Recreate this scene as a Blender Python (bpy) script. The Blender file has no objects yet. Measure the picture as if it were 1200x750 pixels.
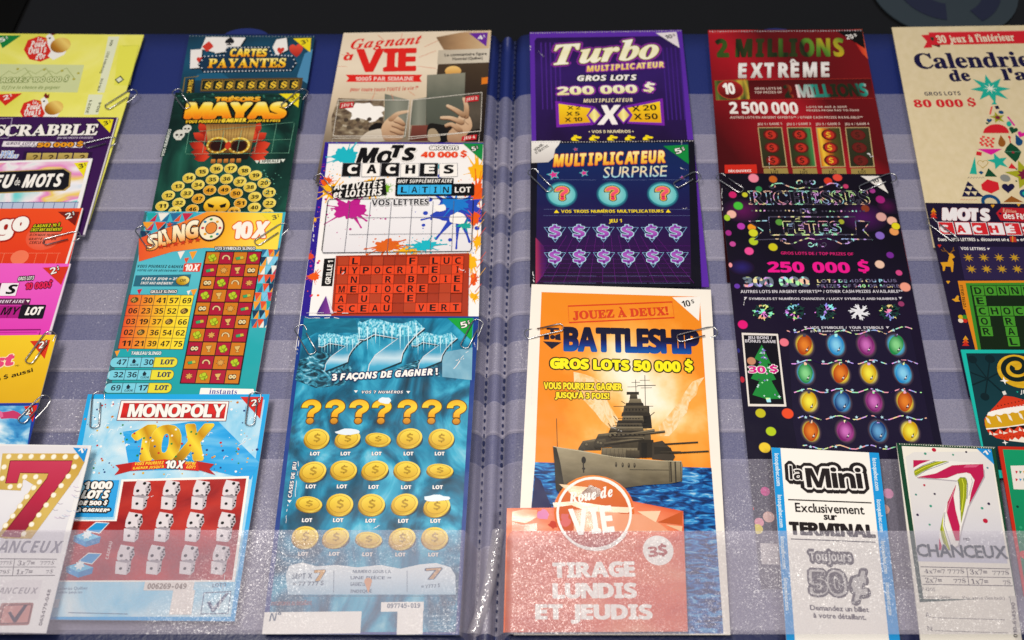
import bpy, math, random
from mathutils import Vector, Matrix
R = math.radians
random.seed(7)
SC = bpy.context.scene
COL = SC.collection
# ------------------------------------------------------------------ camera (1 unit = 10 cm)
SC.unit_settings.scale_length = 0.1
FPX, PW, PH = 1300.0, 1200.0, 750.0
DEP, DIST = R(57.6), 6.07
CAMP = Vector((0, -DIST*math.cos(DEP), DIST*math.sin(DEP)))
cam = bpy.data.cameras.new('camera'); cam.sensor_width = 36; cam.lens = 36*FPX/PW
cam.clip_start = .05; cam.clip_end = 200
cam.dof.use_dof = True; cam.dof.focus_distance = 5.75; cam.dof.aperture_fstop = 0.85
CAM = bpy.data.objects.new('camera', cam); COL.objects.link(CAM)
CAM.location = CAMP; CAM.rotation_euler = (math.pi/2-DEP, 0, 0); SC.camera = CAM
CROT = Matrix.Rotation(math.pi/2-DEP, 3, 'X')
# ------------------------------------------------------------------ light: an indoor counter under shop lights
SC.view_settings.view_transform = 'Standard'; SC.view_settings.look = 'None'; SC.view_settings.exposure = 0
W = bpy.data.worlds.new('World'); SC.world = W; W.use_nodes = True
W.node_tree.nodes['Background'].inputs[0].default_value = (.80, .86, 1.0, 1)
W.node_tree.nodes['Background'].inputs[1].default_value = 0.17
def area(name, loc, target, sx, sy, power, col):
    l = bpy.data.lights.new(name, 'AREA'); l.shape = 'RECTANGLE'; l.size = sx; l.size_y = sy
    l.energy = power; l.color = col
    o = bpy.data.objects.new(name, l); COL.objects.link(o); o.location = loc
    o.rotation_euler = (Vector(target)-Vector(loc)).to_track_quat('-Z', 'Y').to_euler()
    return o
area('ceiling_lamp', (-2.0, -1.6, 8.5), (0, -.8, 0), 3.4, 1.5, 640, (1, .93, .84))
area('shop_lamp', (3.2, -3.2, 7), (.3, -1.1, 0), 2.0, .5, 200, (1, .95, .88))
area('glint_strip', (-.5, 1.5, 7.0), (-.3, -1.0, 0), 2.4, .3, 110, (1, .93, .85))  # narrow strip light added to raise glints on the front plastic

# ------------------------------------------------------------------ pixel of the photo -> point on a plane
def ray(x, y): return CROT @ Vector(((x-PW/2)/FPX, (PH/2-y)/FPX, -1))
def hit(x, y, p0=Vector((0, 0, 0)), n=Vector((0, 0, 1))):
    d = ray(x, y); return CAMP + d*((p0-CAMP).dot(n)/d.dot(n))
def proj(p):
    v = CROT.transposed() @ (p-CAMP); return (PW/2+FPX*v.x/-v.z, PH/2-FPX*v.y/-v.z)

# ------------------------------------------------------------------ materials
def lin(h, k=1.0):
    h = h.lstrip('#')
    if len(h) == 3: h = ''.join(c*2 for c in h)
    o = []
    for i in (0, 2, 4):
        c = int(h[i:i+2], 16)/255
        o.append((c/12.92 if c <= .04045 else ((c+.055)/1.055)**2.4)*k)
    return (*o, 1)
MC = {}
def newmat(key, rough=.33, spec=.28):
    m = bpy.data.materials.new(key); m.use_nodes = True
    t = m.node_tree; b = t.nodes['Principled BSDF']
    tc = t.nodes.new('ShaderNodeTexCoord'); n = t.nodes.new('ShaderNodeTexNoise'); n.inputs['Scale'].default_value = 1.7; n.inputs['Detail'].default_value = 3
    t.links.new(tc.outputs['Object'], n.inputs['Vector']); bp = t.nodes.new('ShaderNodeBump'); bp.inputs['Strength'].default_value = .35; bp.inputs['Distance'].default_value = .06
    t.links.new(n.outputs[0], bp.inputs['Height']); t.links.new(bp.outputs[0], b.inputs['Normal'])
    b.inputs['Roughness'].default_value = rough; b.inputs['Specular IOR Level'].default_value = spec
    MC[key] = m
    return m, m.node_tree, b
AK = .82                                   # printed colour -> reflectance of the ink
def ink(h, rough=.33, spec=.28, metal=0):
    key = f'ink {h} {rough} {spec} {metal}'
    if key in MC: return MC[key]
    m, t, b = newmat(key, rough, spec)
    b.inputs['Base Color'].default_value = lin(h, AK); b.inputs['Metallic'].default_value = metal
    return m
def ramp(t, cols, pos=None):
    r = t.nodes.new('ShaderNodeValToRGB'); e = r.color_ramp.elements
    n = len(cols)
    while len(e) < n: e.new(.5)
    for i, c in enumerate(cols):
        e[i].position = pos[i] if pos else i/(n-1); e[i].color = lin(c, AK)
    return r
def grad(cols, d='v', pos=None, noise=0, scale=4, rough=.33, metal=0, c=(.5, .5)):
    """printed colour gradient over the element's own box: v bottom->top, h left->right, r centre->edge"""
    key = f'grad {cols} {d} {pos} {noise} {scale} {rough} {metal} {c}'
    if key in MC: return MC[key]
    m, t, b = newmat(key, rough); L = t.links.new; b.inputs['Metallic'].default_value = metal
    uv = t.nodes.new('ShaderNodeUVMap'); s = t.nodes.new('ShaderNodeSeparateXYZ'); L(uv.outputs[0], s.inputs[0])
    r = ramp(t, cols, pos)
    if d == 'r':
        ds = t.nodes.new('ShaderNodeVectorMath'); ds.operation = 'DISTANCE'; L(uv.outputs[0], ds.inputs[0]); ds.inputs[1].default_value = (*c, 0)
        mu = t.nodes.new('ShaderNodeMath'); mu.operation = 'MULTIPLY'; L(ds.outputs['Value'], mu.inputs[0]); mu.inputs[1].default_value = 2
        src = mu.outputs[0]
    elif d == 'd':
        mu = t.nodes.new('ShaderNodeMath'); mu.operation = 'ADD'; L(s.outputs[0], mu.inputs[0]); L(s.outputs[1], mu.inputs[1])
        m2 = t.nodes.new('ShaderNodeMath'); m2.operation = 'MULTIPLY'; L(mu.outputs[0], m2.inputs[0]); m2.inputs[1].default_value = .5; src = m2.outputs[0]
    else: src = s.outputs[0 if d == 'h' else 1]
    if noise:
        n = t.nodes.new('ShaderNodeTexNoise'); n.inputs['Scale'].default_value = scale; n.inputs['Detail'].default_value = 5; L(uv.outputs[0], n.inputs['Vector'])
        a = t.nodes.new('ShaderNodeMath'); a.operation = 'MULTIPLY_ADD'; L(n.outputs[0], a.inputs[0]); a.inputs[1].default_value = noise; a.inputs[2].default_value = -noise/2
        c = t.nodes.new('ShaderNodeMath'); c.operation = 'ADD'; L(src, c.inputs[0]); L(a.outputs[0], c.inputs[1]); src = c.outputs[0]
    L(src, r.inputs[0]); L(r.outputs[0], b.inputs['Base Color'])
    return m
def cloud(cols, scale=3, sx=1, sy=1, detail=6, dist=0, pos=None, rough=.33, rot=0, seed=0, tex='noise', w=None):
    """printed picture made of a noise: sky, sea, smoke, ice"""
    key = f'cloud {cols} {scale} {sx} {sy} {detail} {dist} {pos} {rough} {rot} {seed} {tex}'
    if key in MC: return MC[key]
    m, t, b = newmat(key, rough); L = t.links.new
    uv = t.nodes.new('ShaderNodeUVMap'); mp = t.nodes.new('ShaderNodeMapping'); L(uv.outputs[0], mp.inputs[0])
    mp.inputs['Scale'].default_value = (sx, sy, 1); mp.inputs['Rotation'].default_value = (0, 0, R(rot)); mp.inputs['Location'].default_value = (seed*1.7, seed*2.3, 0)
    if tex == 'voro':
        n = t.nodes.new('ShaderNodeTexVoronoi'); n.feature = 'DISTANCE_TO_EDGE'; n.inputs['Scale'].default_value = scale; out = n.outputs['Distance']
    elif tex == 'cell':
        n = t.nodes.new('ShaderNodeTexVoronoi'); n.inputs['Scale'].default_value = scale; out = n.outputs['Color']
    elif tex == 'wave':
        n = t.nodes.new('ShaderNodeTexWave'); n.inputs['Scale'].default_value = scale; n.inputs['Distortion'].default_value = dist; n.inputs['Detail'].default_value = detail; out = n.outputs['Color']
    else:
        n = t.nodes.new('ShaderNodeTexNoise'); n.inputs['Scale'].default_value = scale; n.inputs['Detail'].default_value = detail; n.inputs['Distortion'].default_value = dist; out = n.outputs[0]
    L(mp.outputs[0], n.inputs['Vector'])
    r = ramp(t, cols, pos); L(out, r.inputs[0]); L(r.outputs[0], b.inputs['Base Color'])
    return m
def foil(key, cell=60, dark=.5, base='#0c0a10', sat=.85, rough=.3):
    """holographic foil: small cells that each throw back another hue"""
    if key in MC: return MC[key]
    m, t, b = newmat(key, rough); L = t.links.new
    tc = t.nodes.new('ShaderNodeTexCoord')
    v = t.nodes.new('ShaderNodeTexVoronoi'); v.inputs['Scale'].default_value = cell; L(tc.outputs['Object'], v.inputs['Vector'])
    s = t.nodes.new('ShaderNodeSeparateColor'); L(v.outputs['Color'], s.inputs[0])
    hs = t.nodes.new('ShaderNodeCombineColor'); hs.mode = 'HSV'; L(s.outputs[0], hs.inputs[0]); hs.inputs[1].default_value = sat*.7; hs.inputs[2].default_value = .95
    lt = t.nodes.new('ShaderNodeMath'); lt.operation = 'GREATER_THAN'; L(s.outputs[1], lt.inputs[0]); lt.inputs[1].default_value = dark
    mx = t.nodes.new('ShaderNodeMix'); mx.data_type = 'RGBA'; L(lt.outputs[0], mx.inputs[0]); mx.inputs[6].default_value = lin(base); L(hs.outputs[0], mx.inputs[7])
    L(mx.outputs[2], b.inputs['Base Color']); b.inputs['Metallic'].default_value = .2
    return m

# ------------------------------------------------------------------ lettering: outlines of single glyphs, cached
FONTS = {'sb': (0x1D5D4, 0x1D5EE, 0x1D7EC), 'sbi': (0x1D63C, 0x1D656, 0x1D7EC), 'se': (0x1D400, 0x1D41A, 0x1D7CE),
         'sei': (0x1D468, 0x1D482, 0x1D7CE), 'sc': (0x1D4D0, 0x1D4EA, 0x1D7CE), 'mo': (0x1D670, 0x1D68A, 0x1D7F6), 'n': None}
ACC = {'É': 'E/', 'È': 'E\\', 'À': 'A\\', 'Ê': 'E^', 'é': 'e/', 'à': 'a\\', 'Ô': 'O^'}
GC = {}
GCU = bpy.data.curves.new('glyph', 'FONT'); GCU.size = 1; GCU.resolution_u = 2
GOB = bpy.data.objects.new('glyph', GCU)
def _curve_mesh(ch):
    GCU.body = ch; me = GOB.to_mesh()
    vs = [tuple(v.co) for v in me.vertices]; fs = [tuple(p.vertices) for p in me.polygons]
    GOB.to_mesh_clear()
    return vs, fs
def _rim(vs, fs, w):
    """a sloping border of width w round a filled outline"""
    E = {}
    for f in fs:
        A = sum(vs[f[i]][0]*vs[f[(i+1) % len(f)]][1]-vs[f[(i+1) % len(f)]][0]*vs[f[i]][1] for i in range(len(f)))
        f = f if A > 0 else f[::-1]
        for i in range(len(f)): E[(f[i], f[(i+1) % len(f)])] = 1
    out, nx, pv = [], {}, {}
    for a, b in E:
        if (b, a) not in E: out.append((a, b)); nx[a] = b; pv[b] = a
    V, F = [], []; N = {}
    for a, b in out:
        dx, dy = vs[b][0]-vs[a][0], vs[b][1]-vs[a][1]; l = math.hypot(dx, dy) or 1; N[a] = (dy/l, -dx/l)
    for a, b in out:
        x, y = N[a]; n = len(V)
        V += [(vs[a][0], vs[a][1], 1), (vs[a][0]+x*w, vs[a][1]+y*w, 0), (vs[b][0]+x*w, vs[b][1]+y*w, 0), (vs[b][0], vs[b][1], 1)]; F.append((n, n+1, n+2, n+3))
        if b in N:
            x2, y2 = N[b]; cr = x*y2-y*x2
            if cr > .12:
                t0 = math.atan2(y, x); dt = math.atan2(cr, x*x2+y*y2); k = max(1, int(dt/.8)); n = len(V)
                V.append((vs[b][0], vs[b][1], 1))
                for i in range(k+1): V.append((vs[b][0]+w*1.04*math.cos(t0+dt*i/k), vs[b][1]+w*1.04*math.sin(t0+dt*i/k), 0))
                for i in range(k): F.append((n, n+1+i, n+2+i))
    return V, F
def _thick(P, w):
    """a bent bar of width w along P"""
    vs = []; n = len(P)
    for i in range(n):
        a, b = P[max(i-1, 0)], P[min(i+1, n-1)]; tx, ty = b[0]-a[0], b[1]-a[1]; l = math.hypot(tx, ty)
        vs += [(P[i][0]-ty/l*w/2, P[i][1]+tx/l*w/2, 0), (P[i][0]+ty/l*w/2, P[i][1]-tx/l*w/2, 0)]
    return vs, [(2*i, 2*i+1, 2*i+3, 2*i+2) for i in range(n-1)]
def _disc(x, y, r, n=14): return [(x+r*math.cos(2*math.pi*i/n), y+r*math.sin(2*math.pi*i/n), 0) for i in range(n)]
def _merge(parts):
    vs, fs = [], []
    for a, b in parts:
        n = len(vs); vs = vs+list(a); fs = fs+[tuple(i+n for i in q) for q in b]
    return vs, fs
def heavy(ch, f, bev):
    """heavy ? ! and $ to go with the heavy letters"""
    if ch == '?':
        P = [(.06, .50)]+[(.25+.185*math.cos(R(a)), .535+.15*math.sin(R(a))) for a in range(175, -50, -15)]+[(.29, .37), (.255, .31), (.25, .21)]
        P[0] = (P[1][0], P[1][1]-.03)
        a = _thick([(P[0][0], P[0][1]-bev)]+P[1:-1]+[(P[-1][0], P[-1][1]-bev)], .15+2*bev); d = _disc(.25, .075, .088+bev)
        vs, fs = _merge([a, (d, [tuple(range(len(d)))])]); return vs, fs, -.02, .51, .76
    if ch == '!':
        b = [(.04-bev, .72+bev, 0), (.21+bev, .72+bev, 0), (.175+bev, .29-bev, 0), (.075-bev, .29-bev, 0)]; d = _disc(.125, .08, .085+bev)
        vs, fs = _merge([(b, [(0, 1, 2, 3)]), (d, [tuple(range(len(d)))])]); return vs, fs, .03, .22, .72
    vs, fs, a, b, top = glyph('S', f, bev); vs, fs = list(vs), list(fs); _, _, a, b, top = glyph('S', f)
    xm = (a+b)/2; w = .042+bev
    for lo, hi in ((top-.03, top+.1), (-.1, .03)):
        n = len(vs); vs += [(xm-w, lo-bev, 0), (xm+w, lo-bev, 0), (xm+w, hi+bev, 0), (xm-w, hi+bev, 0)]; fs.append((n, n+1, n+2, n+3))
    vs = [(x, y+.1, z) for x, y, z in vs]
    return vs, fs, a, b, top+.2
def glyph(ch, f, bev=0):
    k = (ch, f, bev)
    if k in GC: return GC[k]
    if f in ('sb', 'sbi', 'se', 'sei') and ch in '?!$':
        GC[k] = heavy(ch, f, bev); return GC[k]
    acc = None; c0 = ch
    if ch in ACC: c0, acc = ACC[ch]
    c = c0; extra = 0; F = FONTS[f]
    if F:
        if 'A' <= c0 <= 'Z': c = chr(F[0]+ord(c0)-65)
        elif 'a' <= c0 <= 'z': c = chr(F[1]+ord(c0)-97)
        elif '0' <= c0 <= '9': c = chr(F[2]+ord(c0)-48)
        elif f in ('sb', 'sbi', 'se', 'sei') and c0 not in '.,': extra = .014 if c0 in '!?:' else .024
    kb = ('#', c)
    if kb not in GC: GC[kb] = _curve_mesh(c)
    v0, f0 = GC[kb]; vs, fs = v0, f0
    x0 = min(v[0] for v in vs); x1 = max(v[0] for v in vs)
    y1 = max(v[1] for v in vs)
    if bev: vs, fs = _rim(v0, f0, bev+extra)
    elif extra: vs, fs = _merge([(v0, f0), _rim(v0, f0, extra)])
    if acc:
        xm = (x0+x1)/2; h = .13; w = .07+bev
        P = {'/': [(xm-.06, y1+.05), (xm+.06, y1+.05), (xm+.16, y1+.05+h), (xm+.02, y1+.05+h)],
             '\\': [(xm+.06, y1+.05), (xm-.06, y1+.05), (xm-.16, y1+.05+h), (xm-.02, y1+.05+h)],
             '^': [(xm-.17, y1+.05), (xm-.06, y1+.05), (xm, y1+.12), (xm+.06, y1+.05), (xm+.17, y1+.05), (xm+.06, y1+.18), (xm-.06, y1+.18)]}[acc]
        if bev:
            my = y1+.11; P = [(xm+(a-xm)*(1+bev*7), my+(b-my)*(1+bev*12)) for a, b in P]
        n = len(vs); vs = vs+[(a, b, 0) for a, b in P]; fs = fs+[tuple(range(n, n+len(P)))]
    GC[k] = (vs, fs, x0, x1, y1+(.19 if acc else 0))
    return GC[k]
def layout(s, f, gap=.075, space=.26):
    x = 0; out = []
    for ch in s:
        if ch == ' ': x += space; continue
        _, _, a, b, _ = glyph(ch, f)
        if f == 'mo': adv = .52; out.append((ch, x+(adv-(b-a))/2-a)); x += adv; continue
        out.append((ch, x-a)); x += (b-a)+gap
    return out
# ------------------------------------------------------------------ a printed card and what is printed on it
LV = .00035
STACKS = {}
def setp(o, label=None, cat=None, group=None, kind=None):
    if label: o['label'] = label
    if cat: o['category'] = cat
    if group: o['group'] = group
    if kind: o['kind'] = kind
    return o
def mesh_obj(name, vs, fs, mats, mi, parent=None, uvs=None, smooth=False):
    me = bpy.data.meshes.new(name); me.from_pydata([tuple(v) for v in vs], [], fs)
    for m in mats: me.materials.append(m)
    if mi: me.polygons.foreach_set('material_index', mi)
    if uvs:
        l = me.uv_layers.new(name='UVMap')
        for lo in me.loops: l.data[lo.index].uv = uvs[lo.vertex_index]
    if smooth: me.polygons.foreach_set('use_smooth', [True]*len(fs))
    me.update()
    o = bpy.data.objects.new(name, me); COL.objects.link(o)
    if parent: o.parent = parent
    return o
class Ticket:
    def __init__(s, quad, label, z, paper='#f4efe8', face=None, group='scratch tickets in the display mat', cat='lottery ticket', tilt=(0, 0), outline=None, name='scratch_ticket', thick=.007):
        n = Vector((-tilt[0], -tilt[1], 1)).normalized(); s.n = n
        cpx = [sum(q[i] for q in quad)/4 for i in (0, 1)]
        s.p0 = hit(*cpx, Vector((0, 0, z))); s.p0.z = z
        P = [hit(*q, s.p0, n) for q in quad]
        s.p0 = sum(P, Vector())/4
        e1 = (P[1]-P[0]).normalized(); e2 = n.cross(e1); s.e1, s.e2 = e1, e2
        s.boxes = []; s.parts = []; s.V = (0, 0, 1)
        pts = [s.loc(*q) for q in (outline or quad)]
        if not outline:                    # soften the corners a little
            pts = [p for p in pts]
        N = len(pts)
        c4 = [s.loc(*q) for q in quad]; s.clipq = None if outline else list(reversed(c4))
        # the card: top face, bottom face, edge
        vs = [(a, b, 0) for a, b in pts]+[(a, b, -thick) for a, b in pts]
        fs = [tuple(reversed(range(N))), tuple(range(N, 2*N))]
        area2 = sum(pts[i][0]*pts[(i+1) % N][1]-pts[(i+1) % N][0]*pts[i][1] for i in range(N))
        if area2 > 0: fs = [tuple(range(N)), tuple(reversed(range(N, 2*N)))]
        for i in range(N):
            j = (i+1) % N
            fs.append((i, i+N, j+N, j) if area2 > 0 else (i, j, j+N, i+N))
        xs = [p[0] for p in pts]; ys = [p[1] for p in pts]
        uv = [((a-min(xs))/(max(xs)-min(xs)), (b-min(ys))/(max(ys)-min(ys))) for a, b in pts]*2
        face = face or ink(paper)
        s.o = mesh_obj(name, vs, fs, [face, ink(paper)], [0]+[1]*(len(fs)-1), None, uv)
        M = Matrix.Identity(4)
        for i in range(3): M[i][0], M[i][1], M[i][2], M[i][3] = e1[i], e2[i], n[i], s.p0[i]
        s.o.matrix_world = M
        setp(s.o, label, cat, group)
    def view(s, x, y, k): s.V = (x, y, k); return s
    def loc(s, x, y):
        v = hit(s.V[0]+x/s.V[2], s.V[1]+y/s.V[2], s.p0, s.n)-s.p0; return (v.dot(s.e1), v.dot(s.e2))
    def px(s, a, b):
        x, y = proj(s.p0+s.e1*a+s.e2*b); return ((x-s.V[0])*s.V[2], (y-s.V[1])*s.V[2])
    def sv(s, x, y, k, w):
        return [((x+a/k), (y+b/k)) for a, b in w]
    def frame(s, tl, tr, bl, br=None):
        A, B, C = s.loc(*tl), s.loc(*tr), s.loc(*bl)
        D = s.loc(*br) if br else (B[0]+C[0]-A[0], B[1]+C[1]-A[1])
        def g(u, v):
            return s.px(*[(A[i]*(1-u)+B[i]*u)*(1-v)+(C[i]*(1-u)+D[i]*u)*v for i in (0, 1)])
        return g
    def level(s, bb):
        l = 1
        for b, k in s.boxes:
            if k >= l and not (b[2] < bb[0] or b[0] > bb[2] or b[3] < bb[1] or b[1] > bb[3]): l = k+1
        s.boxes.append((bb, l)); return l
    def part(s, name, parent=None, kind=None):
        p = Part(s, name, parent); p.kind = kind; s.parts.append(p); return p
    def done(s):
        for p in s.parts: p.build()
        return s
class Part:
    def __init__(s, T, name, parent=None):
        s.T, s.name, s.par = T, name, parent; s.v, s.f, s.m, s.uv, s.mats = [], [], [], [], []; s.o = None
    def add(s, pts, faces, mat, zs=None, lv=None):
        xs = [p[0] for p in pts]; ys = [p[1] for p in pts]
        bb = (min(xs), min(ys), max(xs), max(ys))
        l = lv or s.T.level(bb)
        if mat not in s.mats: s.mats.append(mat)
        i = s.mats.index(mat); n = len(s.v)
        w, h = max(bb[2]-bb[0], 1e-6), max(bb[3]-bb[1], 1e-6)
        for k, (a, b) in enumerate(pts):
            s.v.append((a, b, l*LV+(zs[k]*LV*.5 if zs else 0))); s.uv.append(((a-bb[0])/w, (b-bb[1])/h))
        for f in faces: s.f.append(tuple(j+n for j in f)); s.m.append(i)
        return l
    def build(s):
        if s.v:
            for k, f in enumerate(s.f):    # every face looks up
                P = [s.v[i] for i in f]
                if sum(P[i][0]*P[(i+1) % len(P)][1]-P[(i+1) % len(P)][0]*P[i][1] for i in range(len(P))) < 0: s.f[k] = tuple(reversed(f))
            s.o = mesh_obj(s.name, s.v, s.f, s.mats, s.m, (s.par.o if s.par else s.T.o), s.uv)
            if s.kind: s.o['kind'] = s.kind
    # ---- shapes, all given by where they sit in the photo
    def poly(s, pts, mat):
        return s.polyl([s.T.loc(*p) for p in pts], mat)
    def clip(s, P):
        Q = s.T.clipq
        if not Q: return P
        n = len(Q)
        for i in range(n):
            (ax, ay), (bx, by) = Q[i], Q[(i+1) % n]
            ins = lambda p: (bx-ax)*(p[1]-ay)-(by-ay)*(p[0]-ax)
            o = []
            for j in range(len(P)):
                p, q = P[j], P[(j+1) % len(P)]; dp, dq = ins(p), ins(q)
                if dp >= 0: o.append(p)
                if dp*dq < 0: u = dp/(dp-dq); o.append((p[0]+(q[0]-p[0])*u, p[1]+(q[1]-p[1])*u))
            P = o
            if len(P) < 3: return []
        return P
    def polyl(s, P, mat):
        P = s.clip([tuple(p) for p in P])
        if len(P) < 3: return s
        s.add(P, [tuple(range(len(P)))], mat); return s
    def box(s, x0, y0, x1, y1, h, mat, r=0, st=None):
        """rectangle: top edge from (x0,y0) to (x1,y1), h pixels high"""
        A, B = Vector(s.T.loc(x0, y0)), Vector(s.T.loc(x1, y1)); d = B-A; L = d.length; d /= L; up = Vector((-d.y, d.x))
        C = Vector(s.T.loc(x0, y0+h)); H = -(C-A).dot(up); k = L/math.hypot(x1-x0, y1-y0)
        def rr(g, r):
            if r <= 0: return [A-d*g+up*g, A+d*(L+g)+up*g, A+d*(L+g)-up*(H+g), A-d*g-up*(H+g)]
            out = []; r = min(r, L/2+g, H/2+g)*.999
            for cx, cy, a0 in ((L+g-r, g-r, 0), (-g+r, g-r, 90), (-g+r, -H-g+r, 180), (L+g-r, -H-g+r, 270)):
                for i in range(5):
                    a = R(a0+i*22.5); out.append(A+d*(cx+r*math.cos(a))+up*(cy+r*math.sin(a)))
            return out
        for w, m in sorted(st or [], key=lambda q: -q[0]): s.polyl([tuple(p) for p in rr(w*k, r*k+w*k if r else 0)], m)
        if mat: s.polyl([tuple(p) for p in rr(0, r*k)], mat)
        return s
    def el(s, x, y, rx, mat, ry=None, rot=0, n=28, st=None, dx=0):
        c = Vector(s.T.loc(x, y)); a = (Vector(s.T.loc(x+rx, y))-c).length
        b = a if ry is None else (Vector(s.T.loc(x, y-ry))-c).length
        if ry is not None: b = abs((Vector(s.T.loc(x, y-ry))-c).dot(Vector((0, 1))))
        k = a/rx; ca, sa = math.cos(R(rot)), math.sin(R(rot))
        def E(g): return [(c.x+(a+g)*math.cos(t)*ca-(b+g)*math.sin(t)*sa, c.y+(a+g)*math.cos(t)*sa+(b+g)*math.sin(t)*ca) for t in [2*math.pi*i/n for i in range(n)]]
        for w, m in sorted(st or [], key=lambda q: -q[0]): s.polyl(E(w*k), m)
        if mat: s.polyl(E(0), mat)
        return s
    def star(s, x, y, r, mat, n=5, inner=.42, rot=0):
        c = Vector(s.T.loc(x, y)); a = (Vector(s.T.loc(x+r, y))-c).length; P = []
        for i in range(2*n):
            q = a*(1 if i % 2 == 0 else inner); t = R(90+rot)+math.pi*i/n; P.append((c.x+q*math.cos(t), c.y+q*math.sin(t)))
        return s.polyl(P, mat)
    def ln(s, pts, w, mat, closed=False):
        P = [Vector(s.T.loc(*p)) for p in pts]; k = (Vector(s.T.loc(pts[0][0]+10, pts[0][1]))-P[0]).length/10; hw = w*k/2
        n = len(P); vs, fs = [], []
        for i in range(n):
            a = P[(i-1) % n] if (closed or i > 0) else P[i]; b = P[(i+1) % n] if (closed or i < n-1) else P[i]
            t = (b-a)
            if t.length < 1e-9: t = Vector((1, 0))
            t.normalize(); q = Vector((-t.y, t.x))*hw; vs += [tuple(P[i]+q), tuple(P[i]-q)]
        for i in range(n if closed else n-1):
            j = (i+1) % n; fs.append((2*i, 2*i+1, 2*j+1, 2*j))
        s.add(vs, fs, mat); return s
    def t(s, txt, x0, y0, x1, y1, h, mat, f='sb', st=None, sh=0, bold=0, gap=.075, sp=.26, arc=0):
        """lettering whose baseline runs from (x0,y0) to (x1,y1) and whose capitals are h pixels high; st = [(width in px, ink)] outlines"""
        lay = layout(txt, f, gap, sp)
        fv = []; box = []
        for ch, ox in lay:
            vs, fs, a, b, top = glyph(ch, f); box.append((a+ox, b+ox, top, min(v[1] for v in vs)))
        X0 = min(b[0] for b in box); X1 = max(b[1] for b in box); Y1 = max(b[2] for b in box)
        A, B = Vector(s.T.loc(x0, y0)), Vector(s.T.loc(x1, y1)); d = B-A; L = d.length; d /= L; up = Vector((-d.y, d.x))
        lp = math.hypot(x1-x0, y1-y0); H = (Vector(s.T.loc(x0+h*(y1-y0)/lp, y0-h*(x1-x0)/lp))-A).dot(up)
        W0 = (X1-X0)+Y1*sh
        sx, sy = L/W0, H/Y1; k = L/math.hypot(x1-x0, y1-y0)
        def put(bev, mat, lv=None):
            pts, fcs, zs = [], [], []
            for ch, ox in lay:
                vs, fs = glyph(ch, f, bev)[:2]
                n = len(pts)
                for a, b, z in vs:
                    xx = (a+ox-X0+b*sh)*sx; yy = b*sy
                    if arc: u = xx/L*2-1; yy += arc*k*(1-u*u)
                    p = A+d*xx+up*yy; pts.append((p.x, p.y)); zs.append(z)
                fcs += [tuple(i+n for i in q) for q in fs]
            if pts: s.add(pts, fcs, mat, zs, lv)
        sm = (sx*sy)**.5
        for w, m in sorted(st or [], key=lambda q: -q[0]): put(max(.003, round(w*k/sm/.003)*.003), m)
        if bold: put(max(.003, round(bold*k/sm/.003)*.003), mat)
        put(0, mat)
        return s
    def limb(s, pts, ws, mat, n=6):
        """smooth bar whose width changes along it, with round ends"""
        P = [Vector(s.T.loc(*p)) for p in pts]; k = (Vector(s.T.loc(pts[0][0]+10, pts[0][1]))-P[0]).length/10; C, Wd = [], []
        for i in range(len(P)-1):
            p0, p1, p2, p3 = P[max(i-1, 0)], P[i], P[i+1], P[min(i+2, len(P)-1)]
            for j in range(n+(i == len(P)-2)):
                t = j/n; C.append(.5*((2*p1)+(p2-p0)*t+(2*p0-5*p1+4*p2-p3)*t*t+(3*p1-p0-3*p2+p3)*t**3)); Wd.append((ws[i]+(ws[i+1]-ws[i])*t)*k/2)
        Lp, Rp = [], []
        for i in range(len(C)):
            d = (C[min(i+1, len(C)-1)]-C[max(i-1, 0)]).normalized(); q = Vector((-d.y, d.x)); Lp.append(tuple(C[i]+q*Wd[i])); Rp.append(tuple(C[i]-q*Wd[i]))
        def cap(c, d, w): a0 = math.atan2(d.y, d.x); return [(c.x+w*math.cos(a0+math.pi/2-math.pi*i/6), c.y+w*math.sin(a0+math.pi/2-math.pi*i/6)) for i in range(1, 6)]
        return s.polyl(Lp+cap(C[-1], (C[-1]-C[-2]), Wd[-1])+Rp[::-1]+cap(C[0], (C[0]-C[1]), Wd[0]), mat)
    def blob(s, pts, mat, n=5):
        """closed outline rounded through its points"""
        P = [Vector(s.T.loc(*p)) for p in pts]; N = len(P); o = []
        for i in range(N):
            p0, p1, p2, p3 = P[i-1], P[i], P[(i+1) % N], P[(i+2) % N]
            for j in range(n):
                t = j/n; q = .5*((2*p1)+(p2-p0)*t+(2*p0-5*p1+4*p2-p3)*t*t+(3*p1-p0-3*p2+p3)*t**3); o.append((q.x, q.y))
        return s.polyl(o, mat)
    def tri(s, x, y, r, mat, down=True):
        q = 1 if down else -1
        return s.poly([(x-r, y-q*r*.6), (x+r, y-q*r*.6), (x, y+q*r*.7)], mat)
    def wob(s, x, y, r, mat, n=16, amp=.35, seed=0, ry=None, rays=0):
        """an uneven blot (paint splash); rays = thrown streaks"""
        rnd = random.Random(seed); P = []
        for i in range(n):
            a = 2*math.pi*i/n; q = r*(1+amp*(rnd.random()*2-1))
            if rays and i % max(1, n//rays) == 0: q *= 1.7
            P.append((x+q*math.cos(a), y+(ry or r)/r*q*math.sin(a)))
        return s.poly(P, mat)
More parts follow.
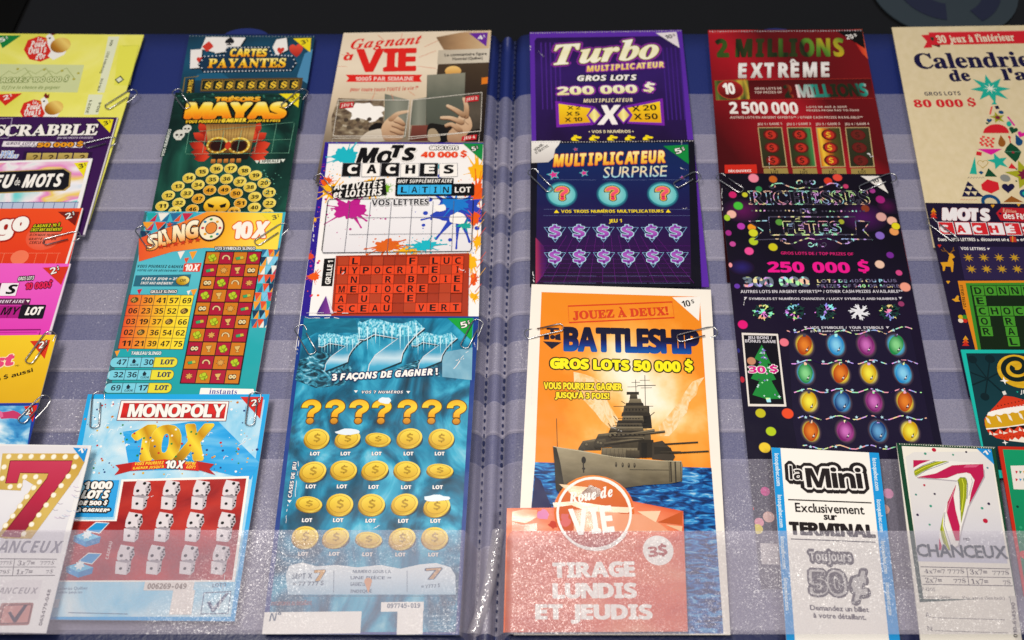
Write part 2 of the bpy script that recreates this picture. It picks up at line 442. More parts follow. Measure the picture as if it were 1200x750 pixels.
# ================================================================== the counter and the mat
def sheet_mat(name, col, rough=.4, bump=.0, scale=60, spec=.5):
    m, t, b = newmat(name, rough, spec); L = t.links.new
    for l in list(b.inputs['Normal'].links): t.links.remove(l)
    b.inputs['Base Color'].default_value = (*col, 1)
    if bump:
        tc = t.nodes.new('ShaderNodeTexCoord'); n = t.nodes.new('ShaderNodeTexNoise'); n.inputs['Scale'].default_value = scale; n.inputs['Detail'].default_value = 4
        L(tc.outputs['Object'], n.inputs['Vector']); bp = t.nodes.new('ShaderNodeBump'); bp.inputs['Strength'].default_value = bump; bp.inputs['Distance'].default_value = .01
        L(n.outputs[0], bp.inputs['Height']); L(bp.outputs[0], b.inputs['Normal'])
    return m
def plastic(name, haze, col, rough=.3, gloss=.25, cell=110, tilt=.3, grain=.2, gs=140):
    """clear vinyl: mostly see-through, a milky grained share, and a grained skin whose facets glint"""
    m = bpy.data.materials.new(name); m.use_nodes = True; t = m.node_tree; L = t.links.new; t.nodes.remove(t.nodes['Principled BSDF'])
    N = t.nodes.new; out = t.nodes['Material Output']
    def math_(op, a, b, c=None):
        n = N('ShaderNodeMath'); n.operation = op
        for k, v in enumerate((a, b, c)):
            if v is None: continue
            if hasattr(v, 'links'): L(v, n.inputs[k])
            else: n.inputs[k].default_value = v
        return n.outputs[0]
    tr = N('ShaderNodeBsdfTransparent'); df = N('ShaderNodeBsdfDiffuse'); df.inputs[0].default_value = (*col, 1)
    gl = N('ShaderNodeBsdfGlossy'); gl.inputs['Roughness'].default_value = rough
    tc = N('ShaderNodeTexCoord')
    v = N('ShaderNodeTexVoronoi'); v.inputs['Scale'].default_value = cell; L(tc.outputs['Object'], v.inputs['Vector'])
    sb = N('ShaderNodeVectorMath'); sb.operation = 'SUBTRACT'; L(v.outputs['Color'], sb.inputs[0]); sb.inputs[1].default_value = (.5, .5, .5)
    sc_ = N('ShaderNodeVectorMath'); sc_.operation = 'SCALE'; L(sb.outputs[0], sc_.inputs[0]); sc_.inputs['Scale'].default_value = tilt*2
    ge = N('ShaderNodeNewGeometry'); ad = N('ShaderNodeVectorMath'); ad.operation = 'ADD'; L(ge.outputs['Normal'], ad.inputs[0]); L(sc_.outputs[0], ad.inputs[1])
    nm = N('ShaderNodeVectorMath'); nm.operation = 'NORMALIZE'; L(ad.outputs[0], nm.inputs[0]); L(nm.outputs[0], gl.inputs['Normal'])
    n2 = N('ShaderNodeTexNoise'); n2.inputs['Scale'].default_value = 2.1; n2.inputs['Detail'].default_value = 5; L(tc.outputs['Object'], n2.inputs['Vector'])
    n3 = N('ShaderNodeTexNoise'); n3.inputs['Scale'].default_value = gs; n3.inputs['Detail'].default_value = 2; L(tc.outputs['Object'], n3.inputs['Vector'])
    g1 = math_('MULTIPLY_ADD', n2.outputs[0], 4.5, -1.85); g1.node.use_clamp = True
    a = N('ShaderNodeMixShader'); L(df.outputs[0], a.inputs[1]); L(gl.outputs[0], a.inputs[2]); L(math_('MULTIPLY', g1, gloss*1.6), a.inputs[0])
    h = math_('MULTIPLY_ADD', n2.outputs[0], haze*.5, haze*.75)
    h2 = math_('MULTIPLY_ADD', n3.outputs[0], haze*grain*6, -haze*grain*3); hh = math_('ADD', h, h2); hh.node.use_clamp = True
    b = N('ShaderNodeMixShader'); L(hh, b.inputs[0]); L(tr.outputs[0], b.inputs[1]); L(a.outputs[0], b.inputs[2]); L(b.outputs[0], out.inputs[0])
    return m
S1a, S1b = hit(586.5, 45), hit(562, 622); S2a, S2b = hit(606, 45), hit(582, 622)
def xs1(Y): return S1a.x+(S1b.x-S1a.x)*(Y-S1a.y)/(S1b.y-S1a.y)
SW = ((S2a.x-S1a.x)+(S2b.x-S1b.x))/2
def dip(s):
    g = lambda d, w: math.exp(-(d/w)**2)
    return -.050*(g(s, .022)+g(s-SW, .022))-.022*(g(s, .06)+g(s-SW, .06))
SCOL = sorted(set([-7, -5, -3.5, -2.5, -1.8, -1.2, -.8, -.5, -.35]+[round(-.25+i*.0125, 4) for i in range(54)]+[.5, .7, 1, 1.5, 2, 3, 4.5, 6, 7.5]))
def sheet(name, Y0, Y1, zf, mat, parent, cols=None, ny=24, x0=-9, x1=9, thick=0):
    cols = [c for c in (cols or SCOL) if x0 <= c <= x1]; vs, fs = [], []
    for j in range(ny+1):
        Y = Y0+(Y1-Y0)*j/ny
        for c in cols: vs.append((xs1(Y)+c, Y, zf(c, Y)))
    n = len(cols)
    for j in range(ny):
        for i in range(n-1): fs.append((j*n+i, (j+1)*n+i, (j+1)*n+i+1, j*n+i+1))
    if Y1 > Y0: fs = [tuple(reversed(f)) for f in fs]
    o = mesh_obj(name, vs, fs, [mat], None, parent, None, True)
    if thick:
        md = o.modifiers.new('solid', 'SOLIDIFY'); md.thickness = thick; md.offset = -1
    return o
counter = mesh_obj('counter', [(-30, -20, -.12), (30, -20, -.12), (30, 40, -.12), (-30, 40, -.12)], [(0, 1, 2, 3)], [sheet_mat('black glass', (.006, .006, .0065), .22, .05, 1.5, .35)], None)
setp(counter, kind='structure')
YT = hit(600, 40).y; YB = hit(600, 772).y
vinyl = sheet_mat('navy vinyl', lin('#1c2966')[:3], .42, .3, 90, .4)
hemm = sheet_mat('navy hem', lin('#1d2550')[:3], .4, .3, 45, .5)
mat_root = bpy.data.objects.new('display_mat', None); COL.objects.link(mat_root); mat_root.location = (0, YB, 0)
setp(mat_root, 'navy blue vinyl mat with clear pockets and a stitched fold, lying under all the tickets', 'display mat')
def mchild(o): o.matrix_parent_inverse = mat_root.matrix_world.inverted(); o.parent = mat_root; o.location = (0, 0, 0); return o
MI = Matrix.Translation((0, -YB, 0))
def adopt(o):
    o.parent = mat_root; o.matrix_parent_inverse = MI; return o
adopt(sheet('left_page', YB, YT, lambda s, Y: dip(s), vinyl, None, x0=-9, x1=.0, thick=.09))
adopt(sheet('spine', YB, YT, lambda s, Y: dip(s), vinyl, None, x0=.0, x1=SCOL[min(range(len(SCOL)), key=lambda i: abs(SCOL[i]-SW))], thick=.09))
adopt(sheet('right_page', YB, YT, lambda s, Y: dip(s), vinyl, None, x0=SCOL[min(range(len(SCOL)), key=lambda i: abs(SCOL[i]-SW))], x1=9, thick=.09))
# thumb tabs on the far edge
for xp, yp in ((288, 41), (910, 36)):
    c = hit(xp, yp); n = 24; r = .15
    vs = [(c.x+r*math.cos(math.pi*i/n), YT-.02+.085*math.sin(math.pi*i/n), -.01) for i in range(n+1)]+[(c.x+r*math.cos(math.pi*i/n), YT-.02+.085*math.sin(math.pi*i/n), -.06) for i in range(n+1)]
    N = n+1; fs = [tuple(range(N)), tuple(reversed(range(N, 2*N)))]+[(i, i+N, i+1+N, i+1) for i in range(n)]
    adopt(mesh_obj('thumb_tab', vs, fs, [vinyl], None))
# stitching: short thread bars sunk in the two grooves
thread = sheet_mat('thread', lin('#222a52')[:3], .7)
for off in (0, SW):
    vs, fs = [], []; Y = YB; k = 0
    while Y < YT-.02:
        a, b = Y, Y+.026+.006*random.random(); w = .0068; x = xs1(Y)+off; z = dip(off)+.022
        n = len(vs)
        for yy, zz in ((a, z-.012), (a+.008, z), (b-.008, z), (b, z-.012)):
            vs += [(x-w, yy, zz-.006), (x, yy, zz+.003), (x+w, yy, zz-.006)]
        for j in range(3):
            for i in range(2): fs.append((n+3*j+i, n+3*j+i+1, n+3*j+i+4, n+3*j+i+3))
        Y += .043+.003*random.random()
    adopt(mesh_obj('stitching', vs, fs, [thread], None))
# far end of the counter: a blue grey roundel under the glass and a flat black wedge
def flat(name, pts, z, m, label, cat, th=.01):
    n = len(pts); vs = [(x, y, z) for x, y in pts]+[(x, y, z-th) for x, y in pts]
    fs = [tuple(range(n)), tuple(reversed(range(n, 2*n)))]+[((i, i+n, (i+1) % n+n, (i+1) % n)) for i in range(n)]
    o = mesh_obj(name, vs, fs, [m], None); setp(o, label, cat) if label else None; return o
rc = hit(1106, -14, Vector((0, 0, -.1))); rr_ = .5
disc = flat('round_sticker', [(rc.x+rr_*math.cos(6.283*i/48), rc.y+rr_*.95*math.sin(6.283*i/48)) for i in range(48)], -.1, sheet_mat('roundel blue', lin('#2b363d')[:3], .5), 'round grey blue sticker with navy curved marks on the black counter behind the mat', 'sticker')
for a0, a1, r0, r1 in ((170, 262, .16, .32), (-60, 40, .26, .38)):
    P = [(rc.x+r1*math.cos(R(a0+(a1-a0)*i/16)), rc.y+r1*math.sin(R(a0+(a1-a0)*i/16))) for i in range(17)]+[(rc.x+r0*math.cos(R(a1-(a1-a0)*i/16)), rc.y+r0*math.sin(R(a1-(a1-a0)*i/16))) for i in range(17)]
    flat('curved_mark', P, -.0955, sheet_mat('roundel navy', lin('#191e36')[:3], .5), None, None, .003).parent = disc
e0, e1_ = hit(14, 40, Vector((0, 0, -.11))), hit(30, -5, Vector((0, 0, -.11)))  # flat wedge, blacker than the counter around it
flat('black_wedge', [(e0.x-.75, e0.y), (e0.x, e0.y), (e1_.x+.1, e1_.y+.8), (e1_.x-.7, e1_.y+.8)], -.1, sheet_mat('dull black', (.001, .001, .001), .8, spec=.1), 'flat matt black wedge on the counter beyond the upper left corner', 'cover strip')
# clear pockets: a backing film, then one strip per row of pockets
PV = (.50, .47, .57)
def Yp(y, z=0): return hit(640, y, Vector((0, 0, z))).y
film = plastic('pocket film', .30, (.42, .41, .54), .3, .05, 170, .25, .2, 130)
stripm = plastic('pocket strip', .34, (.50, .47, .58), .28, .06, 170, .25, .2, 130)
lowm = plastic('pocket front', .27, (.48, .45, .57), .28, .07, 220, .36, .16, 120)
frost = plastic('front pocket', .31, (.47, .43, .52), .28, .15, 220, .34, .10, 120)
adopt(sheet('pocket_backing', Yp(111), Yp(748), lambda s, Y: dip(s)+.006, film, None))
ROWS = ((159, 193, .012), (212, 249, .012), (271, 307, .012), (334, 370, .012), (400, 437, .012), (469, 508, .012))
for a, b, z in ROWS:
    adopt(sheet('clear_pocket', Yp(a), Yp(b), lambda s, Y: dip(s)+z, stripm, None, ny=5))
    adopt(sheet('pocket_weld', Yp(b-4), Yp(b-1.5), lambda s, Y: dip(s)+z+.004, stripm, None, ny=2))
adopt(sheet('clear_pocket', Yp(543), Yp(742), lambda s, Y: dip(s)+.035*min(1, max(0, (abs(s-SW/2)-.1)/.1))+.004+.012, lowm, None, ny=10))
def bandz(s, Y):
    d = abs(s-SW/2)
    k = min(1, max(0, (d-.06)/.055)); k = k*k*(3-2*k)
    return dip(s)*(1-k)+.03+.18*k
bandl = adopt(sheet('front_pocket', Yp(622, .2), Yp(744, .2), bandz, frost, None, ny=14, x0=-9, x1=.0875))
bandr = adopt(sheet('front_pocket', Yp(623, .2), Yp(744, .2), bandz, frost, None, ny=14, x0=.1, x1=9))
# welded edge of the right hand front pocket curving into the fold, its highlight shaped as a pale ribbon
E_ = [hit(x, y) for x, y in ((584, 622), (581, 640), (578, 662), (572, 690), (564, 718), (554, 744))]
vs, fs = [], []
for i, p in enumerate(E_):
    for k in range(6): q = k*math.pi/5; vs.append((p.x-.03*math.cos(q), p.y, .002+.028*math.sin(q)))
for i in range(len(E_)-1):
    for k in range(5): fs.append((i*6+k, i*6+k+1, (i+1)*6+k+1, (i+1)*6+k))
adopt(mesh_obj('pocket_edge', vs, fs, [plastic('pocket edge', .4, (.6, .56, .62), .12, .3, 170, .3, .15)], None, None, None, True))
adopt(sheet('hem', Yp(743), YB, lambda s, Y: dip(s)+.03, hemm, None, ny=3))
# ================================================================== shared printing
WH, BK, CR, YE = ink('#fbf6f0'), ink('#0d0a0c'), ink('#f3e3b4'), ink('#ffe21a')
DK = ink('#15101c')
GOLDT = grad(('#f58a1c', '#ffd23a', '#fff3a0'))
def Z(k): return .052+.017*k
def corner(T, pts, fill, txt, x0, y0, x1, y1, h, col=WH, f='sbi', st=None, name='price_corner'):
    p = T.part(name).poly(pts, fill)
    if txt:
        n = max(1, len(txt)-1); u = .74
        xm, ym = x0+(x1-x0)*u, y0+(y1-y0)*u
        q = T.part('price_lettering', p); q.t(txt[:-1], x0, y0, xm-2, ym, h, col, f, st=st)
        q.t(txt[-1], xm+1, ym-h*.35, x1, y1-h*.35, h*.72, col, f, st=st)
    return p
def triples(p, pts, w, m): p.ln(pts, w, m); return p
GO, G2, G3 = grad(('#8a6208', '#c89e1c', '#f4e078', '#b88c18'), 'd', (0, .4, .78, 1)), ink('#7e5c08'), grad(('#ecd058', '#cca428', '#9c7410'), 'd', noise=.3, scale=5)

def perf(T, x0, y0, x1, y1, n, m=None):
    """torn perforation: a row of pale paper nibs along one edge"""
    p = T.part('perforation', None, 'stuff'); m = m or ink('#c8c0c4'); rn = random.Random(n); r = math.hypot(x1-x0, y1-y0)/n
    for i in range(n):
        u = (i+.5)/n; w = r*(.16+.14*rn.random()); x, y = x0+(x1-x0)*u, y0+(y1-y0)*u
        p.box(x-w, y+r*.06, x+w, y+r*.06, r*(.22+.15*rn.random()), m)
def scuff(T, *segs):
    """small white rubbed marks"""
    p = T.part('scuff_marks', None, 'stuff')
    for x0, y0, x1, y1, w in segs:
        rn = random.Random(int(x0*7+y0)); n = 7; pts = [(x0+(x1-x0)*i/n+(rn.random()-.5)*w*2, y0+(y1-y0)*i/n+(rn.random()-.5)*w*2) for i in range(n+1)]
        for i in range(0, n, 2): p.ln(pts[i:i+2+(i % 3 == 0)], w*(.5+rn.random()*.8), ink('#e6e4e6'))
# ================================================================== first column, cut off by the left edge of the photo
def hen(T, cx, cy, s, m):
    """white hen with a golden egg on a red badge"""
    p = T.part('hen_badge'); rd, wh = ink('#d82a20'), ink('#f4f2ec')
    p.poly([(cx+s*a, cy+s*b) for a, b in ((-1.25, .1), (-1, -.5), (-.3, -.75), (.4, -.6), (.6, 0), (.4, .6), (-.2, .85), (-.9, .7))], rd)
    p.poly([(cx+s*a, cy+s*b) for a, b in ((.15, -.75), (.45, -.95), (.62, -.7), (.75, -.35), (1.3, -.5), (1.5, 0), (1.3, .4), (.6, .75), (.25, .5), (.45, .2), (.25, -.2))], wh)
    p.poly([(cx+s*a, cy+s*b) for a, b in ((.35, -.98), (.5, -1.2), (.62, -1.02), (.75, -1.15), (.72, -.85), (.5, -.8))], ink('#7a1a14')); p.poly([(cx+s*.2, cy-s*.62), (cx-s*.02, cy-s*.5), (cx+s*.22, cy-s*.45)], ink('#e88a1a')); p.el(cx+s*.38, cy-s*.62, s*.08, ink('#1a1410'), n=8)
    p.el(cx+s*1.05, cy-s*.18, s*.62, grad(('#5a3410', '#b87a20', '#f0d070', '#d8a040'), 'd'), s*.48, 25)
    q = T.part('title'); q.t('la', cx-s*.4, cy-s*.42, cx-s*.12, cy-s*.46, s*.26, WH, 'sei'); q.t('Poule', cx-s*.85, cy-s*.02, cx+s*.12, cy-s*.12, s*.4, WH, 'sei', bold=.6); q.t('aux', cx-s*.95, cy+s*.1, cx-s*.7, cy+s*.08, s*.12, WH, 'sei'); q.t('Oeufs', cx-s*.95, cy+s*.4, cx+s*.15, cy+s*.26, s*.44, WH, 'sei', bold=.6); q.t("d'Or", cx-s*.5, cy+s*.74, cx+s*.1, cy+s*.66, s*.34, WH, 'sei', bold=.6)
YL = cloud(('#e4e058', '#eeea6c', '#f4f08a', '#f8f6c4'), 2, 1, 1, 4, 1, (.3, .45, .62, .75), seed=2)
T = Ticket([(-30, 39), (168.7, 40.8), (128, 170), (-75, 170)], 'yellow ticket with a hen badge, a pale green prize panel and a green price corner', Z(0), '#e8e23a', YL)
T.view(0, 20, 2.886)
hen(T, 148, 105, 54, 0)
p = T.part('prize_panel'); p.poly([(-90, 158), (285, 162), (262, 255), (-110, 250)], ink('#d0d8a0')); lg = ink('#a8b474')
for x in (0, 70, 140): p.ln([(x, 205), (x+30, 182), (x+50, 192), (x+85, 172), (x+110, 205)], 3, lg)
p.t('GAGNEZ 100 000 $', -20, 222, 230, 218, 20, ink('#dfe4b0'), 'sbi', st=[(3, ink('#8a9a5a'))]); p.t('Offre la chance de gagner', 5, 243, 202, 243, 11, ink('#8a9a5a'), 'sbi')
for x, y in ((210, 182), (265, 190), (250, 210), (150, 178), (60, 176)): p.el(x, y, 5, ink('#b0a83a'), n=8)
p = T.part('side_label'); w_ = ink('#e4e8c8'); p.poly([(366, 66), (404, 66), (352, 258), (330, 256)], w_); dk = ink('#4a5030')
p.t('Décembre 2021', 345, 190, 372, 118, 9, dk, 'sb'); p.t('004', 378, 98, 384, 78, 9, dk, 'sb'); p.t('010-614', 336, 250, 350, 208, 8, dk, 'sb')
p.poly([(402, 96), (472, 94), (440, 232), (386, 230)], ink('#e8e656')); p.ln([(414, 98), (470, 96), (438, 230)], 1.6, ink('#b8b850')); p.el(404, 212, 16, dk, 14, n=4); p.el(404, 212, 11, w_, 9, n=4)
corner(T, [(-12, 62), (72, 62), (8, 106)], ink('#12823a'), '5$', 2, 86, 28, 78, 14, WH, 'sbi')
T.done()
T = Ticket([(-72, 110), (152, 108.5), (104, 262), (-130, 262)], 'yellow ticket with half a hen badge and a red price corner behind the purple ticket', Z(1), '#e8e23a', YL)
T.view(0, 20, 2.886)
hen(T, 130, 316, 50, 0)
p = T.part('side_label'); p.poly([(300, 262), (348, 262), (332, 330), (284, 330)], ink('#e4e8c8'))
p.t('2021', 298, 326, 312, 282, 9, ink('#4a5030'), 'sb'); p.t('004', 332, 322, 344, 288, 9, ink('#4a5030'), 'sb')
corner(T, [(-20, 262), (75, 258), (18, 300)], ink('#d8281c'), '2$', 14, 282, 42, 273, 15, WH, 'sbi')
T.done()

T = Ticket([(-80, 136), (138.3, 137.5), (99, 276), (-125, 276)], 'deep purple ticket with white serif capitals and gold letter tiles, yellow price corner', Z(2), '#f0e8f0', ink('#3a1450'))
T.view(0, 20, 2.886)
T.part('white_edge').poly([(396, 340), (400, 340), (288, 736), (280, 736)], ink('#e0d8e0'))
p = T.part('title'); p.t('SCRABBLE', -22, 402, 326, 398, 36, WH, 'se', bold=1.5, st=[(5, ink('#1a0a28'))], gap=.03); p.ln([(-40, 346), (42, 342), (28, 410), (-60, 410)], 3, ink('#b8a8c8'), True)
p = T.part('subtitle'); p.t('JEU DE MOTS CROISÉS', 192, 412, 314, 412, 8, ink('#c8bcd0'), 'sb')
p = T.part('prize_strip'); p.poly([(12, 420), (290, 424), (276, 442), (6, 438)], ink('#efe6ec')); p.t('GROS LOTS', 20, 432, 118, 432, 9, ink('#4a3a5a'), 'sbi'); p.t('JUSQU\'À', 62, 440, 120, 440, 8, ink('#4a3a5a'), 'sbi'); p.t('50 000 $', 126, 440, 278, 438, 18, ink('#f0a01a'), 'sb', bold=1, st=[(4, ink('#2a1430'))])
p = T.part('letter_strip'); p.poly([(82, 454), (314, 456), (296, 520), (64, 520)], ink('#2a0c3c')); p.t('VOS', 4, 464, 44, 464, 11, ink('#3a8ae0'), 'sbi', st=[(2, WH)]); p.t('LETTRES', -22, 476, 60, 477, 11, ink('#3a8ae0'), 'sbi', st=[(2, WH)])
for i in range(4): x = 92+i*53; q = T.part('letter_tile'); q.poly([(x, 460), (x+48, 460), (x+40, 500), (x-8, 500)], grad(('#8a6a2a', '#c8b060'))); q.t('?', x+14, 486, x+32, 486, 20, ink('#4a3410'), 'sb')
corner(T, [(328, 346), (384, 346), (372, 392)], ink('#f0e01c'), '3$', 352, 368, 376, 362, 14, DK, 'sbi')
T.done()

T = Ticket([(-95, 191.5), (108.5, 185.6), (72, 330), (-140, 330)], 'white edged pastel rainbow ticket with a black name plate and white capitals', Z(3), '#f4f0f2', ink('#f4f2f2'))
T.view(0, 20, 2.886)
T.part('pastel_picture').poly([(-250, 500), (300, 486), (190, 880), (-330, 880)], cloud(('#2ab8c8', '#7ad8d8', '#f4ecf0', '#e88ac8', '#f0d060', '#f4f0f4', '#8ac8e8'), 1.6, 1, 1, 3, 1.2, (.28, .38, .45, .52, .58, .66, .75), seed=8))
p = T.part('name_plate'); P = [(-120, 530), (215, 515), (236, 528), (232, 572), (214, 585), (-120, 598)]
p.poly([(a+(6 if a > 0 else 0), b+(b-555)*.09) for a, b in P], ink('#b89a5a')); p.poly(P, ink('#14121a')); p.t('JEU', -60, 580, 42, 576, 42, WH, 'sbi', bold=1.5); p.t('de', 48, 570, 66, 569, 26, WH, 'n'); p.t('MOTS', 74, 576, 206, 572, 42, WH, 'sbi', bold=1.5)
p = T.part('letter_grid'); p.poly([(-90, 628), (266, 626), (258, 660), (-98, 660)], ink('#b8c4dc'))
for i in range(10): p.ln([(-60+i*35, 628), (-68+i*35, 660)], 2, ink('#3a4a8a'))
p.ln([(-90, 628), (266, 626)], 2.5, ink('#3a4a8a'))
corner(T, [(250, 494), (298, 490), (284, 540)], ink('#f0e01c'), '3$', 268, 514, 292, 508, 15, DK, 'sbi')
T.done()

T = Ticket([(-100, 245), (97.3, 243.9), (72, 345), (-135, 345)], 'red orange ticket with white rounded lettering and a round pink spot', Z(4), '#f0f0f0', grad(('#c83018', '#e8401c', '#f05020'), 'v', noise=.2))
T.view(0, 240, 2.679)
T.part('edge').poly([(258, 10), (264, 10), (180, 290), (172, 290)], ink('#f0ece8'))
p = T.part('pink_spot'); p.el(138, 100, 56, grad(('#f08068', '#f06a50', '#ea5a3a'), 'r'), 42)
p = T.part('title'); o_ = [(10, ink('#a8180c'))]
p.t('Lin', -110, 84, -20, 82, 60, WH, 'sb', bold=4, st=o_); p.t('g', -12, 92, 38, 90, 42, WH, 'sb', bold=4, st=o_); p.t('o', 42, 80, 82, 78, 36, WH, 'sb', bold=6, st=o_)
p = T.part('slogan'); yk = [(3, BK)]; p.t('GAGNEZ 10 $', 104, 72, 188, 68, 12, ink('#e8e41a'), 'sbi', st=yk); p.t('INSTANTANÉMENT', 96, 84, 194, 82, 12, ink('#e8e41a'), 'sbi', st=yk); p.t('À CHAQUE NUMÉRO', 92, 98, 190, 98, 9, BK, 'sbi'); p.t('GRATTÉ SUR UN', 90, 111, 176, 111, 9, BK, 'sbi'); p.t('CERCLE ●', 92, 123, 140, 123, 9, BK, 'sbi')
p = T.part('number_grid'); lr = ink('#f47a58')
for i in range(7): p.ln([(-20+i*34, 152), (-30+i*34, 186)], 2, lr)
p.ln([(-30, 152), (190, 152)], 2, lr); p.el(62, 165, 28, lr, 22)
corner(T, [(182, 22), (250, 22), (236, 66)], ink('#7a1a10'), '2$', 208, 46, 236, 38, 17, WH, 'sbi', st=[(2, BK)])
T.done()

T = Ticket([(-120, 308), (83, 309), (54, 410), (-150, 410)], 'vivid pink ticket with black and pink letter tiles and a red price corner', Z(5), '#f0e8f0', grad(('#e030b0', '#e850c0', '#f060c8'), 'v', noise=.15))
T.view(0, 240, 2.679)
T.part('edge').poly([(218, 185), (223, 185), (160, 405), (152, 405)], ink('#e8d8e4'))
p = T.part('title_tiles'); p.box(-60, 244, 6, 246, 38, BK); p.t('T', -50, 278, -10, 278, 28, WH, 'sb'); p.box(6, 246, 60, 246, 40, ink('#f6eef4'), st=[(2, ink('#c01a8a'))]); p.t('S', 18, 280, 50, 279, 28, BK, 'sbi', bold=1)
p = T.part('prize_text'); p.t('GROS LOTS', 56, 238, 106, 235, 11, WH, 'sbi', st=[(3, BK)]); p.t('10 000$', 78, 266, 162, 260, 24, ink('#e02058'), 'sbi', bold=1, st=[(3, BK)])
p = T.part('bonus_word'); p.box(-80, 294, 98, 294, 20, ink('#5a1848'), 3); p.t('SUPPLÉMENTAIRE', -70, 309, 76, 308, 12, ink('#f0e0f0'), 'sbi'); p.tri(88, 303, 6, WH); p.box(-90, 316, 72, 316, 40, ink('#b01a84'), 4); p.t('MY', 0, 346, 60, 345, 24, BK, 'sbi'); p.ln([(26, 318), (22, 354)], 1.5, BK); p.box(68, 314, 146, 314, 44, ink('#1a1420'), 4); p.t('LOT', 78, 346, 132, 345, 24, WH, 'sbi', bold=1)
p = T.part('game_frame'); p.ln([(-90, 394), (128, 392), (122, 412)], 5, ink('#8a1a6a')); p.ln([(-90, 402), (116, 400)], 3, ink('#c02a98'))
corner(T, [(134, 198), (216, 194), (192, 252)], ink('#d8341c'), '2$', 160, 220, 188, 212, 20, WH, 'sbi', st=[(2, BK)])
T.done()

T = Ticket([(-140, 395), (66.4, 392.2), (38, 500), (-170, 500)], 'golden yellow ticket with pink script lettering and a red price corner under a clip', Z(6), '#f0e8c0', grad(('#d8a41a', '#e8b820', '#f4cc2a'), 'v', noise=.15))
T.view(0, 240, 2.679)
p = T.part('title'); p.t('est', -60, 520, 46, 500, 30, ink('#e8487a'), 'sbi', bold=3, st=[(6, ink('#fbe8c0')), (3, ink('#a01a4a'))]); p.t('MD', 48, 508, 60, 507, 5, BK, 'n')
T.part('prize_text').t('25 000 $ aussi', -88, 578, 104, 524, 15, BK, 'sb')
corner(T, [(94, 428), (158, 424), (140, 484)], ink('#d8341c'), '2$', 122, 452, 150, 446, 20, WH, 'sbi', st=[(2, BK)])
T.done()

T = Ticket([(-160, 474), (45.5, 472), (24, 560), (-190, 560)], 'blue and white frosty ticket mostly hidden behind the white seven slip', Z(7), '#2a4aa0', ink('#1c3a9a'))
T.view(0, 450, 2.5)
T.part('frost_picture').poly([(-380, 64), (98, 64), (68, 260), (-420, 260)], cloud(('#1a6ab0', '#4aa0d8', '#a8d4ec', '#f0f6fa', '#5aa8dc'), 2.6, 1, 1, 5, 1.6, (.3, .42, .52, .62, .75), seed=5))
p = T.part('pink_title'); p.wob(30, 92, 26, ink('#c83a6a'), 10, .4, 2, 14); p.wob(-10, 88, 24, ink('#e06a9a'), 10, .4, 3, 14)
corner(T, [(70, 66), (110, 62), (96, 112)], ink('#d8281c'), '2$', 76, 92, 98, 86, 16, WH, 'sbi', st=[(2, BK)])
T.done()

T = Ticket([(-95, 519), (107.2, 522), (54, 742), (-165, 738)], 'white slip with a crimson seven edged by gold marquee bulbs, in the lower left corner', Z(8), '#f4f0ec', ink('#eceaea'), cat='ticket slip', name='ticket_slip')
T.view(0, 515, 3.264)
T.part('picture_panel').poly([(-250, 24), (338, 26), (250, 350), (232, 435), (-360, 435)], grad(('#d4d2dc', '#e8e6ea', '#e2dee2'), 'v', noise=.2))
rn = random.Random(6)
for i in range(14): x, y = 200+rn.random()*100, 120+rn.random()*220; p = T.parts[0]; p.ln([(x, y), (x+10, y+6), (x+22, y+4)], 2.4, ink(('#c8b8d0', '#b8c4d8', '#a8a0b0')[i % 3]))
p = T.part('marquee_seven'); gdm = grad(('#a8822a', '#d8b860', '#c89c3a'), 'd'); crm = grad(('#8a1a34', '#b82444', '#c83a58'), 'v')
p.poly([(10, 54), (318, 54), (324, 86), (300, 135), (120, 380), (20, 380), (-12, 372), (130, 175), (90, 150), (80, 196), (-8, 192)], gdm)
p.poly([(40, 82), (278, 82), (268, 120), (76, 376), (6, 372), (180, 150), (186, 130), (78, 128), (66, 168), (22, 168)], crm)
p.ln([(40, 82), (278, 82), (268, 120), (76, 376)], 3, ink('#7a1428')); p.ln([(6, 372), (180, 150), (186, 130), (78, 128), (66, 168), (22, 168), (40, 82)], 3, ink('#7a1428'))
for x, y in ((34, 66), (78, 66), (120, 66), (164, 67), (206, 67), (250, 67), (292, 67), (284, 105), (262, 142), (235, 178), (206, 214), (178, 252), (150, 290), (122, 326), (92, 362), (16, 106), (10, 150), (40, 182), (76, 178), (96, 144), (138, 144), (152, 164), (130, 186), (104, 220), (78, 256), (50, 294), (22, 330)):
    p.el(x, y, 11, ink('#e8d4a0'), 11, n=14); p.el(x, y, 8.5, ink('#fbf4e4'), 8.5, n=14)
T.part('title').t('CHANCEUX', -92, 432, 232, 434, 46, ink('#8a8a96'), 'sbi', bold=1, st=[(3, ink('#f4f2f4'))])
p = T.part('prize_table'); t_ = ink('#3a363a')
p.ln([(-60, 456), (218, 458)], 3, t_); p.ln([(-60, 488), (214, 488)], 2.5, t_); p.ln([(-60, 522), (210, 520)], 3, t_); p.ln([(56, 458), (48, 520)], 2.5, t_)
for s_, a in (('777$', (-2, 480, 44, 480, 17)), ('3x7=', (66, 482, 130, 482, 19)), ('777$', (152, 480, 206, 480, 17)), ('79$', (-6, 514, 36, 514, 17)), ('1x7=', (60, 516, 122, 515, 19)), ('7$', (174, 514, 202, 513, 17))): p.t(s_, *a, t_, 'sei')
p = T.part('stub_panel'); p.poly([(-120, 540), (164, 536), (146, 612), (-130, 616)], ink('#e4e0e2')); p.t('CHANCEUX', -60, 590, 142, 590, 24, ink('#9a969c'), 'sbi')
T.part('serial_number').t('065479-048', 160, 712, 196, 574, 13, t_, 'sb')
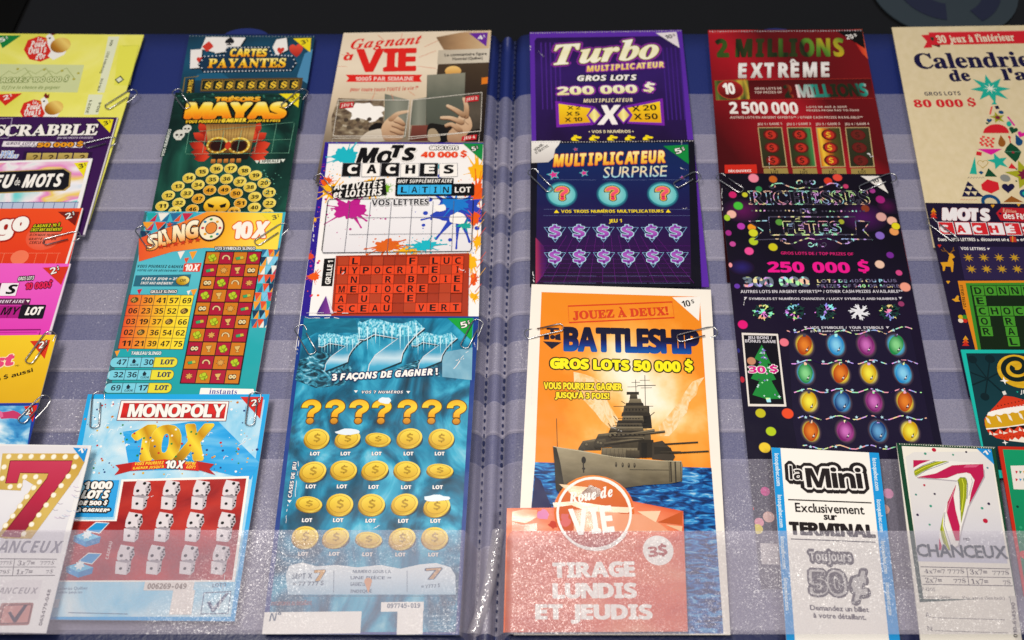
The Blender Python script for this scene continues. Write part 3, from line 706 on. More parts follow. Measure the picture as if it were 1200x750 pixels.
p = T.part('check_box'); p.box(4, 626, 130, 624, 86, ink('#a06a60'), 8); p.box(16, 636, 120, 634, 66, ink('#c88a80'), 4, st=[(3, ink('#5a2a28'))]); p.poly([(30, 662), (42, 658), (56, 682), (92, 634), (106, 634), (62, 700), (52, 700)], ink('#3a2a3a'))
corner(T, [(280, 32), (336, 36), (322, 88)], ink('#1c90d8'), '1$', 304, 58, 330, 48, 18, WH, 'sb')
T.done()
# ================================================================== second column
T = Ticket([(222, 41), (369, 42), (352, 150), (202, 150)], 'dark blue ticket with playing cards and a dotted oval sign, top of its column', Z(0), '#16303e', grad(('#0c1a26', '#12384e', '#1a5270', '#16384c'), 'v', (0, .4, .7, 1), .3, 4))
T.view(180, 30, 3.335)
T.part('light_swirl').poly([(560, 200), (590, 110), (625, 90), (605, 230)], ink('#4a88b0')); T.part('light_swirl').poly([(170, 190), (260, 180), (300, 210), (160, 215)], ink('#1c5a7a'))
def card(pts, pip, px_, py_, c, r=16):
    p = T.part('playing_card'); p.poly([(a+4, b+4) for a, b in pts], ink('#0a141c')); p.poly(pts, ink('#f0ece8')); p.t(pip, px_-r, py_+r*.8, px_+r, py_+r*.8, r*1.5, c, 'n')
rd, yl = ink('#d03a2c'), ink('#f4c83a')
card([(145, 95), (190, 92), (185, 165), (142, 168)], '♥', 178, 132, rd, 12); card([(205, 45), (270, 48), (250, 108), (185, 92)], '♦', 210, 78, rd, 22); card([(225, 45), (360, 48), (330, 95), (240, 110)], '♠', 296, 58, ink('#1a1a20'), 18); card([(465, 85), (480, 55), (520, 48), (525, 95), (480, 118)], '♥', 495, 96, rd, 14)
T.part('red_heart').t('♥', 532, 118, 586, 112, 42, grad(('#a8241c', '#e8503a')), 'n')
p = T.part('title_plate'); E1 = [(178, 152), (200, 122), (275, 118), (290, 88), (450, 86), (462, 116), (540, 120), (556, 148), (535, 176), (200, 182)]
p.poly([(a+(a-365)*.03, b+(b-138)*.08) for a, b in E1], ink('#0e1622')); p.poly(E1, ink('#16344e'))
for i in range(len(E1)):
    a, b = E1[i], E1[(i+1) % len(E1)]; n = max(2, int(math.hypot(b[0]-a[0], b[1]-a[1])/13))
    for k in range(n): p.el(a[0]+(b[0]-a[0])*k/n, a[1]+(b[1]-a[1])*k/n, 3.2, ink('#d8e0e8'), n=8)
p = T.part('title'); p.t('CARTES', 298, 122, 440, 122, 29, grad(('#f08a1a', '#ffd83a', '#fff09a')), 'sb', st=[(4, BK)], bold=1.5); p.t('PAYANTES', 212, 166, 514, 164, 34, grad(('#f0901a', '#ffcf30', '#fff3a0')), 'se', st=[(4, BK)], bold=1.5)
p = T.part('symbol_strip'); p.poly([(188, 208), (584, 204), (576, 252), (182, 258)], ink('#5a4422')); p.ln([(114, 262), (122, 204), (168, 200), (176, 196)], 4, ink('#8a742a')); p.poly([(132, 212), (160, 210), (160, 300), (124, 300)], ink('#2a2418'))
p.t('CARTES', 146, 268, 156, 212, 16, yl, 'sb')
for i in range(9):
    x = 192+i*42.5; q = T.part('dollar_tile'); q.box(x, 216-i*.4, x+35, 215-i*.4, 36, ink('#14201c'), 4, st=[(2, ink('#a8883a'))]); q.t('$', x+8, 248-i*.4, x+29, 248-i*.4, 27, yl, 'se', bold=1)
corner(T, [(545, 52), (616, 50), (612, 106)], ink('#f0d81c'), '3$', 580, 76, 606, 70, 16, DK, 'sb')
p = T.part('perforation')
for i in range(40): p.el(142+i*12.4, 41+i*.05, 2.2, ink('#9aa4b0'), n=6)
T.done()

T = Ticket([(205.5, 108.5), (355, 109.5), (328, 290), (169, 290)], 'dark green jungle ticket with a red mask and a spiral of numbered gold discs', Z(1), '#14342e', cloud(('#061614', '#0b2823', '#123c33', '#1c5646', '#36786a'), 3, 1, 1, 7, .8, (.28, .42, .54, .66, .82), seed=6))
T.view(205, 110, 5.355)
p = T.part('dark_top'); p.poly([(5, -5), (800, 0), (780, 60), (10, 70)], cloud(('#081c1a', '#10322c', '#1c5446'), 6, 1, 1, 6, 1, (.3, .5, .75)))
rn = random.Random(3)
sk_ = T.part('leaf_specks', None, 'stuff')
for i in range(40): sk_.el(rn.random()*780, rn.random()*60, 2+rn.random()*5, ink('#3a7a68'), n=7)
p = T.part('mask_picture'); r1, r2 = grad(('#7a140c', '#c8341c', '#e0482a'), 'h'), grad(('#8a1a10', '#b82c18', '#d84426'), 'v')
def leaf(x, y, l, a, m, w=.34):
    ca, sa = math.cos(R(a)), math.sin(R(a)); P = [(-.5, 0), (-.25, -w*.8), (.1, -w), (.5, 0), (.1, w), (-.25, w*.8)]
    p.poly([(x+l*(u*ca-v*sa), y+l*(u*sa+v*ca)*.95) for u, v in P], m)
for s_, x0 in ((1, 150), (-1, 540)):
    for x, y, l, a in ((30, 225, 110, 60), (10, 275, 110, 35), (-2, 330, 120, 20), (10, 372, 120, 5), (20, 402, 100, -10), (52, 260, 90, 75)): leaf(x0+s_*x, y, l, a if s_ > 0 else 180-a, (r1, r2)[int(y) % 2], .26)
p.poly([(195, 190), (510, 190), (500, 240), (485, 310), (470, 390), (225, 395), (205, 310)], grad(('#4a2c14', '#8a6030', '#c09a54', '#8a5c2c'), 'v', (0, .4, .7, 1), .15, 6))
for i in range(14): p.ln([(225+i*19, 195), (232+i*17, 290)], 2.4, ink('#6a4420'))
p.poly([(225, 375), (470, 370), (455, 412), (240, 415)], ink('#1c1410'))
for x, y in ((268, 325), (402, 328)): p.el(x, y, 70, grad(('#8a5a14', '#e0b030', '#f4d860'), 'd'), 52); p.el(x, y, 56, ink('#5a3010'), 40); p.el(x+2, y+2, 46, ink('#2a0e08'), 33)
for x in (268, 402):
    for i in range(12): a = i*.5236; p.el(x+63*math.cos(a), 326+46*math.sin(a), 6, ink('#f4e080'), n=8)
p.el(334, 328, 18, ink('#c83a20'), 24)
for i in range(5): p.box(228+i*40, 412-i, 256+i*40, 411-i, 26, grad(('#8a4a1c', '#d88a3a')), 5)
p = T.part('game_lines'); g_ = ink('#7ab89a')
for x in range(0, 7): p.ln([(90+x*110, 182+(x < 5)*52), (65+x*108, 372)], 2, g_)
for a, b in (((150, 240), (745, 182)), ((85, 305), (730, 290)), ((70, 382), (720, 375))): p.ln([a, b], 2, g_)
p = T.part('title'); blk = ink('#120c06')
p.t('TRÉSORS', 252, 50, 532, 48, 34, grad(('#e07a10', '#f8b020', '#f8d050')), 'sb', bold=3, st=[(8, blk)]); p.t('MAYAS', 68, 152, 684, 150, 90, grad(('#f07a10', '#fba81a', '#ffd83a', '#f8f0a0'), 'v', (0, .35, .75, 1)), 'sb', bold=13, st=[(24, blk)], gap=.02)
p = T.part('slogan'); p.t('VOUS POURRIEZ', 70, 188, 288, 184, 17, ink('#f4c82a'), 'sbi', st=[(6, blk)], bold=1); p.t('GAGNER', 294, 184, 446, 180, 22, ink('#fbd83a'), 'sbi', st=[(6, blk)], bold=2); p.t('JUSQU\'À 6 FOIS', 456, 182, 662, 180, 17, ink('#f4c82a'), 'sbi', st=[(6, blk)], bold=1)
for x, y, r in ((26, 256, 36), (76, 218, 28)):
    p = T.part('small_skull'); s = ink('#d8d8cc'); p.el(x, y, r, s, r*.85); p.box(x-r*.5, y+r*.4, x+r*.5, y+r*.4, r*.55, s, 4); p.el(x-r*.38, y+r*.05, r*.26, blk); p.el(x+r*.38, y+r*.05, r*.26, blk); p.tri(x, y+r*.4, r*.14, blk, False)
p = T.part('side_caption'); wq = ink('#e0e4dc')
p.t('VOS NUMÉROS', -70, 392, -22, 222, 22, wq, 'sb', st=[(5, ink('#10302a'))])
p = T.part('caption'); p.box(535, 416, 662, 412, 22, ink('#dfe4d8'), 4); p.t('SPIRALE', 545, 434, 652, 430, 16, blk, 'sb'); p.tri(516, 428, 15, ink('#dfe4d8')); p.tri(678, 420, 15, ink('#dfe4d8'))
DISC = grad(('#c8a020', '#ecd050', '#f4e070'), 'd'); D2 = grad(('#c87c14', '#e8a828', '#f0c048'), 'd')
for n_, x, y in ((16, 261, 470), (17, 350, 468), (15, 170, 489), (18, 436, 483), (14, 89, 529), (19, 506, 513), (13, 20, 582), (20, 560, 561), (35, 235, 539), (36, 324, 534), (34, 146, 573), (37, 408, 551), (12, -40, 640), (21, 592, 621), (33, 77, 627), (38, 472, 588), (48, 219, 607), (49, 311, 603), (50, 386, 628), (39, 502, 649), (22, 594, 688), (11, -80, 706), (32, 26, 687), (47, 148, 661), (51, 412, 689), (40, 499, 716), (46, 110, 728), (52, 372, 744), (23, 580, 752), (31, 0, 742)):
    p = T.part('numbered_disc'); p.el(x+1, y+3, 42, ink('#0a1a14'), 33); p.el(x, y, 39, D2 if n_ > 45 else DISC, 30, st=[(2, ink('#fbf0a8'))]); T.part('disc_number', p).t(str(n_), x-23, y+12, x+23, y+11, 23, ink('#161208'), 'sbi', bold=.8)
p = T.part('gold_skull'); p.el(264, 705, 82, grad(('#a86a10', '#f0b820', '#fbe460'), 'v'), 56, st=[(5, blk)]); p.poly([(205, 690), (250, 705), (240, 722), (212, 715)], blk); p.poly([(325, 690), (280, 705), (290, 722), (318, 715)], blk); p.box(222, 738, 308, 738, 40, ink('#e0a820'), 6); p.tri(265, 736, 9, blk, False)
for i in range(26): sk_.el(540+rn.random()*130, 480+rn.random()*180, 2+rn.random()*4, ink('#5aa088'), n=7)
corner(T, [(655, 2), (782, 0), (775, 88)], ink('#f0dc1c'), '3$', 728, 44, 770, 30, 24, DK, 'sb')
T.done()

T = Ticket([(169.8, 247.7), (334.8, 248.6), (294, 490), (114.8, 490)], 'teal ticket with an orange banner, yellow number grid and red and orange symbol columns', Z(2), '#e4e8e8', grad(('#1aa0a4', '#22a8b0', '#5ac0d0', '#3ab0c8'), 'v', noise=.2, scale=3))
T.view(110, 240, 3.261)
p = T.part('left_border'); p.poly([(190, 28), (205, 28), (60, 720), (40, 720)], ink('#3a6a74')); tr = random.Random(9); TC = ('#e8502a', '#f4a02a', '#2a6a9a', '#7ac8e8', '#f0ece4', '#c82848', '#1a3a5a', '#1ca8a8')
p = T.part('triangle_pattern', None, 'stuff')
for j in range(3):
    for i in range(5):
        x, y = 200-j*12+i*46, 32+j*34
        if i < 4-j*1.5: p.poly([(x, y), (x+42, y), (x+10, y+32)], ink(TC[tr.randrange(8)])); p.poly([(x+44, y+2), (x+34, y+32), (x+12, y+32)], ink(TC[tr.randrange(8)]))
for j in range(9):
    for i in range(3):
        x, y = 640-j*5+i*26, 165+j*34
        if i == 2: x -= 4
        p.poly([(x, y), (x+26, y), (x+4, y+32)], ink(TC[tr.randrange(8)])); p.poly([(x+26, y+1), (x+22, y+33), (x+5, y+33)], ink(TC[tr.randrange(8)]))
p2 = T.part('triangle_pattern', None, 'stuff')
for x, y, s_, c in ((320, 180, 28, 4), (365, 180, 30, 1), (345, 205, 20, 0), (165, 325, 20, 5), (370, 325, 26, 1), (130, 420, 20, 0), (355, 330, 16, 4), (120, 540, 22, 0), (80, 560, 20, 1)): p2.poly([(x, y), (x+s_, y-4), (x+s_*.4, y+s_)], ink(TC[c]))
T.part('banner').poly([(172, 130), (330, 70), (430, 28), (722, 32), (702, 172), (425, 165), (300, 180), (172, 218)], grad(('#e8542a', '#f07830', '#f8b42a', '#fdd84a', '#f8e04a'), 'h', (0, .3, .6, .8, 1), .1, 2))
p = T.part('title')
for c, x0, y0, w, h in (('S', 205, 174, 44, 54), ('L', 250, 160, 34, 54), ('I', 282, 150, 16, 52), ('N', 303, 144, 48, 58), ('G', 352, 132, 50, 62)): p.t(c, x0, y0, x0+w, y0-7, h, grad(('#f49a2a', '#fbe8b8', '#fff6e0'), 'v'), 'sb', st=[(7, ink('#4a1c14'))], bold=3, sh=.1)
p.el(450, 92, 50, ink('#4a1c14'), 50); p.el(450, 92, 44, ink('#f8eccc'), 44); p.el(450, 92, 20, ink('#e88a3a'), 21, st=[(3, ink('#4a1c14'))])
for i in range(8): p.el(450+33*math.cos(i*.785), 92+33*math.sin(i*.785), 6, ink(('#c82848', '#2a8ab8', '#3a9a4a', '#e8a020')[i % 4]), n=10)
p = T.part('slogan_stars')
for i in range(6): p.star(258+i*28, 162-i*5, 13, ink('#c83a1c'), 5, .42, 5)
p.star(290, 78, 14, ink('#d84a1c'), 5, .42)
T.part('multiplier').t('10X', 528, 128, 664, 124, 58, ink('#fdf4e8'), 'sbi', st=[(9, ink('#e86a20'))], bold=4)
dk = ink('#1a2a3a')
p = T.part('slogan'); p.t('VOUS POURRIEZ GAGNER', 166, 240, 340, 242, 11, dk, 'sbi'); p.t('VOTRE LOT EN DÉCOUVRANT UN', 166, 254, 340, 256, 9, dk, 'sbi'); p.poly([(345, 225), (412, 222), (404, 256), (340, 256)], ink('#e0402a')); p.t('10X', 346, 252, 400, 252, 24, WH, 'sbi', bold=1)
p = T.part('bonus_tag'); p.poly([(160, 270), (372, 266), (362, 312), (150, 312)], ink('#2a6a80')); p.t('PIÈCE D\'OR = 25', 182, 288, 320, 288, 12, WH, 'sbi'); p.t('INSTANTANÉMENT', 178, 304, 302, 305, 12, WH, 'sbi'); p.el(340, 290, 25, GO, 17, st=[(2, dk)]); p.t('OR', 328, 295, 352, 295, 11, ink('#6a5010'), 'sb')
def sym(p, x, y, k, r=17):
    if k == 0:
        for a in (20, 110, 200, 290): p.el(x+r*.45*math.cos(R(a)), y+r*.4*math.sin(R(a)), r*.52, ink('#b8cc28'), r*.46, n=12, st=[(1.2, ink('#3a4a10'))])
        p.ln([(x+2, y+4), (x+6, y+r)], 3, ink('#6a8a18'))
    elif k == 1:
        P = [(x+r*.75*math.cos(R(a)), y-3+r*.7*math.sin(R(a))) for a in range(-20, 210, 23)]; p.ln([(a, -b+2*y) for a, b in P][::-1], 9, ink('#3a1c10')); p.ln([(a, -b+2*y) for a, b in P][::-1], 5.5, ink('#e8c890'))
    elif k == 2:
        p.poly([(x-r, y-2), (x+r*.8, y-r*.5), (x+r, y+r*.2), (x-r*.8, y+r*.55)], ink('#1a3a2a')); p.poly([(x-r*.9, y-1), (x+r*.1, y-r*.32), (x+r*.15, y+r*.3), (x-r*.75, y+r*.45)], ink('#3aa86a')); p.poly([(x+r*.1, y-r*.32), (x+r*.78, y-r*.42), (x+r*.92, y+r*.15), (x+r*.15, y+r*.3)], ink('#d0b83a'))
    elif k == 3:
        p.star(x, y, r*1.05, ink('#3a1c0c'), 7, .55); p.star(x, y, r*.9, ink('#d8a050'), 7, .55)
    elif k == 4:
        p.poly([(x-r*.7, y-r*.6), (x+r*.7, y-r*.75), (x+r*.4, y), (x+r*.12, y+r*.3), (x+r*.4, y+r*.7), (x-r*.45, y+r*.75), (x-r*.1, y+r*.3), (x-r*.5, y+r*.05)], ink('#e0b868'), ); p.ln([(x-r*.7, y-r*.6), (x+r*.7, y-r*.75), (x+r*.4, y), (x+r*.12, y+r*.3), (x+r*.4, y+r*.7), (x-r*.45, y+r*.75), (x-r*.1, y+r*.3), (x-r*.5, y+r*.05)], 1.6, ink('#4a2410'), True)
    else:
        p.box(x-r*.9, y-r*.5, x+r*.9, y-r*.6, r*1.2, ink('#3a2a1c'), 5); p.el(x-r*.4, y, r*.42, ink('#e8d8a8'), r*.45); p.el(x+r*.4, y, r*.42, ink('#e8d8a8'), r*.45); p.el(x-r*.4, y, r*.2, ink('#b8862a')); p.el(x+r*.4, y, r*.2, ink('#b8862a'))
p = T.part('symbol_grid'); p.poly([(428, 178), (644, 178), (556, 688), (328, 684)], ink('#2a1410')); G = T.frame((432, 181), (641, 181), (331, 683), (553, 686))
cr, orr = ink('#b01838'), ink('#d07a1c'); SY = ('0120', '2345', '5013', '0402', '5132', '2045', '0312', '5404', '2130', '3045')
p.t('VOS SYMBOLES SLINGO', 462, 173, 616, 173, 11, WH, 'sb', st=[(3, dk)])
for j in range(10):
    for i in range(4):
        q = [G((i+a)/4, (j+b)/10) for a, b in ((.03, .04), (.97, .04), (.97, .96), (.03, .96))]; p.poly(q, orr if (i+j) % 2 == 0 else cr)
for j in range(10):
    for i in range(4): x, y = G((i+.5)/4, (j+.5)/10); sym(p, x, y, int(SY[j][i]))
p = T.part('number_grid'); p.poly([(135, 344), (383, 346), (340, 553), (92, 550)], grad(('#e8502a', '#f0902a', '#f8d02a', '#fbe43a'), 'h', (0, .3, .65, 1)))
G = T.frame((135, 344), (383, 346), (92, 550), (340, 553)); p.t('GRILLE SLINGO', 216, 338, 316, 337, 11, WH, 'sb', st=[(3, dk)])
for i in range(6): p.ln([G(i/5, 0), G(i/5, 1)], 1.8, dk)
for j in range(6): p.ln([G(0, j/5), G(1, j/5)], 1.8, dk)
for j, r in enumerate((('*', '30', '41', '57', '69'), ('06', '23', '35', '52', '*'), ('03', '19', '37', '*', '66'), ('02', '*', '36', '54', '62'), ('11', '21', '39', '47', '75'))):
    for i, c in enumerate(r):
        x, y = G((i+.5)/5, (j+.5)/5)
        if c == '*': p.el(x, y, 15, ink('#5a4418'), 11, 20); p.star(x-2, y, 12, ink('#c8a04a'), 6, .5); p.ln([(x-12, y+8), (x+12, y-8)], 2.5, dk)
        else: p.t(c, x-17, y+11, x+17, y+11, 21, ink('#1c1a18'), 'sbi')
p = T.part('prize_table'); p.t('TABLEAU SLINGO', 142, 573, 256, 573, 12, WH, 'sb', st=[(4, ink('#2a8a9a'))])
lb = ink('#7ad0e4')
for j, (y, xs, w) in enumerate(((582, 66, 258), (630, 54, 256), (680, 44, 258))):
    p.box(xs, y, xs+w, y, 41, dk, 20); p.box(xs+2, y+2, xs+w-2, y+2, 37, lb, 18); p.box(xs+166, y+2, xs+w-2, y+2, 37, ink('#e8dc3a'), 18); p.box(xs+166, y+2, xs+200, y+2, 37, ink('#e8dc3a'))
    for x in (64, 114, 164): p.ln([(xs+x+4, y+2), (xs+x-4, y+40)], 2, dk)
    a, b = (('47', '30'), ('32', '36'), ('69', '17'))[j]
    p.t(a, xs+20, y+30, xs+56, y+30, 21, dk, 'sbi')
    bx = 124 if j != 1 else 72; p.t(b, xs+bx, y+30, xs+bx+36, y+30, 21, dk, 'sbi')
    mx = xs+(88 if j != 1 else 140); p.tri(mx, y+12, 9, dk, False); p.box(mx-6, y+16, mx+6, y+16, 8, dk, 2); p.t('CLOCHE', mx-16, y+34, mx+16, y+34, 8, dk, 'sb')
    p.t('LOT', xs+188, y+28, xs+238, y+28, 18, ink('#1a2a5a'), 'se', bold=.8)
p = T.part('logo_strip'); p.box(408, 700, 612, 704, 40, WH, 4); p.t('instants', 440, 722, 546, 724, 20, ink('#3a3a9a'), 'se')
corner(T, [(636, 34), (722, 34), (714, 100)], ink('#f4dc3a'), '3$', 684, 60, 710, 54, 17, dk, 'sbi')
scuff(T, (236, 30, 420, 30, 2), (60, 640, 44, 700, 2.5), (690, 420, 700, 330, 2))
T.done()

T = Ticket([(103, 462), (316, 462), (275, 728), (46, 726)], 'bright blue ticket with a red name plate and rows of white dice on red', Z(3), '#f4f6f8', ink('#20a8e8'))
T.view(0, 450, 2.5)
T.part('confetti_picture').poly([(266, 44), (776, 46), (676, 682), (150, 682)], cloud(('#6ac0e8', '#9ad4f0', '#c8e6f4', '#e4f0f4'), 3, 1, 1.3, 6, 1, (.3, .45, .6, .75), seed=1))
p = T.parts[-1]; rn = random.Random(4)
p.poly([(360, 140), (560, 110), (640, 110), (760, 230), (735, 280), (600, 250), (380, 255)], cloud(('#1a9ae0', '#2aa8ea', '#7acaf0'), 2.4, 1, 2, 5, .6, (.3, .5, .75)))
p = T.part('confetti_specks', None, 'stuff')
for i in range(150):
    x, y = 240+rn.random()*520, 50+rn.random()*215; p.el(x, y, 1.2+rn.random()*3, ink(('#1a3a7a', '#c87a2a', '#f4f4f4', '#2a8a3a', '#c82a2a', '#e0b020')[rn.randrange(6)]), n=7)
for i in range(24): x, y = 250+rn.random()*490, 60+rn.random()*220; p.ln([(x, y), (x+6, y-10), (x+14, y-8)], 1.8, ink('#f4fafc'))
for x in (376, 720): p.ln([(x+300*0, 66), (x, 110)], 1.5, ink('#4a9ac8'))
p = T.part('name_plate'); p.box(356, 50, 670, 52, 56, WH, 0, st=[(2, ink('#7a1014'))]); p.box(362, 56, 664, 58, 44, grad(('#b01418', '#e02a24', '#c81c1c'))); p.t('MONOPOLY', 374, 96, 654, 97, 36, WH, 'sb', bold=1.5, st=[(3, ink('#5a0c10'))], gap=.06)
GD = grad(('#8a5a08', '#d8a010', '#f8dc3a', '#c88c0c', '#f4d838'), 'd', (0, .3, .5, .7, 1))
p = T.part('gold_multiplier')
for c, x0, y0, w, h in (('1', 378, 224, 62, 98), ('0', 436, 224, 82, 98), ('X', 512, 222, 98, 98)): p.t(c, x0, y0, x0+w, y0-2, h, GD, 'sbi', st=[(6, ink('#f8e878')), (3, ink('#6a4a08'))], bold=5)
p.t('10X', 366, 224, 618, 218, 1, GD) if 0 else None
for i in range(22): x, y = 385+rn.random()*220, 130+rn.random()*85; p.el(x, y, 3.4, ink(('#2a8a3a', '#c82a2a', '#f4f0e0', '#1a5a9a')[i % 4]), n=8)
p = T.part('red_ribbon'); p.poly([(335, 268), (350, 250), (338, 238), (400, 228), (396, 252)], ink('#b81c18')); p.poly([(632, 268), (614, 250), (628, 236), (570, 226), (572, 250)], ink('#b81c18')); p.poly([(388, 232), (482, 222), (580, 232), (584, 256), (482, 248), (384, 256)], ink('#d8281c'))
p.t('VOUS POURRIEZ', 396, 240, 480, 236, 9, ink('#ffe83a'), 'sbi'); p.t('GAGNER JUSQU\'À', 390, 252, 480, 247, 9, ink('#ffe83a'), 'sbi'); p.t('10X', 484, 248, 540, 248, 22, WH, 'sbi', st=[(3, BK)], bold=1); p.t('VOTRE', 544, 237, 574, 239, 9, ink('#ffe83a'), 'sbi'); p.t('LOT!', 546, 248, 572, 250, 9, ink('#ffe83a'), 'sbi')
p = T.part('dice_field'); p.poly([(356, 280), (730, 270), (688, 580), (120, 580), (210, 398), (336, 398)], WH); p.poly([(362, 286), (722, 277), (680, 575), (130, 576), (212, 402), (342, 402)], cloud(('#8a141a', '#a8221f', '#c02e22', '#b0282a'), 3, 1, 1, 5, .5, (.3, .45, .6, .8)))
T.part('light_plate').poly([(230, 282), (350, 282), (332, 390), (216, 390)], grad(('#1a98dc', '#2aa4e8'), 'h', noise=.3)).poly([(222, 286), (262, 300), (225, 350)], ink('#9ad4ee'))
p = T.part('prize_text'); o_ = [(5, BK)]
p.t('1 000', 246, 308, 326, 308, 21, WH, 'sbi', st=o_, bold=1.5, sp=.15); p.t('LOTS', 238, 335, 318, 335, 22, WH, 'sbi', st=o_, bold=1.5); p.t('DE 500 $', 230, 355, 314, 356, 15, WH, 'sbi', st=o_, bold=.8); p.t('À GAGNER*', 226, 374, 320, 376, 12, WH, 'sbi', st=o_, bold=.6)
dw, dg_, dgy = ink('#e0d8dc'), ink('#bcb4ba'), ink('#a098a0')
def die(p, x, y, r, one):
    """a printed die: top, left and right face"""
    a, b, c, d = (x-r*.55, y-r*.95), (x+r*.75, y-r*1.0), (x+r*.95, y-r*.15), (x-r, y-r*.1)
    if not one:
        p.poly([(x-r*.5, y-r), (x+r*.9, y-r*.75), (x+r*.75, y+.1*r), (x+r*.55, y+r*.85), (x-r*.35, y+r), (x-r*.95, y+r*.6), (x-r*.85, y-r*.1)], dw); p.poly([(x+r*.9, y-r*.75), (x+r*1.0, y+r*.1), (x+r*.5, y+r*.95), (x+r*.35, y-.05*r)], dg_)
        for u, v in ((-.45, .2), (.3, -.6), (.05, .75)): p.el(x+r*u, y+r*v, r*.19, BK, r*.17, n=9)
        for u, v in ((.72, -.2), (.6, .35), (.85, -.45), (.55, .65), (.82, .1)): p.el(x+r*u, y+r*v, r*.12, BK, n=8)
    else:
        p.poly([(x-r*.8, y-r*.8), (x+r*.5, y-r*.6), (x+r*.4, y+r*.8), (x-r*.9, y+r*.65)], dw); p.poly([(x+r*.5, y-r*.6), (x+r*1.0, y-r*.85), (x+r*.85, y+r*.4), (x+r*.4, y+r*.8)], dg_); p.poly([(x-r*.8, y-r*.8), (x-r*.1, y-r*1.0), (x+r*1.0, y-r*.85), (x+r*.5, y-r*.6)], dgy)
        p.el(x-r*.25, y+r*.05, r*.19, BK, r*.17, n=9)
        for u, v in ((.6, .3), (.72, .05), (.85, -.3)): p.el(x+r*u, y+r*v, r*.11, BK, n=8)
for j, (y0, xs) in enumerate(((308, (416, 502, 590, 677)), (402, (392, 482, 572, 664)), (498, (368, 458, 556, 648)))):
    for x in xs: p = T.part('dice_pair'); die(p, x, y0, 27, False); die(p, x-8, y0+42, 25, True)
for x, y in ((262, 440), (240, 530)):
    p = T.part('gift_box'); bb, b2 = ink('#1a98d8'), ink('#6ac4ec')
    p.poly([(x-46, y+5), (x-10, y+22), (x-10, y+38), (x-46, y+22)], bb); p.poly([(x-10, y+22), (x+34, y+8), (x+30, y+26), (x-10, y+38)], ink('#1482c0')); p.poly([(x-46, y+5), (x-6, y-6), (x+34, y+8), (x-10, y+22)], b2); p.poly([(x-10, y-10), (x+20, y-34), (x+58, y-32), (x+30, y-2)], bb); p.ln([(x-10, y-10), (x+20, y-34), (x+58, y-32), (x+30, y-2)], 3, WH, True); p.star(x-6, y+2, 16, ink('#e8f4fa'), 7, .6)
p = T.part('side_caption')
p.t('CADEAU', 318, 514, 330, 462, 9, ink('#e0c8c8'), 'sb')
p = T.part('barcode_label'); p.box(425, 580, 570, 580, 25, ink('#e8e0da')); p.t('006269-049', 432, 600, 545, 600, 15, ink('#7a6a5a'), 'mo', bold=.8); p.box(508, 604, 572, 604, 72, ink('#ece4de'))
p = T.part('check_box'); k_ = ink('#2a4a78'); p.ln([(598, 612), (676, 608), (668, 672), (588, 674)], 4, k_, True); p.poly([(606, 640), (616, 636), (625, 654), (662, 612), (672, 612), (628, 668), (620, 668)], k_)
p = T.part('small_print'); p.t('LOTO', 622, 596, 662, 594, 12, k_, 'sb'); p.ln([(200, 670), (374, 674)], 2, k_); p.t('Loteries Québec', 168, 604, 256, 602, 9, k_, 'n'); p.t('valide jusqu\'au', 168, 614, 240, 613, 8, k_, 'n')
p.poly([(150, 632), (176, 630), (170, 655), (146, 656)], ink('#e0e4ea'))
corner(T, [(704, 38), (772, 38), (762, 102)], ink('#d8281c'), '2$', 738, 66, 764, 60, 18, WH, 'sbi', st=[(2, BK)])
scuff(T, (700, 180, 748, 150, 2.5), (430, 335, 450, 328, 2), (640, 660, 660, 560, 1.5))
T.done()
# ================================================================== third column
T = Ticket([(402.6, 38.6), (575.6, 35.7), (563, 215), (369.5, 215)], 'beige photo ticket with red lettering and a hand holding a green book', Z(0), '#e8ddd0',
    grad(('#4a4038', '#8a7a66', '#d8c4a8', '#ecdcc4', '#e6d4ba'), 'v', (0, .3, .55, .75, 1), .15, 3))
T.view(375, 30, 4.412)
p = T.part('room_picture')
p.poly([(600, 60), (760, 30), (885, 25), (872, 130), (640, 125)], grad(('#7a5c40', '#b8926a', '#d8bc92'), 'h', noise=.2)); p.poly([(610, 200), (880, 190), (850, 600), (560, 600)], grad(('#181210', '#2c2018', '#4a3a2a'), 'v', noise=.25))
p.poly([(612, 128), (880, 118), (876, 190), (606, 200)], grad(('#c0b4a0', '#d8cebc'), 'h')); p.t('Le commentaire figure', 645, 160, 862, 152, 15, BK, 'n', bold=.6); p.t('Montréal (Québec)', 686, 180, 842, 174, 14, BK, 'n', bold=.6)
p.el(688, 235, 42, grad(('#c88a3a', '#f4c878'), 'v'), 26); p.poly([(836, 270), (868, 266), (866, 300), (834, 304)], ink('#e07a1c'))
p.poly([(60, 470), (95, 375), (330, 385), (330, 560), (60, 590)], cloud(('#4a3c30', '#6e5c4a', '#98886e', '#d8d0c0'), 6, 1, 1.6, 6, .3, (.3, .45, .6, .75))); p.wob(240, 450, 92, WH, 18, .3, 3, 48)
for i in range(16): p.el(90+i*15, 478+(i*37 % 50), 12, ink(('#54483a', '#6a5844', '#7c6a52', '#463a30')[i % 4]), 10)
p.poly([(150, 0+345), (153, 345), (300, 352), (300, 356)], ink('#c8b8a0'))
T.view(420, 80, 7.5)
p.poly([(232, 225), (450, 280), (415, 610), (225, 600)], grad(('#6e7266', '#8c8e80', '#787a6c'), 'h', noise=.2)); p.poly([(480, 275), (600, 255), (590, 500), (455, 500)], grad(('#62665a', '#8a8c7e', '#74766a'), 'h', noise=.15)); p.poly([(604, 60), (940, 40), (925, 500), (596, 500)], grad(('#4e5248', '#5c6054', '#8a8878'), 'v', noise=.25)); p.ln([(606, 60), (594, 500)], 3, ink('#3c4038'))
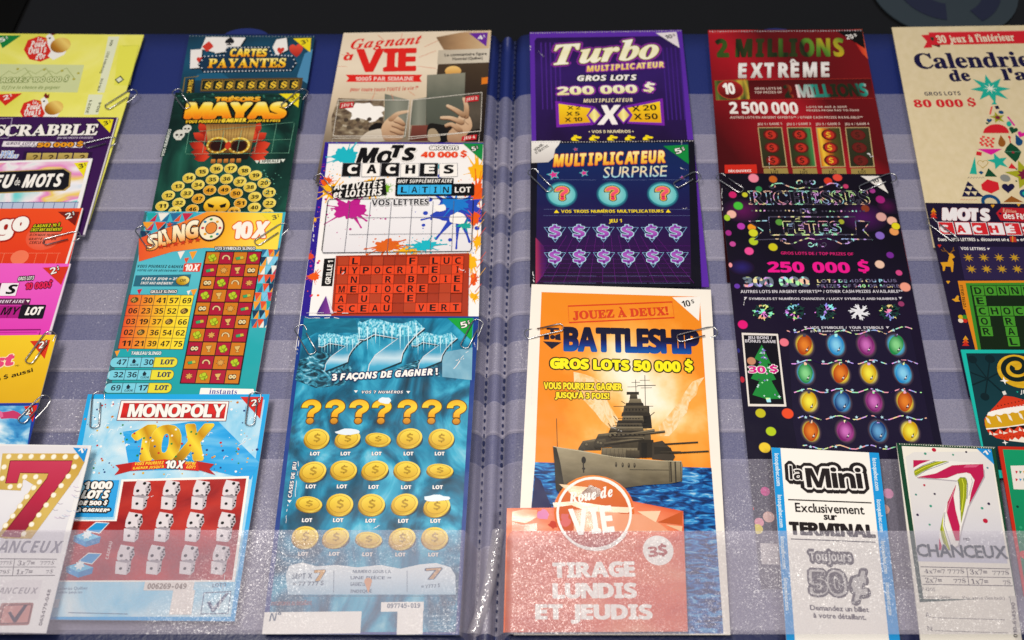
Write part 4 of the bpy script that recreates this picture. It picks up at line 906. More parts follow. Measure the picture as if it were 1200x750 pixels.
p.poly([(925, 240), (1085, 215), (1075, 530), (930, 560)], grad(('#3a342c', '#5a5044', '#4a4238'), 'v', noise=.4, scale=6)); p.poly([(470, 505), (612, 500), (610, 640), (450, 640)], grad(('#5a2a22', '#7a4034'), 'v', noise=.3)); p.blob([(612, 500), (690, 490), (770, 520), (790, 640), (620, 640)], grad(('#0c0a0a', '#1c1814'), 'v')); p.blob([(618, 545), (680, 540), (720, 640), (618, 640)], ink('#a89478')); p.blob([(90, 530), (160, 480), (230, 500), (220, 560), (120, 560)], ink('#17120f')); p.blob([(20, 640), (60, 575), (130, 545), (210, 540), (230, 640)], grad(('#b8aa98', '#d8ccba'), 'v', noise=.3))
sk = [grad(c, 'v', noise=.3, scale=3) for c in (('#a07a5c', '#cba684', '#dcbd9c'), ('#8a6448', '#bd9674', '#d2b08e'), ('#96704f', '#c49e7c', '#e0c2a2'))]; sh_ = ink('#7c5840')
h = T.part('printed_hand'); h.blob([(205, 515), (245, 455), (305, 415), (355, 430), (405, 480), (405, 550), (385, 620), (300, 640), (225, 630), (205, 570)], sk[0]); h.limb([(290, 450), (345, 402), (432, 382)], [58, 44, 30], sk[2])
for a, b in (((325, 462), (398, 492)), ((305, 500), (392, 535)), ((290, 545), (375, 580))): h.limb([(a[0], a[1]+9), ((a[0]+b[0])/2, (a[1]+b[1])/2+2), (b[0], b[1]+9)], [30, 42, 36], sh_); h.limb([a, ((a[0]+b[0])/2, (a[1]+b[1])/2-6), b], [30, 38, 32], sk[1])
h = T.part('printed_hand'); h.blob([(795, 560), (850, 500), (885, 420), (935, 385), (985, 440), (998, 520), (950, 590), (930, 650), (800, 650), (780, 600)], sk[0])
for q, w in (([(945, 420), (950, 340), (928, 268)], [50, 42, 28]), ([(920, 410), (850, 365), (785, 332)], [52, 42, 30]), ([(905, 475), (815, 440), (732, 436)], [50, 40, 30]), ([(890, 545), (820, 495), (770, 505)], [48, 38, 28])): h.limb([(x+2, y+9) for x, y in q], w, sh_); h.limb(q, w, sk[1] if w[0] < 50 else sk[2])
h.ln([(930, 470), (970, 500)], 4, sh_); h.ln([(925, 462), (940, 455)], 6, ink('#6a6058'))
T.view(375, 30, 4.412)
T.parts[0].ln([(300, 50), (302, 52)], 1, ink('#e0d0b8'))
p = T.parts[0]; q = ink('#d87a5c')
for x0, y0, x1, y1 in ((300, 50, 330, 75), (425, 40, 418, 70), (510, 165, 600, 130), (505, 210, 600, 222), (90, 210, 140, 212), (110, 150, 128, 152), (285, 345, 265, 390), (370, 355, 380, 390), (460, 340, 490, 362), (540, 110, 610, 78)): p.ln([(x0, y0), (x1, y1)], 2.4, q)
rd = ink('#e0241c')
p = T.part('title'); p.t('Gagnant', 155, 122, 535, 92, 48, rd, 'sei', sh=.25, bold=1, st=[(1, rd)]); p.t('à', 122, 180, 172, 178, 40, rd, 'sbi', bold=1); p.t('VIE', 186, 238, 492, 232, 112, rd, 'sb', bold=5, gap=.04)
p = T.part('ribbon'); p.poly([(132, 254), (528, 254), (515, 272), (526, 291), (135, 291), (150, 272)], rd); p.t('1000$ PAR SEMAINE', 182, 286, 482, 284, 26, ink('#f4dcd0'), 'sb', sp=.3)
T.part('caption').t('pour toute toute TOUTE la vie !*', 155, 338, 508, 330, 20, ink('#c8382c'), 'sbi', arc=-7)
fr = ink('#ece4d8')
for q, tag_, xy in (([(96, 388), (462, 388), (440, 574), (68, 574)], 'JEU 1', (108, 424, 168, 418)), ([(476, 388), (838, 348), (830, 548), (460, 578)], 'JEU 2', (755, 392, 815, 384))):
    p = T.part('game_frame'); p.ln(q, 4, fr, True); p.poly([(xy[0]-6, xy[1]+8), (xy[0]-2, xy[1]-22), (xy[2]+8, xy[3]-22), (xy[2]+4, xy[3]+8)], ink('#c4202a')); p.t(tag_, *xy, 14, fr, 'sbi', sp=.15)
p = T.part('game_frame'); p.ln([(60, 640), (64, 584), (432, 580)], 3, fr); p.ln([(455, 590), (826, 548), (820, 620)], 3, fr); p.poly([(735, 576), (812, 566), (808, 592), (730, 600)], ink('#c4202a')); p.t('JEU 4', 742, 592, 802, 586, 14, fr, 'sbi')
corner(T, [(770, 40), (868, 36), (860, 108)], ink('#6a2a9c'), '4$', 818, 74, 856, 68, 20)
perf(T, 124, 42, 884, 29, 60, ink('#f0e4d4'))
T.done()

T = Ticket([(381, 166.5), (566.5, 167.3), (560, 410), (346, 410)], 'white ticket splashed with coloured paint, with an orange crossword grid and black letter tiles', Z(1), '#f4f2f0', ink('#f8f4f2'))
T.view(350, 160, 3.409)
T.part('blue_edge').poly([(103, 22), (120, 30), (28, 830), (-10, 850)], ink('#2c1a90')).poly([(103, 22), (738, 25), (738, 31), (115, 29)], ink('#3a2a98'))
pk, cy, yl, og, bu = ink('#c01c8c'), ink('#1ab8c8'), ink('#fbb812'), ink('#ee5a12'), ink('#2a44b8')
drops = T.part('paint_droplets', None, 'stuff')
def splash(x, y, r, m, seed, ry=None, n=34):
    p = T.part('paint_splash'); rn = random.Random(seed); k = (ry or r*.82)/r
    a_ = [rn.random()*6.28 for _ in range(4)]; P = []
    for i in range(64):
        t = 6.283*i/64; q = r*.72*(1+.16*math.sin(2*t+a_[0])+.12*math.sin(5*t+a_[1])+.09*math.sin(9*t+a_[2])+.07*math.sin(14*t+a_[3])); P.append((x+q*math.cos(t), y+k*q*math.sin(t)))
    p.poly(P, m)
    for i in range(9):
        t = rn.random()*6.28; d = r*(.95+rn.random()*.75); w = r*(.05+.05*rn.random()); c, s_ = math.cos(t), k*math.sin(t)
        p.limb([(x+r*.5*c, y+r*.5*s_), (x+d*.8*c, y+d*.8*s_), (x+d*c, y+d*s_)], [w*3, w*.9, w*1.3], m, 3)
    for i in range(n):
        t, d = rn.random()*6.28, r*(.9+rn.random()*1.2); q = r*(.02+.08*rn.random()**3); drops.el(x+d*math.cos(t), y+d*k*math.sin(t), q, m, n=9)
    return p
splash(190, 80, 62, cy, 1, 50); splash(130, 215, 46, yl, 2); splash(110, 180, 26, og, 12); splash(715, 140, 40, yl, 3, 55, 10); splash(712, 225, 36, og, 4, 60, 10); splash(290, 205, 50, yl, 6, 40); splash(345, 210, 26, ink('#7ab82a'), 5)
g = T.part('letter_panel'); g.box(118, 254, 698, 250, 216, grad(('#e8e4e8', '#f4f2f4')), 10)
splash(205, 292, 76, pk, 7, 58, 30); splash(640, 300, 118, bu, 8, 88); splash(622, 272, 66, ink('#1a7ad0'), 28, 34, 4); splash(665, 358, 30, ink('#1aa89c'), 18, 16, 4); splash(350, 436, 62, ink('#e0641a'), 9, 34); splash(430, 455, 36, yl, 10, 14); splash(505, 438, 52, cy, 11, 28); splash(55, 330, 20, yl, 31, n=8); splash(70, 120, 22, pk, 32, n=8); splash(560, 120, 14, cy, 33, n=10); splash(705, 330, 24, og, 34, 34, 10); splash(715, 420, 22, yl, 35, 30, 10); splash(45, 480, 20, ink('#e04a2a'), 36, n=10); splash(700, 570, 20, og, 37, 30, 8); splash(60, 560, 26, og, 13, n=8); splash(690, 500, 26, yl, 14, 40, 8); splash(700, 640, 22, yl, 15, n=6)
p = T.parts[-1]; p.wob(565, 288, 26, WH, 12, .2, 3, 14); p.wob(640, 330, 34, WH, 14, .2, 4, 26)
p = drops
rn = random.Random(5)
for i in range(14):
    x, y = 685+rn.random()*40, 240+i*32; p.ln([(x, y), (x+26, y-34)], 2, (og, yl, ink('#e04a2a'))[i % 3])
for i in range(10): p.el(36+rn.random()*60, 470+rn.random()*170, 2+rn.random()*4, (og, pk)[i % 2], n=8)
gr = T.part('letter_lines'); ln_ = ink('#1c1a22')
G = T.frame((118, 254), (698, 250), (92, 468), (690, 462))
gr.ln([G(.01, 0), G(.99, 0), G(1, .05), G(1, .95), G(.99, 1), G(.01, 1), G(0, .95), G(0, .05)], 3, ln_, True)
for i in range(1, 7): gr.ln([G(i/7+.01, .05), G(i/7+.01, 1)], 1.6, ink('#6a6a78'))
for v in (.36, .67): gr.ln([G(.17, v), G(1, v)], 1.6, ink('#6a6a78'))
T.part('caption').t('VOS LETTRES', 292, 280, 520, 276, 24, ln_, 'sb', bold=.4, sp=.35, st=[(3, ink('#f4f2f4'))])
p = T.part('title')
for c, x0, y0, w, h in (('M', 232, 104, 82, 56), ('O', 314, 108, 58, 48), ('T', 372, 84, 46, 46), ('S', 416, 96, 48, 48)): p.t(c, x0, y0, x0+w, y0, h, BK, 'sbi', bold=4, st=[(9, WH)])
tl = T.part('letter_tiles')
for i, c in enumerate('CACHES'):
    x = 182+i*77; d = i in (0, 2, 4)
    tl.box(x-4, 108+(i % 2)*2, x+66, 108, 52, BK if d else WH, st=[(2, ink('#8a8a90'))]); tl.t(c, x+14, 148, x+50, 148, 33, WH if d else BK, 'sb', bold=2)
p = T.part('prize_text'); p.t('GROS LOTS', 524, 52, 636, 52, 13, WH, 'sb', st=[(4, BK)], bold=1); p.t('40 000 $', 490, 84, 670, 84, 28, grad(('#e8381c', '#f0602a')), 'sb', st=[(5, WH), (2, ink('#e04a2a'))], bold=1.5, sp=.2)
p = T.part('slogan'); p.poly([(132, 204), (345, 172), (352, 236), (205, 252), (135, 246)], BK); p.t('ACTIVITÉS', 140, 218, 338, 206, 30, WH, 'sbi', bold=.6); p.t('et LOISIRS', 140, 250, 335, 238, 27, WH, 'sbi', bold=.6)
p = T.part('bonus_word'); p.box(390, 164, 620, 166, 30, BK, 4); p.t('MOT SUPPLÉMENTAIRE', 396, 186, 614, 184, 17, WH, 'sbi'); p.box(388, 192, 702, 190, 48, BK, 7); p.box(397, 196, 611, 195, 37, ink('#3ab4ec'), 3)
for i, c in enumerate('LATIN'):
    x = 400+i*42; p.t(c, x+8+(c == 'I')*6, 227, x+32-(c == 'I')*6, 227, 24, BK, 'sb')
    if i: p.ln([(x, 198), (x-2, 230)], 1.2, BK)
p.t('LOT', 624, 226, 688, 225, 22, WH, 'sb')
rows = ['.L....F.LUC', 'HYPOCRITE.I', '.N..R.B.OIE', 'MEDIOCRE..L', 'A.U.Q.E....', 'SCEAU..VERT']
cw = T.part('crossword_grid'); cw.poly([(150, 480), (682, 470), (676, 760), (128, 760)], ink('#a83418')); o_ = ink('#e8461c')
ROWY = [(486, 514), (522, 556), (562, 590), (598, 630), (636, 670), (676, 708)]
G = T.frame((158, 484), (660, 482), (142, 712), (650, 708))
for j, r in enumerate(rows):
    for i, c in enumerate(r):
        a, b, d, e = G(i/11, j/6), G((i+1)/11, j/6), G((i+1)/11, (j+1)/6), G(i/11, (j+1)/6)
        if c != '.':
            cw.poly([a, b, d, e], o_); iw = 6 if c == 'I' else 13; cx, by = (a[0]+b[0]+d[0]+e[0])/4, (d[1]+e[1])/2-6; cw.t(c, cx-iw+1, by, cx+iw-1, by, 26, ink('#1a0c0c'), 'sb')
        elif (i*7+j*3) % 3 == 0: cw.poly([a, b, d, e], ink('#b84020'))
for i in range(12): cw.ln([G(i/11, 0), G(i/11, 1)], 1.3, ink('#7c2412'))
for j in range(7): cw.ln([G(0, j/6), G(1, j/6)], 1.3, ink('#7c2412'))
p = T.part('grid_tag'); p.poly([(102, 488), (146, 486), (134, 598), (90, 598)], BK); A = [(128, 592), (138, 506)]
p.t('GRILLE 1', 130, 590, 140, 502, 1, WH) if 0 else None
p.t('GRILLE 1', 126, 590, 138, 496, 21, WH, 'sb', sp=.2)
p = T.part('pyramid_picture'); p.poly([(72, 712), (110, 640), (130, 712)], grad(('#3a1a7a', '#8a3a9a'), 'h')); p.poly([(110, 640), (122, 660), (140, 712), (130, 712)], ink('#e8e0f0'))
corner(T, [(655, 28), (737, 30), (733, 98)], ink('#128a40'), '5$', 694, 60, 718, 56, 17, WH, st=[(3, BK)])
scuff(T, (60, 350, 58, 420, 3), (172, 560, 184, 548, 3), (640, 535, 668, 545, 3), (30, 708, 200, 712, 2.5))
T.done()

ICE = cloud(('#06384e', '#0a5c7c', '#1484aa', '#3aaed0', '#a4dcea'), 3, 1, 1.3, 8, 2.2, (.28, .42, .52, .62, .78), seed=4)
T = Ticket([(352.5, 370), (561, 370.7), (538, 744), (307, 743)], 'icy blue ticket with frozen sevens, seven gold question marks and rows of gold coins', Z(2), '#e8f0f4', ink('#123a8a'))
T.view(340, 365, 5.217)
T.part('ice_picture').poly([(85, 40), (1122, 42), (1012, 1960), (-140, 1960)], ICE)
p = T.parts[-1]
p.poly([(85, 40), (400, 40), (420, 130), (160, 130), (70, 180)], cloud(('#0a4a62', '#12708e', '#2a98b4'), 3, 1, 1, 5, 1, seed=2)); rk = cloud(('#062430', '#0a4258', '#3a9ab8', '#bce8f4'), 4, 1, 1, 8, 2.5, (.3, .45, .6, .72), seed=9)
p.poly([(55, 300), (180, 240), (320, 290), (380, 350), (330, 450), (160, 470), (30, 420)], rk); p.poly([(700, 330), (800, 290), (900, 330), (920, 400), (740, 380), (620, 360)], rk); p.poly([(930, 250), (1115, 220), (1110, 420), (930, 400)], cloud(('#3a7a9a', '#7ab0c8', '#a8ccd8'), 2, 1, 1, 5, .5))
def seven(x0, y0, x1, y1, sc):
    """icy seven: bar from (x0,y0) to (x1,y1), stem sweeping down to the left"""
    p = T.part('frozen_seven'); w = x1-x0; h = w*.27
    out = [(x0, y0), (x0+w*.06, y0+h*.1), (x0+w*.2, y0-h*.1), (x0+w*.34, y0-h*.05), (x0+w*.5, y0+h*.12), (x0+w*.68, y0+h*.16), (x0+w*.86, y0-h*.06), (x1, y0+h*.42)]
    stem = [(x1, y0+h*.42), (x0+w*.86, y0+h*.85), (x0+w*.74, y0+h*1.35), (x0+w*.67, y0+h*1.8), (x0+w*.64, y0+w*.62), (x0+w*.14, y0+w*.82), (x0+w*.17, y0+w*.66), (x0+w*.26, y0+w*.52), (x0+w*.42, y0+w*.4), (x0+w*.6, y0+w*.27)]
    body = out+stem+[(x0+w*.4, y0+w*.235), (x0+w*.24, y0+w*.21), (x0+w*.1, y0+w*.29), (x0, y0+w*.28)]
    p.poly([(a+6, b+8) for a, b in body], ink('#06303e')); p.poly(body, grad(('#0e84ae', '#4ab0d4', '#c4dfec', '#3aa0c4', '#155e7c'), 'v', (0, .16, .3, .46, 1), .08, 4))
    p.poly(out+[(x0+w*.86, y0+h*.85), (x0+w*.6, y0+w*.24), (x0+w*.4, y0+w*.2), (x0+w*.24, y0+w*.17), (x0+w*.1, y0+w*.25), (x0, y0+w*.25)], cloud(('#0c5c7a', '#3ab0d0', '#a8e4f4', '#eafaff'), 14, 2.4, .45, 4, 0, (.3, .45, .6, .75), seed=3))
    rn = random.Random(int(x0))
    for i in range(15):
        u = i/14; x = x0+w*(.02+.86*u); y = y0+h*(.72+.2*rn.random()); l = h*(.25+.75*rn.random()); q = w*.014
        p.poly([(x-q, y-h*.5), (x+q, y-h*.5), (x, y+l)], (ink('#c8f0fa'), ink('#5ac4dc'))[i % 2])
    p.ln([stem[0], stem[1], stem[2], stem[3], stem[4]], 4*sc, ink('#dce4ea')); p.ln(stem[5:]+[(x0+w*.4, y0+w*.235), (x0+w*.24, y0+w*.21), (x0+w*.1, y0+w*.29), (x0, y0+w*.28)], 4*sc, ink('#dce4ea'))
seven(172, 138, 450, 180, 1); seven(742, 132, 1022, 190, 1); seven(415, 58, 822, 100, 1.4)
T.part('slogan').t('3 FAÇONS DE GAGNER !', 258, 424, 902, 388, 38, WH, 'sbi', st=[(8, ink('#0c2a5c'))], bold=2, sp=.3)
p = T.part('caption'); p.t('VOS 7 NUMÉROS', 438, 501, 690, 501, 20, WH, 'sbi', st=[(3, ink('#0c2a5c'))], sp=.35); p.tri(402, 490, 12, WH); p.tri(722, 494, 12, WH)
corner(T, [(962, 42), (1118, 42), (1110, 180)], ink('#0ea23a'), '5$', 1048, 104, 1102, 92, 36, WH, st=[(4, BK)])
T.view(320, 360, 3.75)
snow = ink('#e4eef6')
QG = grad(('#c07c08', '#f0a812', '#ffd22a', '#e8b018'), 'v')
for i, (x, y) in enumerate(((158, 510), (264, 510), (370, 510), (470, 510), (584, 510), (692, 510), (802, 512))):
    p = T.part('question_mark'); p.t('?', x-40, y, x+44, y, 102, QG, 'sb', bold=2, st=[(6, ink('#5a3c08'))])
    if i == 3: p.wob(x+25, 412, 28, snow, 12, .25, 4, 16)
GO, G2, G3 = grad(('#b8860c', '#e8c028', '#fbe468'), 'd'), ink('#8a6408'), grad(('#d8a818', '#f4d848'), 'v')
def coin(x, y, rx, ry, rot, snowcap=False, pale=0):
    p = T.part('coin'); p.el(x+3, y+9, rx, ink('#0c3a50'), ry); p.el(x-3, y+9, rx, G2, ry, rot); p.el(x-2, y+6, rx*.99, grad(('#7a5806', '#c8a01a', '#e8cc50', '#8a6808'), 'h'), ry, rot); p.el(x, y, rx, GO, ry, rot); p.el(x, y, rx*.78, G3, ry*.78, rot, st=[(2, ink('#b08810'))])
    T.part('dollar_mark', p).t('$', x-14, y+ry*.45, x+14, y+ry*.45, ry*.95, ink('#b48e16'), 'sb', bold=.3)
    if snowcap: T.part('snow_cap', p).wob(x, y-ry*.8, rx*.9, snow, 14, .2, int(x), ry*.35)
def lot(x, y): T.part('caption').t('LOT', x-21, y, x+21, y, 15, WH, 'sb', bold=.6, st=[(2, ink('#0c3a6a'))])
for x, y, ry, rot, sn in ((192, 576, 42, -8, 0), (328, 578, 36, 12, 1), (462, 580, 27, -8, 0), (600, 574, 41, 10, 0), (740, 577, 42, -8, 0)): coin(x, y, 56, ry, rot, sn)
for x in (184, 318, 455, 595, 732): lot(x, 651)
T.view(290, 540, 3.571)
for j, (yc, row) in enumerate(((40, ((274, 44, 40, 10, 0), (403, 38, 39, -8, 0), (534, 38, 38, 8, 0), (668, 40, 38, -10, 0), (806, 40, 27, -6, 0))),
                 (180, ((258, 180, 30, -10, 0), (387, 182, 44, -8, 0), (520, 182, 43, -10, 0), (658, 180, 42, 12, 0), (793, 190, 40, 14, 1))),
                 (322, ((242, 318, 44, -8, 0), (370, 320, 40, 12, 0), (508, 328, 30, -8, 0), (648, 324, 43, 10, 0), (784, 322, 44, -8, 0))))):
    for x, y, ry, rot, sn in row: coin(x, y, 56, ry, rot, sn)
    for x, y in zip((265-j*16, 395-j*16, 528-j*13, 664-j*12, 796-j*9), (115, 115, 117, 118, 118)): lot(x, y+j*141)
p = T.part('side_caption'); p.t('CASES DE JEU', 184, 154, 206, 6, 15, WH, 'sb', sp=.3, st=[(3, ink('#0c3a6a'))]); p.tri(176, 170, 9, WH)
p = T.part('prize_panel'); p.poly([(170, 560), (160, 480), (175, 440), (230, 425), (290, 442), (370, 436), (460, 446), (560, 436), (640, 452), (720, 434), (790, 428), (850, 446), (870, 480), (872, 560)], grad(('#a8c8dc', '#d4e2ec', '#eef2f4'), 'v'))
tx = ink('#3a5a74')
p.t('SEPT X', 186, 494, 270, 492, 22, tx, 'sb'); p.t('7', 280, 502, 322, 500, 42, ink('#d8a040'), 'sbi', bold=2, st=[(4, tx)]); p.t('= 77 777 $', 190, 524, 318, 522, 22, tx, 'sb'); p.ln([(362, 460), (360, 550)], 2, tx); p.ln([(668, 460), (668, 550)], 2, tx); p.ln([(170, 566), (870, 566)], 2.5, tx)
for y, s_ in ((470, 'NUMÉRO SOUS LA'), (496, 'UNE PIÈCE ='), (524, 'GAGNEZ LE LOT'), (552, 'INDIQUÉ')): p.t(s_, 430-(y == 470)*-10, y, 600-(y > 500)*80, y, 16, tx, 'sb')
p.el(505, 505, 16, ink('#e0a070')); p.poly([(492, 515), (518, 515), (506, 555)], ink('#e0a070')); p.t('7', 748, 496, 812, 492, 44, ink('#c89860'), 'sbi', st=[(4, tx)]); p.t('= 7777 $', 728, 534, 806, 530, 18, tx, 'sb')
p = T.part('small_print'); p.t('instantanés au détaillant', 98, 606, 268, 604, 22, ink('#8a4040'), 'sb'); p.box(560, 592, 738, 590, 40, WH); p.t('097745-019', 585, 616, 722, 614, 18, tx, 'mo', bold=.8); p.box(628, 630, 735, 628, 98, WH); p.box(68, 634, 478, 630, 92, WH); p.t('N°', 90, 672, 140, 668, 34, tx, 'sbi'); p.t('LOTO', 800, 606, 870, 604, 16, tx, 'sb')
for y in (650, 670, 690, 710): p.ln([(760, y), (850, y-2)], 4, ink('#7aa0b8'))
T.view(340, 365, 5.217)
scuff(T, (1000, 352, 1085, 240, 5), (1010, 300, 1060, 290, 4), (90, 38, 300, 40, 4), (50, 180, 44, 260, 4), (1125, 190, 1132, 215, 5))
T.view(290, 540, 3.571)
scuff(T, (530, 285, 552, 268, 3), (200, 150, 214, 0, 2.5), (160, 260, 170, 180, 3))
T.done()
# ================================================================== fourth column
T = Ticket([(620.7, 37.8), (798.8, 35), (831, 336), (626, 336)], 'purple ticket with cream lettering and a yellow bow tie panel around a large X', Z(0), '#7a3fc0', ink('#5c2aa6'))
T.view(600, 25, 4.839)
T.part('panel').poly([(128, 110), (140, 94), (925, 82), (942, 96), (1072, 1505), (150, 1505)], grad(('#150820', '#220e3e', '#341a66', '#251048'), 'v', (0, .55, .85, 1), .25, 5))
p = T.parts[-1]
for i in range(5):
    x = 160+i*26; p.poly([(x, 120), (x+8, 120), (x+18, 500), (x+12, 500)], ink('#4a2488'))
    x = 850+i*24; p.poly([(x, 150), (x+7, 150), (x+40, 560), (x+32, 560)], ink('#412080'))
o2 = ink('#8a2a9c'); ol = ink('#6e641c')
T.part('title').t('Turbo', 240, 246, 850, 206, 112, grad(('#fffbe8', '#f6efc4', '#fffdf4')), 'sei', st=[(20, o2), (11, ink('#2a1206')), (7, ink('#b8a838'))], sh=.12, bold=4, gap=.02)
T.part('subtitle').t('MULTIPLICATEUR', 425, 287, 862, 261, 31, grad(('#f2c43a', '#fff0a0')), 'sbi', st=[(9, o2)], bold=1.5)
p = T.part('prize_text'); p.t('GROS LOTS', 372, 338, 708, 333, 30, WH, 'sbi', st=[(7, DK)], bold=1.5)
p.t('200 000 $', 260, 418, 815, 402, 56, grad(('#f0e3a0', '#fffdf0')), 'sbi', st=[(11, ink('#a02ab8')), (6, DK)], bold=3)
T.part('caption').t('MULTIPLICATEUR', 405, 461, 685, 456, 21, CR, 'sbi')
p = T.part('multiplier_panel')
pu = ink('#7a22a8')
p.poly([(245, 452), (462, 482), (436, 535), (462, 588), (252, 602)], pu); p.poly([(855, 437), (640, 480), (672, 532), (650, 580), (866, 592)], pu)
p.poly([(264, 468), (448, 494), (424, 535), (446, 574), (268, 586)], grad(('#e8a616', '#ffd81e'))); p.poly([(838, 455), (654, 492), (684, 532), (662, 570), (848, 576)], grad(('#e8a616', '#ffd81e')))
for x, y in ((467, 535), (632, 533)):
    p.poly([(x-46, y), (x, y-52), (x+46, y), (x, y+52)], pu); p.poly([(x-34, y), (x, y-40), (x+34, y), (x, y+40)], grad(('#d8b43a', '#fff4a0', '#d8b43a'), 'h'))
p.t('X', 488, 586, 622, 584, 106, WH, 'sbi', st=[(8, ink('#4a146e'))], bold=3)
for s_, a in (('X 2', (315, 501, 388, 500, 19)), ('X 5', (308, 536, 385, 534, 21)), ('X 10', (300, 571, 400, 567, 23)), ('X 20', (682, 513, 822, 503, 32)), ('X 50', (692, 558, 828, 556, 33))): p.t(s_, *a, BK, 'sb', sp=.15)
T.part('caption').t('• VOS 5 NUMÉROS •', 435, 634, 690, 632, 20, CR, 'sb')
for x in (362, 465, 568, 668, 770): T.part('dollar_symbol').t('$', x-32, 706, x+32, 706, 58, YE, 'sbi', st=[(4, BK)], bold=3)
corner(T, [(815, 68), (932, 62), (950, 152)], ink('#e9e0e4'), '10$', 872, 102, 928, 94, 22, DK, 'sb')
perf(T, 100, 64, 962, 50, 64)
scuff(T, (104, 140, 106, 168, 4), (180, 200, 150, 170, 2))
T.done()

T = Ticket([(622, 165.4), (813.4, 163.7), (822, 336), (621, 336)], 'dark violet ticket with three round question mark badges above rows of pink dollar signs', Z(1), '#15101c', ink('#0e0b1a'))
T.view(600, 160, 4.054)
T.part('panel').poly([(122, 34), (838, 28), (852, 698), (112, 700)], grad(('#220c2c', '#2e0f48', '#1a184e', '#13255c', '#102654'), 'v', (0, .25, .55, .8, 1), .1, 2))
T.part('glow').poly([(112, 480), (150, 520), (170, 590), (150, 660), (112, 700)], grad(('#b03058', '#5a1858', '#301058'), 'h'))
p = T.parts[-2]
for i in range(9): p.ln([(130, 520+i*21), (846, 520+i*21)], 1.6, ink('#5a1a7a'))
for i in range(13): p.ln([(260+i*35, 470), (120+i*62, 698)], 1.6, ink('#6a1a80'))
T.part('peeled_corner').poly([(92, 22), (232, 20), (222, 40), (205, 60), (198, 100), (172, 122), (92, 126)], grad(('#cfc8c4', '#f4f0ea')))
p = T.parts[-1]; p.t('NON-NEL', 112, 70, 152, 40, 13, BK, 'sb'); p.t('ET GRATTEZ', 116, 84, 176, 48, 12, BK, 'sb')
T.part('title').t('MULTIPLICATEUR', 198, 142, 730, 122, 55, grad(('#f08a2c', '#ffd84a', '#fff0b0')), 'sbi', st=[(5, ink('#c8281c'))], sh=.05, bold=2.5)
T.part('subtitle').t('SURPRISE', 432, 198, 745, 190, 52, grad(('#7ed4e8', '#f8d8a8', '#d8e8c0')), 'n', sh=.22, st=[(1.5, ink('#30589a'))])
for x, y, r in ((302, 62, 15), (197, 182, 34), (342, 174, 25), (810, 196, 17)):
    p = T.part('star'); p.star(x, y, r, ink('#4ac0c8') if r > 20 else ink('#5a70b0'), 5, .45, 12); p.star(x, y, r*.72, ink('#d8308c') if r > 16 else ink('#c83a58'), 5, .45, 12)
for x in (236, 476, 716):
    p = T.part('question_badge'); p.el(x, 275, 76, grad(('#3cb0b8', '#16305e'), 'r', (.72, 1)), 62); p.el(x, 275, 65, grad(('#a8dcd8', '#8ccfd0', '#60c0c4'), 'r'), 51)
    T.part('question_mark', p).t('?', x-28, 302, x+34, 301, 62, grad(('#e8285c', '#f86a80')), 'sb', st=[(9, ink('#301838')), (5, ink('#e8c84a'))], bold=1)
p = T.parts[0]
for y in (205, 345, 374, 662, 696):
    for x0, x1 in ((150, 400), (430, 640), (650, 845)): p.ln([(x0, y+random.random()*3), (x1, y+2)], 1.3, ink('#6a78a8'))
p = T.part('caption'); p.t('▲ VOS TROIS NUMÉROS MULTIPLICATEURS ▲', 200, 363, 754, 361, 17, YE, 'sb', sp=.35)
p = T.part('caption'); p.t('JEU 1', 460, 409, 522, 408, 16, YE, 'sb')
cy, mg = ink('#7a88d8'), grad(('#7a2e9c', '#b45cc0', '#8a44b0'))
for j, (y, sh_) in enumerate(((455, 0), (575, 6))):
    for i in range(6):
        x = 203+i*(115 if j == 0 else 116.5); p = T.part('dollar_symbol')
        tri_ = [(x-50, y-22), (x+52, y-22), (x+2, y+48)]
        p.ln(tri_, 6, ink('#2a5aa8'), True); p.ln(tri_, 2.6, ink('#a8dcec'), True)
        p.t('$', x-24, y+29, x+27, y+29, 62, mg, 'sb', st=[(6, ink('#b8e0f0')), (2, ink('#8a4ac0'))], bold=1)
corner(T, [(718, 46), (836, 40), (840, 132)], ink('#0d8a3c'), '5$', 780, 84, 822, 76, 25, WH, 'sb', st=[(3, BK)])
perf(T, 92, 26, 864, 18, 60)
scuff(T, (805, 20, 806, 40, 2), (800, 150, 832, 160, 3), (100, 640, 104, 690, 3), (810, 345, 830, 340, 3))
T.done()

SKY = grad(('#fff6e2', '#ffe8bc', '#fdc878', '#fba944', '#f79a30', '#f28c1e'), 'r', (0, .2, .42, .62, .85, 1.0), 2.3, 2.4, c=(.62, .42))
T = Ticket([(623, 333), (833, 339.5), (856, 744), (602, 744)], 'white bordered ticket with a grey warship on blue sea under an orange sky', Z(2), '#f8f0e4')
T.view(600, 330, 3.26)
T.part('sky_picture').poly([(113, 40), (717, 58), (760, 712), (88, 692)], SKY)
p = T.parts[-1]
corner(T, [(612, 60), (720, 58), (714, 150)], ink('#f8f2ea'), '10$', 652, 98, 698, 92, 24, BK, 'sb')
cl = cloud(('#fbb45c', '#fcc884', '#fee2b8', '#fbb868'), 5, 1, .8, 8, 1.6, (.3, .45, .6, .75), seed=5)
p = T.parts[0]
for q in ([(735, 365), (715, 372), (690, 382), (668, 410), (650, 440), (622, 480), (590, 520), (560, 552), (566, 590), (600, 590), (628, 560), (640, 530), (668, 500), (676, 462), (705, 430), (712, 400)], [(235, 345), (270, 352), (310, 366), (340, 384), (352, 430), (372, 470), (402, 520), (420, 548), (400, 566), (372, 560), (340, 530), (318, 500), (282, 462), (250, 430), (238, 396)]): p.poly(q, cl)
